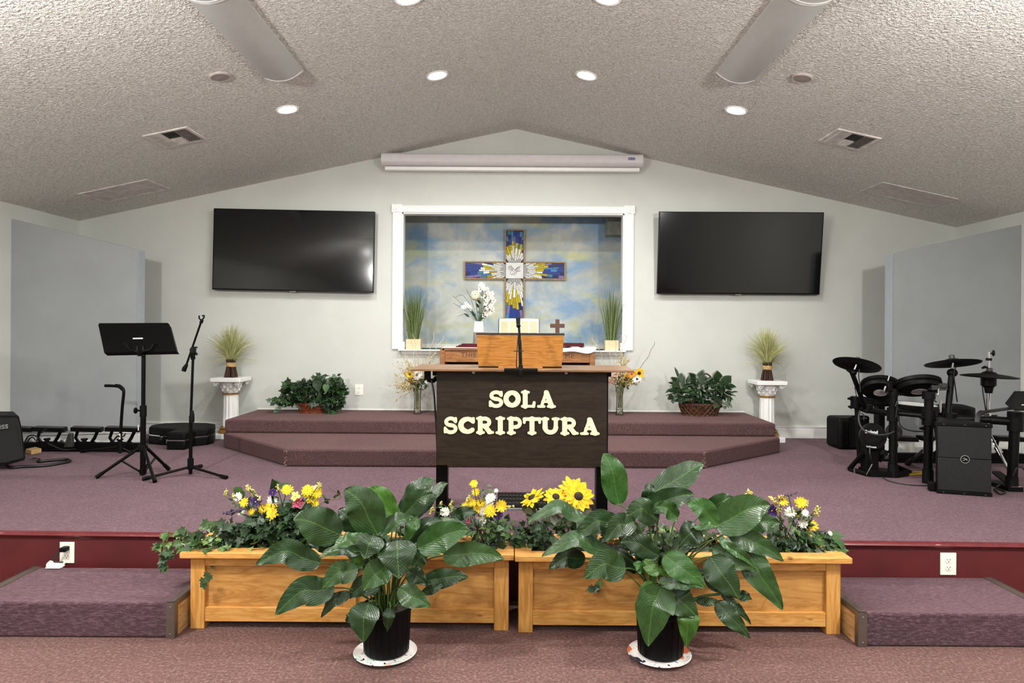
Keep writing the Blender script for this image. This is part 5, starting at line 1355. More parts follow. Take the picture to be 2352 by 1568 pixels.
# white vase with white flowers on the table
Yw = YT + .14; vz = zt_ = at(1188, 800, YT).z + .0085
vc = V((at(1099.5, 770, Yw).x, Yw, vz)); hV = at(1099, 738, Yw).z - vz; r1 = (at(1112, 750, Yw).x - at(1087, 750, Yw).x) / 2
va = thing('flower_vase', 'two-tone white and grey vase of white roses and blossoms on the communion table', 'vase', vc)
mb = MB(); mb.lathe([(r1 * 1.02, 0), (r1 * 1.03, .004), (r1 * .99, hV * .585)], vc, 28); mb.build('grey_base', M['vase_grey'], va)
mb = MB(); mb.lathe([(r1 * .99, hV * .585), (r1 * .97, hV * .62), (r1 * .80, hV * .97), (r1 * .78, hV), (r1 * .68, hV * .99), (r1 * .72, hV * .8)], vc, 28, close=False); mb.build('white_body', M['white'], va)
rnd = random.Random(8); Zc = lambda x, y, dy=0: at(880 + x / 3.1355, 460 + y / 3.1355, Yw + dy)
st = MB(); fol = MB(); neck = vc + V((0, 0, hV - .02))
c = Zc(665, 685, -.03)
mb = MB()
for ring, (n_, rr, tilt_) in enumerate(((4, .018, .15), (5, .034, .5), (6, .048, .95), (7, .058, 1.3))):
    for i in range(n_):
        a = 2 * PI * i / n_ + ring * .6; d = V((math.cos(a), -.45 + .0 * ring, math.sin(a))).normalized()
        dd = V((math.cos(a) * math.sin(tilt_), -math.cos(tilt_) , math.sin(a) * math.sin(tilt_)))
        mb.ball(c + dd * rr * .75, (.026 + .003 * ring, .008, .024 + .002 * ring), 10, 6, 0, frame(dd, (0, 0, 1)) @ Matrix.Rotation(R(90), 3, 'X'), col=(.84, .80, .62))
mb.build('white_rose', M['petal'], va, recalc=False); stems_to(st, c, neck, rnd, .004)
for x, y in ((705, 600), (725, 635), (735, 680), (765, 690), (745, 720), (780, 750), (730, 795), (760, 790), (725, 830), (610, 760), (590, 765), (785, 700), (715, 625), (755, 660), (790, 780), (700, 645), (770, 725), (745, 815), (718, 612), (748, 638), (722, 690), (782, 672), (758, 705), (795, 722), (740, 745), (772, 765), (716, 812), (748, 780), (785, 800), (730, 840), (700, 618), (768, 810), (625, 775), (600, 745), (575, 770)):
    p = Zc(x, y, rnd.uniform(-.05, .05)); daisy(va, 'white_blossom', p, rnd.uniform(.026, .038), (.84, .83, .76), (rnd.uniform(-.5, .5), -.8, rnd.uniform(-.2, .6)), rnd, (.6, .55, .2), 5, pw=.34, layers=1); stems_to(st, p, neck, rnd, .002)
for x, y in ((705, 745), (690, 775), (735, 700), (715, 655), (650, 830), (620, 840), (680, 800), (745, 770), (760, 745), (665, 840)):
    smallleaf(fol, Zc(x, y, .01), (rnd.uniform(-.6, .6), -.2, rnd.uniform(-.3, 1)), (0, -1, .2), rnd.uniform(.05, .085), DK[0], OVAL, rnd)
for pts in ([(680, 870), (620, 790), (560, 740), (500, 685)], [(680, 870), (600, 800), (540, 760), (505, 740)], [(670, 870), (630, 760), (590, 700), (560, 680), (520, 700)], [(680, 870), (640, 730), (610, 660), (600, 640)], [(675, 870), (610, 830), (580, 820), (540, 835)], [(690, 860), (760, 700), (800, 665)], [(675, 860), (600, 770), (565, 765)]):
    st.tube(spline([Zc(x, y, .02) for x, y in pts], 6), .002, 5, col=(.07, .08, .06))
fol.build('leaves', M['leaf'], va, recalc=False); st.build('stems', M['stem'], va)

# glass vases with dried flowers on the upper tier
def glass_vase(px, yb, label, seed, flowers, sprays, curls, Zq, kind):
    rnd = random.Random(seed); Yg = 7.5
    c = at(px, yb, Yg); c = V((c.x, Yg, ZT2)); h = at(px, yb - 57, Yg).z - ZT2; r = .040
    o = thing('glass_flower_vase', label, 'vase', c)
    mb = MB(); mb.lathe([(r * .98, .001), (r, .006), (r * .9, h * .3), (r * .86, h * .6), (r * 1.08, h * .95), (r * 1.15, h), (r * 1.08, h * .985), (r * .80, h * .6), (r * .84, h * .3), (r * .9, .014), (.001, .012)], c, 28, close=False); mb.build('glass', M['glass'], o)
    mb = MB()
    for i in range(46):
        a = rnd.uniform(0, 6.28); q = rnd.uniform(0, r * .66); mb.ball(c + V((q * math.cos(a), q * math.sin(a), .02 + rnd.uniform(0, .055))), .0085, 7, 5, col=rnd.choice([(.72, .66, .52), (.55, .45, .30), (.8, .78, .7), (.35, .26, .15)]))
    mb.build('pebbles', M['petal'], o)
    st = MB(); fol = MB(); dry = MB(); neck = c + V((0, 0, h * .9)); foot = c + V((0, 0, .06))
    for i in range(16):
        a = rnd.uniform(0, 6.28); b = rnd.uniform(0, 6.28); st.tube([foot + V((r * .5 * math.cos(a), r * .5 * math.sin(a), 0)), neck + V((r * .7 * math.cos(b), r * .7 * math.sin(b), .03))], .0028, 5, col=rnd.choice([(.30, .30, .12), (.36, .28, .14), (.16, .15, .06)]))
    for kind_, x, y, rr in flowers:
        p = Zq(x, y, Yg + rnd.uniform(-.06, .02)); 
        if kind_ == 's': daisy(o, 'sunflower', p, rr, (.86, .50, .015), (rnd.uniform(-.3, .3), -1, .25), rnd, (.03, .012, .010), 14, cup=.05, pw=.18, cr=.34)
        elif kind_ == 'o': daisy(o, 'orange_flower', p, rr, (.72, .30, .03), (rnd.uniform(-.4, .4), -1, .5), rnd, (.2, .06, .02), 13, cr=.25)
        elif kind_ == 'w': daisy(o, 'white_flower', p, rr, (.83, .82, .74), (rnd.uniform(-.2, .2), -1, .35), rnd, (.03, .02, .02), 10, cup=.05, pw=.22, cr=.28)
        elif kind_ == 'k': daisy(o, 'pink_filler_flower', p, rr, (.66, .28, .24), (rnd.uniform(-.4, .4), -1, .4), rnd, (.5, .3, .2), 7)
        stems_to(st, p, neck, rnd, .003)
    for x, y, w, n_ in sprays:
        for i in range(int(n_ * 1.7)):
            tip = Zq(x + rnd.gauss(0, w), y + rnd.gauss(0, w), Yg + rnd.uniform(-.12, .10)); mid = neck.lerp(tip, .5) + V((rnd.uniform(-.03, .03), 0, .03)); P = bez(neck, mid, tip, 8)
            dry.tube(P, .0011, 4, col=(.50, .38, .16), caps=False)
            for k in range(9):
                q = P[rnd.randint(3, 8)] + V((rnd.gauss(0, .012), rnd.gauss(0, .012), rnd.gauss(0, .012))); dry.ball(q, rnd.uniform(.004, .0085), 5, 4, col=rnd.choice([(.72, .55, .20), (.80, .70, .38), (.55, .40, .14), (.8, .76, .56)]))
    for pts, cc in curls:
        st.tube(spline([neck] + [Zq(x, y, Yg + .01) for x, y in pts], 7), .0028, 5, col=cc)
    for i in range(26):
        smallleaf(fol, neck + V((rnd.gauss(0, .04), rnd.uniform(-.05, .03), rnd.uniform(.0, .13))), (rnd.uniform(-1, 1), -.4, rnd.uniform(-.2, 1)), (0, -1, .4), rnd.uniform(.04, .07), rnd.choice(DK + [(.06, .045, .02), (.04, .03, .015)]), OVAL, rnd)
    fol.build('leaves', M['leaf'], o, recalc=False); st.build('stems', M['stem'], o); tag(dry.build('dried_sprays', M['petal'], o, recalc=False), kind='stuff')
ZL = lambda x, y, Yq: at(880 + x / 8.711, 780 + y / 8.711, Yq)
ZR_ = lambda x, y, Yq: at(1350 + x / 8.711, 780 + y / 8.711, Yq)
glass_vase(958.5, 947, 'clear glass vase of dried sprays, orange and white flowers, left of the lectern', 12,
   [('w', 680, 700, .062), ('o', 600, 820, .062), ('s', 535, 690, .05), ('w', 810, 840, .048), ('o', 560, 760, .04)],
   [(420, 560, 110, 15), (300, 800, 80, 8), (560, 470, 80, 8), (960, 420, 70, 9), (330, 1010, 70, 6), (650, 440, 60, 4)],
   [([(650, 600), (600, 250), (590, 120), (560, 20)], (.62, .54, .40)), ([(720, 560), (660, 250), (640, 30), (585, -120)], (.62, .54, .40)), ([(800, 540), (930, 300), (940, 170), (1010, 0), (1010, -140)], (.66, .62, .5)), ([(860, 520), (1020, 290), (1060, 170), (1190, 0), (1210, -80)], (.66, .62, .5)), ([(880, 900), (910, 960)], (.2, .13, .07))], ZL, 0)
glass_vase(1423, 945, 'clear glass vase of sunflowers, pink filler and a curly twig, right of the lectern', 14,
   [('s', 760, 790, .072), ('s', 1030, 670, .06), ('o', 880, 690, .055), ('w', 985, 790, .052), ('w', 930, 870, .04), ('k', 470, 780, .03), ('k', 560, 820, .032), ('k', 620, 780, .03), ('k', 440, 860, .028), ('k', 520, 740, .028), ('k', 650, 720, .03), ('k', 580, 700, .026)],
   [(650, 450, 70, 10), (480, 700, 50, 7), (1080, 800, 50, 4), (740, 380, 50, 5)],
   [([(700, 620), (340, 500), (270, 280), (180, 130), (90, -10), (90, -60)], (.66, .58, .42)), ([(860, 640), (1020, 590), (1110, 470), (1210, 340), (1270, 190), (1330, 100), (1335, 40)], (.20, .17, .14)), ([(680, 560), (560, 300), (570, 100), (545, 20)], (.60, .5, .33)), ([(690, 560), (650, 250), (640, 60), (660, -60), (690, -110)], (.55, .48, .34)), ([(720, 500), (680, 280), (700, 130), (760, 0), (770, -80), (735, -100)], (.62, .5, .3)), ([(560, 520), (450, 330), (430, 200)], (.7, .6, .4))], ZR_, 1)

# baskets of greenery
def basket(px, yb, rx, ry, h, mat_, label, handle, seed, kind):
    rnd = random.Random(seed); Yb = 7.56; c = at(px, yb, Yb); c = V((c.x, Yb, ZT2))
    o = thing('plant_basket', label, 'basket', c)
    mb = MB(); n = 64
    rows = 9; vs = []
    for k in range(rows + 1):
        t_ = k / rows; f = .80 + .22 * t_
        for i in range(n):
            a = 2 * PI * i / n; w = 1 + .035 * math.cos(a * 16 + (k % 2) * PI); vs.append(c + V((rx * f * w * math.cos(a), ry * f * w * math.sin(a), h * t_ + .002)))
    mb.add(vs, [(k * n + i, k * n + (i + 1) % n, (k + 1) * n + (i + 1) % n, (k + 1) * n + i) for k in range(rows) for i in range(n)] + [tuple(range(n - 1, -1, -1))])
    for z, f in ((.006, .82), (h, 1.03)):
        for ph in (0, PI): mb.tube([c + V((rx * f * math.cos(a), ry * f * math.sin(a), z + .008 * math.sin(a * 14 + ph))) for a in [2 * PI * i / 84 for i in range(85)]], .009, 6, caps=False)
    if kind:
        for k in range(44):
            a0 = 2 * PI * k / 44; sg = 1 if k % 2 else -1
            mb.tube([c + V((rx * (.84 + .2 * t_) * (1.02 + .02 * math.sin(t_ * 12 + k)) * math.cos(a0 + sg * t_ * .5), ry * (.84 + .2 * t_) * (1.02 + .02 * math.sin(t_ * 12 + k)) * math.sin(a0 + sg * t_ * .5), h * t_)) for t_ in [i / 8 for i in range(9)]], .008, 6)
    mb.build('woven_body', mat_, o)
    hc = c + V(handle[0:3]); 
    mb = MB(); mb.tube([c + V((handle[3] * math.cos(a) + handle[0], -.02 + handle[4] * math.cos(a), h * .8 + handle[5] * math.sin(a))) for a in [PI * i / 20 for i in range(21)]], .009, 7); mb.build('handle', mat_, o)
    return o, c, rnd
o, c, rnd = basket(717, 944, .165, .12, .10, M['wicker_red'], 'reddish wicker basket of trailing ivy on the upper tier, left', (-.02, 0, 0, .012, .11, .26), 4, 0)
fol = MB(); st = MB(); Zb = lambda x, y, dy=0: at(440 + x / 3.92, 720 + y / 3.92, 7.56 + dy)
pxm = 7.56 / F / 3.92
for x, y, rx, rz, n, cols in ((930, 680, 110, 70, 60, DK), (1080, 650, 140, 70, 70, DK), (1260, 680, 110, 80, 70, DK), (1000, 770, 100, 40, 40, DK + MD[2:]), (1120, 780, 100, 40, 40, DK + MD[2:]), (1270, 790, 80, 60, 40, DK + MD[2:]), (880, 750, 60, 60, 28, DK), (1300, 610, 50, 50, 18, MD[2:] + DK), (1150, 590, 40, 40, 14, DK), (800, 780, 60, 40, 12, MD), (1350, 720, 40, 80, 16, DK), (1265, 870, 50, 25, 10, MD[2:])):
    ivyblob(fol, Zb(x, y, -.04), (rx * pxm, .11, rz * pxm), int(n * 1.5), .068, cols, rnd, stems=st)
for x, y in ((715, 785), (770, 795), (745, 800), (800, 770), (775, 870), (805, 850), (830, 720), (855, 645), (1310, 580), (1300, 560), (1370, 800), (1245, 880), (1290, 880)): smallleaf(fol, Zb(x, y, -.10), (rnd.uniform(-1, 1), -.3, rnd.uniform(-.8, .3)), (0, -.9, .4), .06, tuple(q * 1.2 for q in MD[2]), IVY, rnd)
smallleaf(fol, Zb(1215, 640, -.2), (-.15, -.2, -1), (0, -1, .2), .085, (.09, .17, .06), HEART, rnd); smallleaf(fol, Zb(1130, 610, -.16), (.2, -.2, -1), (0, -1, .2), .12, DK[0], HEART, rnd)
for pts in ([(950, 800), (830, 790), (720, 785)], [(940, 820), (830, 840), (770, 875)], [(1270, 700), (1310, 620), (1305, 560)], [(1300, 700), (1360, 760), (1375, 810)]): st.tube(spline([Zb(x, y, -.08) for x, y in pts]), .003, 5, col=(.05, .06, .02))
fol.build('ivy_leaves', M['leaf'], o, recalc=False); st.build('vines', M['stem'], o)
o, c, rnd = basket(1607, 947, .215, .15, .125, M['wicker'], 'dark braided basket of palm and variegated leaves on the upper tier, right', (.06, 0, 0, .12, .0, .36), 6, 1)
fol = MB(); st = MB(); Zb = lambda x, y, dy=0: at(1380 + x / 4.238, 720 + y / 4.238, 7.56 + dy); pxm = 7.56 / F / 4.238
for x, y, rx, rz, n, sz, cols, shp in ((800, 740, 100, 90, 50, .085, DK, OVAL), (950, 720, 140, 100, 60, .085, DK, OVAL), (1130, 700, 120, 80, 60, .085, DK, OVAL), (1200, 760, 70, 60, 22, .08, DK, OVAL), (760, 800, 70, 50, 20, .07, DK, HEART), (1000, 820, 140, 50, 30, .07, DK, HEART), (780, 830, 60, 40, 14, .075, [(.18, .24, .14), (.05, .09, .04)], HEART), (1130, 870, 90, 40, 16, .08, [(.16, .22, .12), (.05, .09, .04)], HEART), (950, 910, 40, 35, 6, .08, [(.16, .22, .12), (.05, .1, .04)], HEART), (1110, 700, 50, 50, 10, .07, [(.18, .24, .13)], HEART)):
    ivyblob(fol, Zb(x, y, -.05), (rx * pxm, .12, rz * pxm), n, sz, cols, rnd, shp, stems=st)
def palm(p0, p1, L, n=11):
    P = spline([p0, p0.lerp(p1, .5) + V((0, -.02, .03)), p1], 8); st.tube(P, .003, 5, col=(.03, .07, .02))
    for i in range(n):
        q = P[int(len(P) * (.35 + .6 * i / n))]; d = (p1 - p0).normalized(); s = d.cross(V((0, -1, 0)))
        for sg in (-1, 1): smallleaf(fol, q, d * .6 + s * sg, (0, -.8, .5), L * (1 - .4 * abs(i / n - .4)), rnd.choice(DK), [(0, 0), (.08, .2), (.09, .6), (0, 1), (-.09, .6), (-.08, .2)], rnd)
palm(Zb(960, 860, -.05), Zb(930, 590, -.16), .13); palm(Zb(960, 820, -.08), Zb(980, 850, -.26), .12); palm(Zb(800, 800, -.04), Zb(740, 620, -.1), .10); palm(Zb(1100, 800, -.03), Zb(1190, 610, -.1), .13); palm(Zb(1100, 760, -.06), Zb(1270, 680, -.14), .10); palm(Zb(780, 800, -.03), Zb(690, 720, -.12), .09)
smallleaf(fol, Zb(770, 650, -.05), (-.35, 0, 1), (0, -1, .2), .16, DK[0], [(0, 0), (.1, .3), (.09, .7), (0, 1), (-.09, .7), (-.1, .3)], rnd)
for x0, y0, x1, y1 in ((1200, 760, 1285, 790), (1180, 780, 1245, 815), (720, 740, 660, 750), (730, 690, 665, 665)): smallleaf(fol, Zb(x0, y0, -.06), Zb(x1, y1, -.1) - Zb(x0, y0, -.06), (0, -.8, .5), .10, DK[0], OVAL, rnd)
fol.build('leaves', M['leaf'], o, recalc=False); st.build('stems', M['stem'], o)
# ------------------------------------------------------------------ music things on the left
def tz1(Y): return lambda x, y, dy=0: at(*Z1(x, y), Y + dy)
def ground1(x, y, z=ZS + .006): return atz(*Z1(x, y), z)
Yms = 5.6
a1 = tz1(Yms)
base = ground1(1118, 1442); base = V((base.x, Yms, ZS))
ms = thing('music_stand', 'black tripod music stand with solid desk, left of the microphone stand', 'music stand', base)
px_ = base.x
topz = a1(1120, 470).z
mb = MB(); mb.cyl((px_, Yms, ZS + .01), (px_, Yms, a1(1120, 930).z), .0215, n=16); mb.cyl((px_, Yms, a1(1120, 940).z), (px_, Yms, topz), .016, n=14); mb.build('pole', M['blackm'], ms)
mb = MB(); zc = a1(1120, 915).z; mb.cyl((px_, Yms, zc - .05), (px_, Yms, zc + .04), .026, n=16); mb.build('collar', M['black'], ms)
mb = MB(); mb.cyl((px_, Yms, zc), (px_ - .055, Yms, zc), .008); mb.ball((px_ - .062, Yms, zc), (.014, .026, .026), 10, 8); mb.build('knob', M['black'], ms)
hub = V((px_, Yms, a1(1120, 1215).z)); mb = MB(); mb.cyl(hub - V((0, 0, .025)), hub + V((0, 0, .025)), .034, n=16); mb.build('hub', M['black'], ms)
feet = [ground1(770, 1456), ground1(1240, 1490), ground1(1352, 1390)]
for f in feet:
    d = (f - hub); d.z = 0; d.normalize(); s = hub + d * .03
    f2 = f + V((0, 0, .006))
    mb = MB(); mb.tube([s, f2 - (f2 - s).normalized() * .04], .0125, 10); lg = mb.build('leg', M['blackm'], ms)
    mb = MB(); mb.tube([f2 - (f2 - s).normalized() * .06, f2], [.0155, .017], 10); mb.build('rubber_foot', M['black'], lg)
    m = s.lerp(f2, .42); mb = MB(); mb.tube([m, V((px_, Yms, ZS + .035)) + d * .02], .008, 6); mb.build('brace', M['blackm'], ms)
mb = MB(); mb.cyl((px_, Yms, ZS + .02), (px_, Yms, ZS + .055), .028, n=14); mb.build('lower_collar', M['black'], ms)
q = [a1(782, 215, .06), a1(1362, 213, .06), a1(1418, 440, -.03), a1(832, 452, -.03)]
q = [a1(784, 216, .10), a1(1352, 213, .10), a1(1414, 440, -.02), a1(834, 452, -.02)]
mb = MB(); nrm = (q[1] - q[0]).cross(q[3] - q[0]).normalized(); nrm = nrm if nrm.y > 0 else -nrm
def RQ(u, v): return q[0].lerp(q[1], u).lerp(q[3].lerp(q[2], u), v)
mb.prism([RQ(.02, 0), RQ(.98, 0), RQ(1, .05), RQ(1, 1), RQ(0, 1), RQ(0, .05)], nrm * .004)
mb.prism([RQ(0, .99), RQ(1, .99), RQ(1, 1.0) + nrm * .05, RQ(0, 1.0) + nrm * .05], V((0, 0, -.004))); 
mb.prism([RQ(.975, .06), RQ(1.0, .1), RQ(1.0, 1), RQ(.985, 1)], nrm * .03)
dk = mb.build('desk', M['blackm'], ms, smooth=False)
mb = MB(); c = RQ(.51, .54) - nrm * .002; ux = (q[1] - q[0]).normalized(); vy = (q[3] - q[0]).normalized(); mb.prism([c - ux * .042 - vy * .005, c + ux * .042 - vy * .007, c + ux * .042 + vy * .006, c - ux * .042 + vy * .008], nrm * .002); mb.build('label_strip', M['logo'], dk, smooth=False)
mb = MB(); a1o = a1; a1 = lambda x, y, dy=0: a1o(x, y, dy - .035)
for s in (-1, 1):
    mb.tube(spline([a1(1118, 470), a1(1118 + s * 30, 440, -.02), a1(1118 + s * 80, 425, -.0), a1(1118 + s * 110, 385, .02), a1(1118 + s * 130, 378, .02)]), [.010] * 12 + [.008] * 13, 8)
    mb.cyl(a1(1118 + s * 24, 440, -.02), a1(1118 + s * 24, 400, -.005), .012, .006)
mb.tube([a1(1118, 475), a1(1118, 440, -.01)], .018, 10); mb.tube([a1(1120, 470), a1(1155, 482)], .008, 6)
mb.build('desk_bracket', M['black'], ms); a1 = a1o
mb = MB(); mb.tube([a1(1107, 1030, -.025), a1(1107, 1075, -.025)], .004, 4); mb.build('pole_label', M['logo'], ms)

# microphone stand
Ymc = 5.63; a2 = tz1(Ymc)
b2_ = V((a2(1525, 1400).x, Ymc, ZS))
mt = thing('microphone_stand', 'black boom microphone stand without microphone, right of the music stand', 'microphone stand', b2_)
mb = MB(); mb.cyl(b2_ + V((0, 0, .012)), V((b2_.x, Ymc, a2(1535, 960).z)), .0145, n=12); mb.tube([V((b2_.x, Ymc, a2(1535, 970).z)), a2(1545, 500)], .0105, 12); mb.build('pole', M['blackm'], mt)
mb = MB(); mb.tube([a2(1535, 1010), a2(1536, 960), a2(1537, 915)], [.02, .02, .012], 12); mb.build('height_clutch', M['black'], mt)
hb = V((b2_.x, Ymc, a2(1525, 1365).z))
mb = MB(); mb.cyl(hb - V((0, 0, .02)), hb + V((0, 0, .07)), .024, n=14); mb.build('hub', M['black'], mt)
for f in (ground1(1150, 1470), ground1(1808, 1458), ground1(1606, 1366)):
    f = f + V((0, 0, .008)); mb = MB(); mb.tube([hb, f], .0105, 8); lg = mb.build('leg', M['blackm'], mt)
    d = (f - hb).normalized(); mb = MB(); mb.tube([f - d * .055, f + d * .01], [.014, .017], 10); mb.build('rubber_foot', M['black'], lg)
mb = MB(); mb.tube([a2(1478, 590), a2(1610, 205)], .0085, 10); mb.build('boom', M['blackm'], mt)
mb = MB(); mb.tube([a2(1470, 600), a2(1478, 575), a2(1496, 545)], [.018, .019, .012], 10); mb.build('counterweight', M['black'], mt)
mb = MB(); mb.tube([a2(1540, 440, -.01), a2(1546, 505, 0)], [.02, .018], 10); mb.cyl(a2(1545, 430, -.03), a2(1545, 430, .03), .026, n=14); mb.tube([a2(1540, 410), a2(1578, 410)], .008, 6); mb.tube([a2(1548, 440), a2(1578, 468)], [.014, .01], 8); mb.build('boom_clutch', M['black'], mt)
mb = MB(); mb.tube([a2(1608, 215), a2(1618, 190)], .014, 10); mb.tube(spline([a2(1612, 195), a2(1594, 175), a2(1597, 155)]), .006, 6); mb.tube(spline([a2(1612, 192), a2(1630, 175), a2(1634, 155), a2(1618, 158)]), .006, 6); mb.build('clip', M['black'], mt)

# guitar stand behind
Yg = 6.45; a3 = tz1(Yg)
gs = thing('guitar_stand', 'low black instrument stand with hooked top beside the light bar', 'instrument stand', V((a3(965, 1180).x, Yg, ZS)))
mb = MB(); mb.tube(spline([V((a3(962, 1200).x, Yg, ZS + .03)), a3(966, 1100), a3(978, 900), a3(990, 780), a3(984, 740), a3(955, 722), a3(890, 717), a3(840, 716)], 8), .0135, 10); mb.build('hooked_tube', M['blackm'], gs)
mb = MB(); mb.tube([a3(985, 745), a3(955, 720), a3(925, 716)], .018, 10); mb.build('padding', M['black'], gs)
hb = V((a3(962, 1180).x, Yg, ZS + .09)); mb = MB(); mb.cyl(hb - V((0, 0, .05)), hb + V((0, 0, .05)), .024, n=12); mb.build('hub', M['black'], gs)
for f in (ground1(650, 1250), ground1(1060, 1268), ground1(1000, 1228)):
    mb = MB(); mb.tube([hb, f + V((0, 0, .008))], [.011, .013], 8); mb.build('leg', M['blackm'], gs)
mb = MB(); mb.tube(spline([a3(962, 1130), a3(940, 1120, -.05), a3(905, 1160, -.1), a3(890, 1150, -.12)]), .008, 6); mb.tube(spline([a3(962, 1130), a3(990, 1120, -.05), a3(1005, 1100, -.08)]), .006, 6); mb.build('cradle', M['black'], gs)
mb = MB(); mb.tube([a3(956, 1100, -.015), a3(958, 1145, -.015)], .009, 6); mb.build('tag', M['logo'], gs)

# guitar case lying flat
gc0 = ground1(1405, 1226); Yc0 = gc0.y; 
Zf_ = lambda x, y: V((at(*Z1(x, 1200), Yc0).x, 0, 0)).x
gc = thing('guitar_case', 'black hard guitar case lying flat, neck end towards the stage front', 'guitar case', V((gc0.x, Yc0 + .4, ZS)))
cx0 = gc0.x; wn = .092
xw = lambda zx, Y: at(*Z1(zx, 1100), Y).x
def outline(off):
    L = [(cx0 - wn, Yc0), (cx0 + wn, Yc0), (cx0 + wn, Yc0 + .22)]
    Rr = [(cx0 + .19, Yc0 + .30), (cx0 + .20, Yc0 + .42), (cx0 + .16, Yc0 + .52), (cx0 + .12, Yc0 + .64), (cx0 - .0, Yc0 + .72)]
    Ll = [(cx0 - .26, Yc0 + .74), (cx0 - .46, Yc0 + .68), (cx0 - .52, Yc0 + .52), (cx0 - .46, Yc0 + .36), (cx0 - .30, Yc0 + .28), (cx0 - wn - .02, Yc0 + .24)]
    return L + Rr + Ll
ol = outline(0)
mb = MB(); mb.prism([V((x, y, ZS)) for x, y in ol], (0, 0, .092)); mb.build('lower_shell', M['black'], gc, bevel=.012)
mb = MB(); mb.prism([V((x, y, ZS + .097)) for x, y in ol], (0, 0, .078)); mb.build('lid', M['blacksoft'], gc, bevel=.016)
mb = MB(); mb.prism([V((cx0 + (x - cx0) * 1.008, Yc0 + .36 + (y - Yc0 - .36) * 1.012, ZS + .089)) for x, y in ol], (0, 0, .011)); mb.build('metal_band', M['chrome'], gc, smooth=False)
for zx, zy, dy in ((1335, 1190, -.0), (1300, 1110, .2), (1200, 1085, .3)):
    mb = MB(); c = V((cx0 - wn - .005 if dy == 0 else cx0 - .2 - dy * .3, Yc0 + dy + (.04 if dy == 0 else .04), ZS + .08)); mb.box(c, (.022, .03, .04)); mb.build('latch', M['chrome'], gc, bevel=.003)

# stage light bars: a rail on the floor with tilted flat panels on yokes
def light_bar(label, x0, x1, Yq, panels, yt, yb, ybar, sgn):
    A, B = at(x0, ybar, Yq), at(x1, ybar, Yq)
    o = thing('stage_light_bar', label, 'stage light', V(((A.x + B.x) / 2, Yq, ZS)))
    mb = MB(); mb.bmm((A.x, Yq - .05, ZS), (B.x, Yq + .05, ZS + .025)); mb.bmm((A.x, Yq - .03, ZS + .025), (B.x, Yq + .03, ZS + .085)); mb.build('rail', M['black'], o, bevel=.004)
    for k, (pa, pb) in enumerate(panels):
        a, b = at(pa, yt, Yq).x, at(pb, yt, Yq).x; zt_, zb_ = at((pa + pb) / 2, yt, Yq).z, at((pa + pb) / 2, yb, Yq).z
        w = b - a; c = V(((a + b) / 2, Yq, (zt_ + zb_) / 2))
        mb = MB(); mb.prism([V((a, Yq - .05, zb_ + .004)), V((b, Yq - .05, zb_ - .004)), V((b - .02 * w, Yq - .05, zb_ + .034)), V((a, Yq - .05, zb_ + .042))], (-.02, .09, .006)); 
        pn = mb.build('light_panel', M['black'], o, bevel=.0015)
        mb = MB(); mb.prism([V((a + .012, Yq - .045, zb_ + .0425)), V((b - .02, Yq - .045, zb_ + .0355)), V((b - .03, Yq + .035, zb_ + .040)), V((a + .004, Yq + .035, zb_ + .047))], (0, 0, .003)); mb.build('lens_face', M['dark_grey'], pn, smooth=False)
        fx = lambda f: a + w * f
        if pb - pa > 50:
            for f0, f1 in ((.14, .07), (.80, .69)):
                mb = MB(); mb.tube([V((fx(f0), Yq, zb_ + .01)), V((fx(f1), Yq, ZS + .13)), V((fx(f1) + (.03 if f0 < .5 else -.03), Yq, ZS + .085))], .017, 6, flat=.5); mb.build('yoke_arm', M['blackm'], o)
            mb = MB(); mb.bmm((fx(.07), Yq - .016, ZS + .082), (fx(.70), Yq + .016, ZS + .092)); mb.build('yoke_base', M['blackm'], o, bevel=.002)
            mb = MB(); mb.cyl(V((fx(.38), Yq - .01, ZS + .085)), V((fx(.38), Yq - .01, ZS + .115)), .02, n=10); mb.cyl(V((fx(.38), Yq - .01, ZS + .11)), V((fx(.38), Yq - .01, ZS + .125)), .03, n=12); mb.build('knob', M['black'], o)
    return o
lbL = light_bar('black bar with four flat stage lights on the floor under the left wing wall', 40, 326, 6.72, ((44, 79), (82, 155), (169, 239), (247, 326)), 980, 990, 1027, 1)
lbR = light_bar('black bar with flat stage lights under the right wing wall, behind the drums', 2056, 2352, 6.42, ((2056, 2104), (2114, 2160), (2200, 2255), (2283, 2350)), 1004, 1012, 1043, -1)
rnd = random.Random(2); mb = MB()
for pts in ([(560, 830), (640, 700), (760, 680), (840, 740), (820, 830)], [(600, 850), (680, 740), (760, 740), (800, 800)], [(900, 640), (1040, 540)], [(1080, 860), (1200, 920), (1350, 985), (1500, 1008), (1700, 985)], [(1340, 850), (1380, 800), (1420, 830), (1500, 880)]):
    mb.tube(spline([at(x / 9.8, 930 + y / 9.8, 6.55) for x, y in pts]), .007, 6)
mb.build('cable', M['cord'], lbL)
mb = MB(); c = at(158, 1010, 6.55); mb.prism([c + V((-.05, 0, -.07)), c + V((.03, 0, -.07)), c + V((.025, 0, .06)), c + V((-.01, 0, .062))], (0, .04, 0)); mb.build('adaptor_block', M['dark_grey'], lbL, bevel=.004)

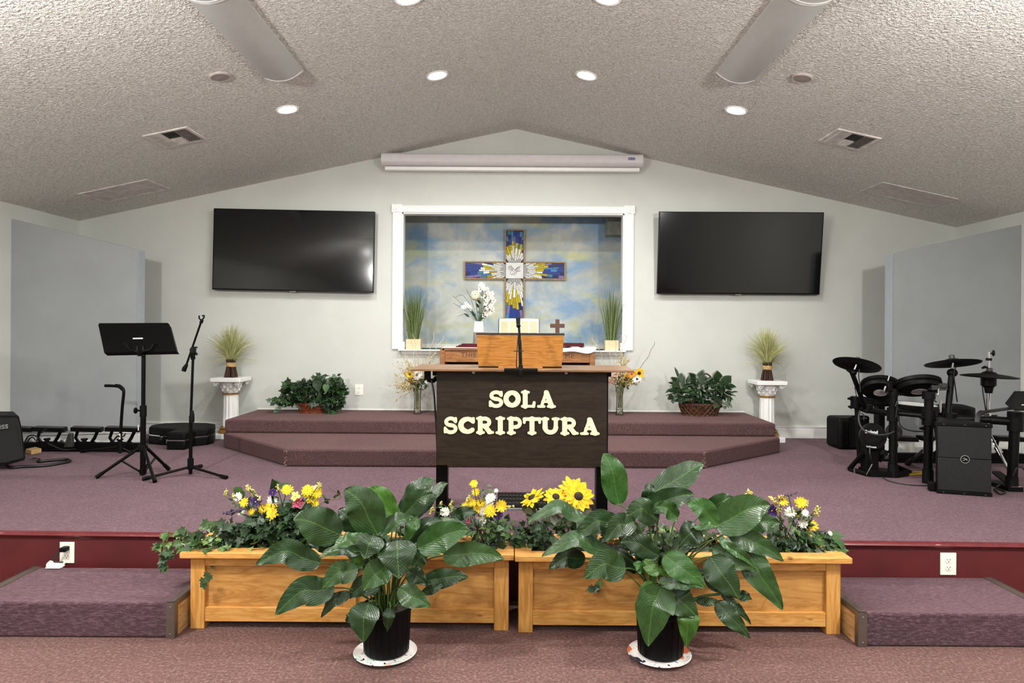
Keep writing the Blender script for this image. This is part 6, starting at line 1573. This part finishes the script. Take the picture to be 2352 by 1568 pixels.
# amplifier cut by the left edge
Ya = 5.75
am = thing('guitar_amplifier', 'black tilted speaker cabinet cut off by the left edge of the picture', 'amplifier', V((at(10, 1060, Ya).x, Ya + .15, ZS)))
A = lambda x, y, dy=0: at(x / 9.8, 930 + y / 9.8, Ya + dy)
pts = [A(-360, 1440, -.03), A(180, 1345), A(560, 1235, .04), A(575, 1190, .04), A(500, 560, .14), A(420, 235, .2), A(-360, 232, .18)]
pf = [A(-480, 1385, -.04), A(150, 1350, -.0), A(560, 1240, .05), A(574, 1180, .05), A(498, 540, .12), A(428, 245, .18), A(395, 235, .18), A(-480, 235, .14)]
zmin = min(p.z for p in pf); pf = [V((p.x, p.y, max(p.z, ZS))) for p in pf]
mb = MB(); mb.prism(pf, (-.26, .30, .0)); mb.build('cabinet', M['blacksoft'], am, bevel=.014)
ins = sum(pf, V()) / len(pf); mb = MB(); g = [ins + (p - ins) * .9 + V((0, -.012, 0)) for p in pf]; mb.prism(g, (0, .014, 0)); gr = mb.build('grille_cloth', plain('grille_cloth', (12, 12, 13), .85, var=.3, sc=220, bump=.3), am, bevel=.004)
text_mesh('gess', .075, A(20, 480, .09), (1, .02, .12), (0, -1, .12), .003, 'logo', M['grey'], gr, 1, .001)
tag(bpy.data.objects['logo'], 'raised light grey script logo')
# wooden block and cable
w0 = [atz(x / 9.8, 930 + y / 9.8, ZS + .001) for x, y in ((575, 1090), (700, 1118), (935, 1080), (800, 1040))]
mb = MB(); mb.prism(w0, (0, 0, .045)); tag(mb.build('wood_block', M['ply_end'], loc=w0[1], bevel=.003), 'small pale wooden block on the carpet beside the amplifier', 'block')
cb = thing('instrument_cable', 'thick black cable with bare metal plug looped on the carpet by the amplifier', 'cable', atz(80, 1066, ZS))
cp = [atz(x / 9.8, 930 + y / 9.8, ZS + .014) for x, y in ((-60, 1180), (60, 1310), (200, 1395), (500, 1385), (1000, 1360), (1350, 1310), (1560, 1265), (1540, 1225), (1400, 1225), (1100, 1250), (900, 1270), (850, 1255), (880, 1222))]
cp[0].z = ZS + .09; cp[1].z = ZS + .05
mb = MB(); mb.tube(spline(cp), .0125, 8); mb.build('cord', M['cord'], cb)
mb = MB(); mb.tube([cp[-1], atz(830 / 9.8, 930 + 1190 / 9.8, ZS + .02)], .008, 8); mb.build('strain_relief', plain('copper_tinted', (120, 60, 48), .4), cb)
mb = MB(); mb.tube([atz(820 / 9.8, 930 + 1188 / 9.8, ZS + .018), atz(760 / 9.8, 930 + 1190 / 9.8, ZS + .018), atz(680 / 9.8, 930 + 1203 / 9.8, ZS + .012)], [.009, .008, .004], 8); mb.build('plug', M['chrome'], cb)

# ------------------------------------------------------------------ drums on the right
B2 = lambda x, y, Y: at(*Z2(x, y), Y)
def G2(x, y, z=ZS): return atz(*Z2(x, y), z)
dk_ = thing('electronic_drum_kit', 'black electronic drum rack with pads and two cymbals, in front of the right wing wall', 'drum kit', G2(1000, 1260))
def post(x0, y0, x1, y1, Y, r, foot=True):
    p0, p1 = B2(x0, y0, Y), B2(x1, y1, Y); p0.z = max(p0.z, ZS + .002); 
    mb = MB(); mb.tube([p0, p1], r, 16); o = mb.build('post', M['black'], dk_)
    if foot:
        mb = MB(); mb.tube([V((p0.x, p0.y, ZS)), V((p0.x, p0.y, ZS + .11))], [r * 1.25, r * 1.18], 16); mb.build('rubber_foot', M['blacksoft'], o)
    return o
YB_, YC_, YD_, YA_ = 5.74, 5.52, 5.28, 6.15
post(787, 1235, 792, 480, YB_, .033); post(1102, 1290, 1112, 490, YC_, .034); post(1858, 1330, 1890, 650, YD_, .036); post(490, 1110, 462, 560, YA_, .022, False)
def bar(p, q, r=.022, nm='crossbar'): mb = MB(); mb.tube([p, q], r, 12); mb.build(nm, M['black'], dk_)
bar(B2(470, 610, YA_), B2(560, 640, 6.05), .024); bar(B2(560, 635, 6.05), B2(790, 668, YB_), .026); bar(B2(790, 660, YB_), B2(1112, 690, YC_ + .0), .018); bar(B2(1112, 708, YC_), B2(1300, 712, YC_ - .04), .024); bar(B2(1300, 705, YC_ - .04), B2(1680, 722, YD_ + .06), .026); bar(B2(1660, 722, YD_ + .06), B2(1890, 738, YD_), .032)
def clampo(c, r, h): 
    mb = MB(); mb.cyl(c - V((0, 0, h / 2)), c + V((0, 0, h / 2)), r, n=14); mb.build('clamp', M['black'], dk_)
for x, y, Y, r, h in ((790, 672, YB_, .048, .11), (790, 470, YB_, .045, .06), (1110, 695, YC_, .050, .13), (1110, 500, YC_, .048, .06), (1890, 735, YD_, .055, .15), (460, 560, YA_, .05, .10), (560, 615, 6.05, .045, .06), (1300, 700, YC_ - .04, .05, .07)): clampo(B2(x, y, Y), r, h)
def wing_(p, d):
    mb = MB(); mb.tube([p, p + V(d) * .6], .007, 6); mb.tube([p + V(d) * .55, p + V(d)], [.016, .008], 8); mb.build('wing_nut', M['black'], dk_)
wing_(B2(810, 480, YB_), (.06, -.02, -.01)); wing_(B2(815, 672, YB_), (.07, -.02, 0)); wing_(B2(1095, 700, YC_), (-.07, -.02, 0)); wing_(B2(1095, 795, YC_), (-.07, -.02, 0)); wing_(B2(440, 530, YA_), (-.06, 0, 0)); wing_(B2(455, 620, YA_), (-.07, 0, .02)); wing_(B2(1905, 680, YD_), (.05, -.02, 0)); wing_(B2(1905, 738, YD_), (.05, -.02, 0))
def pad(c, r, h, nrm, name, label=None, top=None):
    Mx = frame(nrm); mb = MB()
    mb.lathe([(r * .45, -h * 1.0), (r * .95, -h * .85), (r * 1.0, -h * .55), (r * .97, -h * .4), (r * 1.03, -h * .35), (r * 1.03, 0), (r * .96, .004), (r * .95, -.004), (.002, -.004)], c, 36, 0, Mx)
    o = mb.build(name, M['black'], dk_)
    if top:
        mb = MB(); mb.lathe([(r * .94, -.003), (r * .92, .002), (.002, .003)], c, 36, 0, Mx); mb.build('drum_head', top, o)
    else:
        mb = MB(); mb.lathe([(r * .93, -.003), (r * .91, .001), (.002, .002)], c, 36, 0, Mx); mb.build('drum_head', M['blacksoft'], o)
    mb = MB(); mb.lathe([(r * .36, -h * 1.03), (r * .36, -h * 1.01), (.001, -h * 1.01)], c, 24, 0, Mx, close=False); mb.build('bright_underside', M['bright'], o)  # pale disc paints the brightness seen at the pad's opening
    if label: tag(o, label)
    return o
HEADW = plain('mesh_head', (218, 218, 214), .6, var=.03)
pad(B2(672, 400, 5.9), .150, .085, V((.24, .52, .83)), 'tom_pad'); pad(B2(1010, 380, 5.68), .168, .085, V((.08, .42, .90)), 'tom_pad')
pad(B2(650, 510, 6.35), .155, .085, V((0, -.03, 1)), 'snare_pad', 'pad with a white head', HEADW); pad(B2(975, 580, 6.2), .20, .09, V((.04, -.03, 1)), 'snare_pad', 'pad with a white head', HEADW)
def rod(pts, r=.007): mb = MB(); mb.tube([V(p) for p in pts], r, 8); mb.build('chrome_rod', M['chrome'], dk_)
rod([B2(757, 322, YB_ - .02), B2(742, 370, YB_ - .02)]); rod(spline([B2(722, 418, YB_ - .05), B2(708, 458, YB_ - .05), B2(720, 470, YB_ - .05), B2(745, 470, YB_ - .04)])); rod([B2(1210, 335, YC_ + .1), B2(1207, 388, YC_ + .1)]); rod(spline([B2(1198, 440, YC_), B2(1190, 490, YC_), B2(1165, 500, YC_), B2(1145, 500, YC_)])); rod([B2(1217, 545, YC_ - .05), B2(1214, 655, YC_ - .05)], .009); rod([B2(445, 425, YA_), B2(462, 510, YA_)])
mb = MB(); c = B2(1180, 420, YC_ + .05); mb.box(c, (.13, .09, .055)); mb.tube([B2(1220, 423, YC_), B2(1275, 423, YC_)], .011, 8); mb.build('pad_mount', M['dark_grey'], dk_, bevel=.006)
mb = MB(); c = B2(745, 430, YB_); mb.box(c, (.045, .08, .06)); mb.build('pad_mount', M['black'], dk_, bevel=.006)
def cymbal(c, r, nrm, parent, name='cymbal', dome=.03):
    Mx = frame(nrm); mb = MB(); mb.lathe([(r, -.004), (r * .7, .008), (r * .28, .018), (r * .22, .030), (r * .08, .036), (.01, .036)], c, 44, 0, Mx, close=False); mb.lathe([(r, -.004), (r * .98, -.010), (r * .6, -.010), (r * .25, .004), (.01, .006)], c, 44, 0, Mx, close=False)
    o = mb.build(name, M['blacksoft'], parent)
    mb = MB(); mb.lathe([(.022, .03), (.022, .06), (.016, .066), (.002, .066)], c, 16, 0, Mx); mb.build('felt_nut', M['dark_grey'], o); return o
c1 = B2(462, 222, 5.95); cymbal(c1, .195, V((.29, .24, .93)), dk_)
c2 = B2(1325, 208, 5.6); cymbal(c2, .205, V((.0, .22, .97)), dk_)
rod([c1 + V((-.005, 0, 0)), B2(432, 285, 5.95)], .009); rod([c2, B2(1322, 275, 5.6)], .009)
mb = MB(); mb.tube([B2(415, 285, 5.95), B2(520, 560, 6.0), B2(540, 625, 6.05)], .020, 12); mb.tube([B2(440, 300, 5.95), B2(370, 272, 5.95)], [.026, .006], 8); mb.ball(B2(430, 295, 5.95), .03); mb.build('cymbal_arm', M['black'], dk_)
mb = MB(); mb.tube([B2(1318, 300, 5.6), B2(1278, 700, 5.5)], .024, 12); mb.ball(B2(1322, 298, 5.6), (.042, .036, .036)); mb.tube([B2(1310, 300, 5.6), B2(1278, 292, 5.6)], [.018, .008], 8); mb.build('cymbal_arm', M['black'], dk_)
mb = MB()
for pts, Y in (([(485, 265), (480, 330), (490, 400), (495, 470)], 5.9), ([(1355, 250), (1335, 300), (1350, 430), (1367, 560)], 5.55), ([(830, 680), (850, 760), (890, 800), (960, 820), (1060, 825), (1140, 800), (1180, 770)], 5.5), ([(810, 600), (830, 560), (815, 700)], 5.65), ([(1580, 655), (1560, 690), (1550, 740)], 5.3), ([(1120, 500), (1150, 540), (1180, 560)], 5.5)):
    mb.tube(spline([B2(x, y, Y) for x, y in pts]), .005, 5)
mb.tube(spline([B2(1545, 750, 5.2), B2(1555, 690, 5.22), B2(1590, 655, 5.24), B2(1680, 640, 5.26), B2(1860, 615, 5.2)]), [.02] * 13 + [.012] * 12, 8)
mb.build('cable', M['cord'], dk_)
q = [B2(1840, 615, 5.15), B2(1925, 500, 5.35), B2(2300, 500, 5.35), B2(2300, 640, 5.15), B2(1890, 645, 5.12)]
mb = MB(); mb.prism(q, (0, .06, .03)); mo = mb.build('sound_module', M['black'], dk_, bevel=.008)
mb = MB(); mb.prism([B2(1945, 590, 5.13), B2(1975, 590, 5.13), B2(1985, 582, 5.13), B2(1955, 582, 5.13)], (0, .004, 0)); mb.build('label_strip', M['logo'], mo)

# kick drum tower
kd = thing('kick_drum_tower', 'black kick drum pad on a floor tower at the left end of the drum rack', 'drum', G2(560, 1200))
Yk = 5.82
c = B2(605, 870, Yk); Mx = frame(V((-.42, -.9, 0)))
mb = MB(); r = .104; mb.lathe([(.002, .06), (r * .62, .062), (r * .66, .056), (r * .97, .056), (r, .04), (r, -.09), (r * .9, -.10), (.002, -.10)], c, 40, 0, Mx); kp = mb.build('kick_pad', M['black'], kd)
uxk = Mx @ V((1, 0, 0)); unk = Mx @ V((0, 0, 1)); uxk = V((-unk.y, unk.x, 0)).normalized(); uxk = uxk if uxk.x > 0 else -uxk
text_mesh('Roland', .034, c + unk * .0635 + V((-.0, 0, .045)) + uxk * -.012, uxk, unk, .003, 'lettering', M['logo'], kp, 1, .002)
text_mesh('V-Drums', .020, c + unk * .0585 + V((0, 0, -.082)) + uxk * -.012, uxk, unk, .003, 'lettering', M['logo'], kp, 1, .001)
mb = MB(); a, b = B2(530, 1180, Yk), B2(655, 960, Yk); mb.prism([V((a.x, Yk - .02, ZS + .01)), V((b.x, Yk - .02, ZS + .01)), V((b.x - .0, Yk + .0, c.z - .02)), V((a.x + .01, Yk, c.z - .02))], (0, .09, 0)); mb.build('tower', M['black'], kd, bevel=.006)
mb = MB()
g0, g1, g2, g3 = G2(395, 1185), G2(560, 1232), G2(720, 1215), G2(650, 1150)
for p, q in ((g0, g1), (g1, V((b.x, Yk, ZS))), (g0, V((a.x, Yk + .05, ZS)))): mb.tube([p + V((0, 0, .02)), q + V((0, 0, .02))], .016, 8)
mb.tube([g0 + V((0, 0, .02)), B2(520, 1020, Yk)], .02, 8); mb.prism([V((a.x, Yk - .08, ZS)), V((b.x + .1, Yk - .12, ZS)), V((b.x + .24, Yk - .04, ZS)), V((b.x, Yk + .1, ZS)), V((a.x, Yk + .1, ZS))], (0, 0, .05)); mb.build('base', M['black'], kd)
mb = MB(); mb.tube([B2(440, 1160, 5.72), B2(440, 1200, 5.72)], .006, 6); mb.tube([B2(600, 1120, 5.74), B2(550, 1215, 5.68)], .004, 6); mb.build('spur', M['chrome'], kd)
mb = MB(); mb.ball(B2(795, 830, 5.98), (.072, .05, .075), 16, 10); bt = mb.build('beater', plain('felt_beater', (58, 50, 46), .9), kd)
mb = MB(); mb.tube([B2(800, 840, 5.98), B2(830, 950, 5.95), B2(760, 1150, 5.9)], .008, 6); mb.tube(spline([B2(670, 1100, 5.85), B2(690, 1050, 5.85), B2(720, 1020, 5.85), B2(780, 995, 5.87)]), .012, 6); mb.cyl(B2(710, 1020, 5.84), B2(710, 1020, 5.9), .03, n=14); mb.prism([G2(740, 1120, ZS + .09), G2(800, 1125, ZS + .10), G2(960, 1195, ZS + .02), G2(930, 1205, ZS + .02)], (0, 0, .014)); mb.build('pedal', M['blackm'], kd)
mb = MB(); mb.tube(spline([B2(580, 970, 5.7), B2(585, 1050, 5.68), G2(640, 1190, ZS + .006), G2(740, 1265, ZS + .006), G2(900, 1300, ZS + .006), G2(1060, 1312, ZS + .006), G2(1150, 1300, ZS + .006)]), .0055, 6); mb.tube(spline([B2(490, 640, 5.8), B2(480, 720, 5.72), B2(520, 810, 5.66), B2(640, 855, 5.6), B2(740, 850, 5.6), B2(800, 825, 5.62)]), .007, 6); mb.tube(spline([B2(500, 660, 5.9), B2(525, 680, 5.9), B2(525, 720, 5.9)]), .005, 6); mb.build('cable', plain('grey_cable', (46, 46, 48), .5), kd)

# hi-hat
hh_ = thing('hi_hat_stand', 'hi-hat stand with chrome rod and black cymbal, behind the floor speaker', 'hi-hat stand', G2(1650, 1200))
Yh = 5.55
ch_ = B2(1655, 325, Yh); cymbal(ch_, .205, V((.03, -.02, 1)), hh_, 'hi_hat_cymbal')
mb = MB(); mb.tube([B2(1653, 110, Yh), B2(1650, 300, Yh)], .010, 10); mb.tube([B2(1648, 470, Yh), B2(1640, 750, Yh), B2(1645, 860, Yh)], .015, 12); mb.build('rod', M['chrome'], hh_)
mb = MB(); mb.cyl(B2(1652, 165, Yh), B2(1651, 188, Yh), .022, n=14); mb.cyl(B2(1650, 282, Yh), B2(1650, 298, Yh), .028, n=14); mb.tube([B2(1645, 250, Yh), B2(1615, 245, Yh), B2(1590, 255, Yh)], [.005, .012, .008], 8); mb.tube([B2(1665, 125, Yh), B2(1690, 120, Yh)], .006, 6); mb.ball(B2(1693, 120, Yh), (.012, .012, .026), 8, 6); mb.build('clutch', M['black'], hh_)
mb = MB(); mb.tube([B2(1648, 345, Yh), B2(1648, 410, Yh), B2(1650, 430, Yh), B2(1650, 480, Yh)], [.055, .055, .034, .026], 18); mb.build('hi_hat_controller', M['black'], hh_)
mb = MB(); mb.cyl(B2(1640, 660, Yh), B2(1640, 720, Yh), .026, n=12); mb.tube([B2(1660, 685, Yh), B2(1720, 685, Yh)], .012, 8); mb.build('height_clamp', M['chrome'], hh_)
for p, q in (((1645, 820), (1865, 1235)), ((1640, 820), (1180, 915))):
    mb = MB(); e = B2(*q, 5.3) if q[0] > 1500 else B2(*q, 5.7); mb.tube([B2(*p, Yh), e], .014, 8, flat=.5); mb.build('leg', M['chrome'], hh_)
mb = MB(); mb.tube([B2(1640, 900, Yh), V((B2(1640, 900, Yh).x, Yh, ZS + .02))], .014, 8); mb.build('lower_tube', M['chrome'], hh_)
mb = MB(); p0 = G2(1830, 1368); p1 = G2(1965, 1372); mb.prism([p0, p1, V((p1.x + .02, p1.y + .26, ZS)), V((p0.x, p0.y + .26, ZS))], (0, 0, .035)); mb.prism([p0 + V((.015, .02, .035)), p1 + V((-.01, .02, .035)), V((p1.x, p1.y + .25, ZS + .10)), V((p0.x + .03, p0.y + .25, ZS + .10))], (0, 0, .012)); pd = mb.build('foot_pedal', M['black'], hh_, bevel=.004)
mb = MB(); mb.prism([p0 + V((.02, .0, .036)), p1 + V((-.015, .0, .036)), p1 + V((-.02, .05, .046)), p0 + V((.025, .05, .046))], (0, 0, .004)); mb.build('metal_toe', M['chrome'], pd)
mb = MB(); mb.tube(spline([B2(1590, 380, Yh), B2(1600, 480, Yh), B2(1625, 640, Yh)]), .005, 5); mb.tube(spline([G2(1700, 1340, ZS + .01), G2(1750, 1385, ZS + .01), G2(1800, 1370, ZS + .01), G2(1720, 1330, ZS + .01), G2(1790, 1290, ZS + .05)]), .007, 6); mb.tube(spline([B2(1870, 1230, 5.2), B2(1900, 1160, 5.2), B2(1950, 1150, 5.2), B2(1990, 1200, 5.2)]), .006, 6); mb.build('cable', M['cord'], hh_)

# leaning chrome stand leg right of mid post, drum stool, sticks, case, speaker
sl = thing('snare_stand', 'folded drum stand with chrome legs between the rack posts, behind the drumsticks', 'drum stand', G2(960, 1110))
mb = MB(); mb.tube([G2(930, 1110, ZS + .02), B2(1060, 990, 5.95), B2(1190, 905, 6.0)], .014, 8, flat=.6); mb.build('leg', M['chrome'], sl)
mb = MB(); mb.tube([G2(920, 1108, ZS + .02), B2(970, 1070, 5.9)], [.028, .016], 8); mb.build('rubber_foot', M['black'], sl)
mb = MB(); mb.tube([B2(1190, 905, 6.0), B2(1200, 1090, 5.95)], .016, 8); mb.tube([B2(1190, 905, 6.0), B2(1150, 640, 6.15)], .016, 8); mb.build('column', M['blackm'], sl)
mb = MB(); e = G2(1330, 1080, ZS + .02); mb.tube([B2(1190, 905, 6.0), e], .013, 8, flat=.6); mb.build('leg', M['chrome'], sl)
st_ = thing('drum_stool', 'round padded black drum stool behind the rack', 'stool', V((B2(1330, 620, 6.3).x, 6.3, ZS)))
c = B2(1330, 680, 6.3); rs_ = .17; hs_ = B2(1330, 600, 6.3).z - c.z
mb = MB(); mb.lathe([(rs_ * .96, 0), (rs_, .012), (rs_, hs_ * .9), (rs_ * .93, hs_), (rs_ * .5, hs_ + .02), (.002, hs_ + .024)], c, 40); mb.build('seat', M['blacksoft'], st_)
mb = MB(); mb.cyl(V((c.x, 6.3, ZS + .12)), c, .02); mb.build('column', M['blackm'], st_)
for k in range(3):
    a = k * 2.094 + .4; mb = MB(); mb.tube([V((c.x, 6.3, ZS + .22)), V((c.x + .24 * math.cos(a), 6.3 + .24 * math.sin(a), ZS + .012))], .012, 8); mb.build('leg', M['blackm'], st_)
# a tall black column standing behind the left pads
bc = thing('column_speaker', 'tall narrow black column behind the left drum pads', 'speaker', V((B2(665, 800, 6.55).x, 6.55, ZS)))
a, b = B2(638, 560, 6.55), B2(692, 800, 6.55); mb = MB(); mb.bmm((a.x, 6.5, ZS + .02), (b.x, 6.6, a.z)); mb.build('column', M['black'], bc, bevel=.006)
mb = MB(); mb.bmm((a.x - .04, 6.44, ZS), (b.x + .04, 6.66, ZS + .02)); mb.build('base', M['black'], bc, bevel=.004)
for (x0, y0, x1, y1), lb in (((935, 1215, 1125, 1200), 'yellow drumstick on the carpet by the rack, nearer one'), ((950, 1193, 1142, 1190), 'yellow drumstick on the carpet by the rack, farther one')):
    p, q = G2(x0, y0, ZS + .008), G2(x1, y1, ZS + .008); mb = MB(); mb.tube([p, p.lerp(q, .75), p.lerp(q, .93), p.lerp(q, .96), q], [.0085, .0085, .005, .007, .005], 10); tag(mb.build('drumstick', M['yellow_stick'], loc=p), lb, 'drumstick')
a, b = B2(240, 690, 7.2), B2(520, 690, 7.2)
cs = thing('hard_case', 'ribbed black hard case with a handle by the back wall, behind the drums', 'case', V(((a.x + b.x) / 2, 7.2, ZS)))
zt_ = a.z
mb = MB(); mb.bmm((a.x, 7.05, ZS + .004), (b.x, 7.35, zt_)); bd = mb.build('case_body', M['blacksoft'], cs, bevel=.035, seg=3)
mb = MB()
for f in (.10, .17, .24, .31): mb.bmm((a.x + (b.x - a.x) * f, 7.04, ZS + .04), (a.x + (b.x - a.x) * f + .012, 7.06, zt_ - .03))
mb.build('ribs', M['black'], cs, bevel=.002)
mb = MB(); hx = a.x + (b.x - a.x) * .62; mb.tube(spline([V((hx - .1, 7.05, zt_ - .01)), V((hx - .07, 7.03, zt_ + .02)), V((hx + .07, 7.03, zt_ + .02)), V((hx + .1, 7.05, zt_ - .01))]), .012, 8); mb.build('handle', M['black'], cs)

# floor speaker
f0, f1 = G2(1190, 1382), G2(1678, 1416)
Ys0, Ys1 = f0.y, f1.y
sp = thing('floor_speaker', 'black floor loudspeaker with a round emblem, in front of the drums', 'loudspeaker', V(((f0.x + f1.x) / 2, Ys0 + .1, ZS)))
t0, t1 = B2(1193, 742, Ys0), B2(1683, 762, Ys1)
SPC = V(((f0.x + f1.x) / 2, (Ys0 + Ys1) / 2, 0)); SPA = math.atan2(Ys1 - Ys0, f1.x - f0.x)
zt_ = (t0.z + t1.z) / 2; xa, xb = f0.x - .014, f1.x + .012; Ysf = (Ys0 + Ys1) / 2
mb = MB(); mb.prism([V((xa, Ysf + .012, ZS + .01)), V((xb, Ysf + .012, ZS + .01)), V((xb - .03, Ysf + .16, ZS + .01)), V((xb - .10, Ysf + .32, ZS + .01)), V((xa + .10, Ysf + .32, ZS + .01)), V((xa + .03, Ysf + .16, ZS + .01))], (0, 0, zt_ - ZS - .01)); mb.spin(SPC, SPA).build('cabinet', M['blacksoft'], sp, bevel=.008)
t = NT('speaker_grille'); v = t.coords('Object'); vo = t.n('ShaderNodeTexVoronoi'); vo.inputs['Scale'].default_value = 160; t.l(v, vo.inputs['Vector']); t.set(t.ramp(vo.outputs['Distance'], [(.2, (6, 6, 6)), (.45, (30, 31, 31))]), .55, .2, .4); GRL = t.mat
hgt = zt_ - ZS; 
for z0, z1 in ((.028, hgt * .505), (hgt * .510, hgt - .028)):
    mb = MB(); mb.bmm((xa + .006, Ysf - .002, ZS + z0), (xb - .006, Ysf + .014, ZS + z1)); mb.spin(SPC, SPA).build('grille', GRL, sp, bevel=.004)
for z0, z1 in ((.0, .026), (hgt - .026, hgt)):
    mb = MB(); mb.bmm((xa, Ysf - .004, ZS + z0), (xb, Ysf + .014, ZS + z1)); bz = mb.spin(SPC, SPA).build('bezel', M['black'], sp, bevel=.003)
    mb = MB()
    for f in (.12, .5, .88): mb.ball(V((xa + (xb - xa) * f, Ysf - .005, ZS + (z0 + z1) / 2)), (.008, .003, .004), 8, 6)
    mb.spin(SPC, SPA).build('screws', M['dark_grey'], bz)
c = B2(1435, 1075, Ysf); c.y = Ysf - .003; Mx = frame((0, -1, 0))
mb = MB(); mb.lathe([(.030, 0), (.030, .004), (.026, .004), (.026, 0)], c, 32, 0, Mx, close=False); em = mb.spin(SPC, SPA).build('emblem', M['grey'], sp)
mb = MB()
for s, ph in ((1, 0), (-1, .9)): mb.tube([c + V((-.014 + .004 * i, -.003, s * .004 * math.sin(i * .9 + ph) + s * .005)) for i in range(8)], .0028, 5)
mb.spin(SPC, SPA).build('emblem_figure', M['grey'], em)
mb = MB(); mb.lathe([(.0255, 0), (.0255, .002), (.001, .002)], c, 28, 0, Mx); mb.spin(SPC, SPA).build('emblem_disc', M['black'], em)
mb = MB(); mb.tube(spline([V((xb - .012, Ysf + .1, ZS + hgt * .40)), V((xb + .015, Ysf + .1, ZS + hgt * .36)), V((xb + .015, Ysf + .1, ZS + hgt * .2)), V((xb - .008, Ysf + .1, ZS + hgt * .13))]), .008, 6); mb.spin(SPC, SPA).build('side_handle', M['grey'], sp)
mb = MB(); mb.box(V((xa - .012, Ysf + .08, ZS + .035)), (.05, .06, .07)); mb.spin(SPC, SPA).build('plug_block', M['black'], sp, bevel=.005)
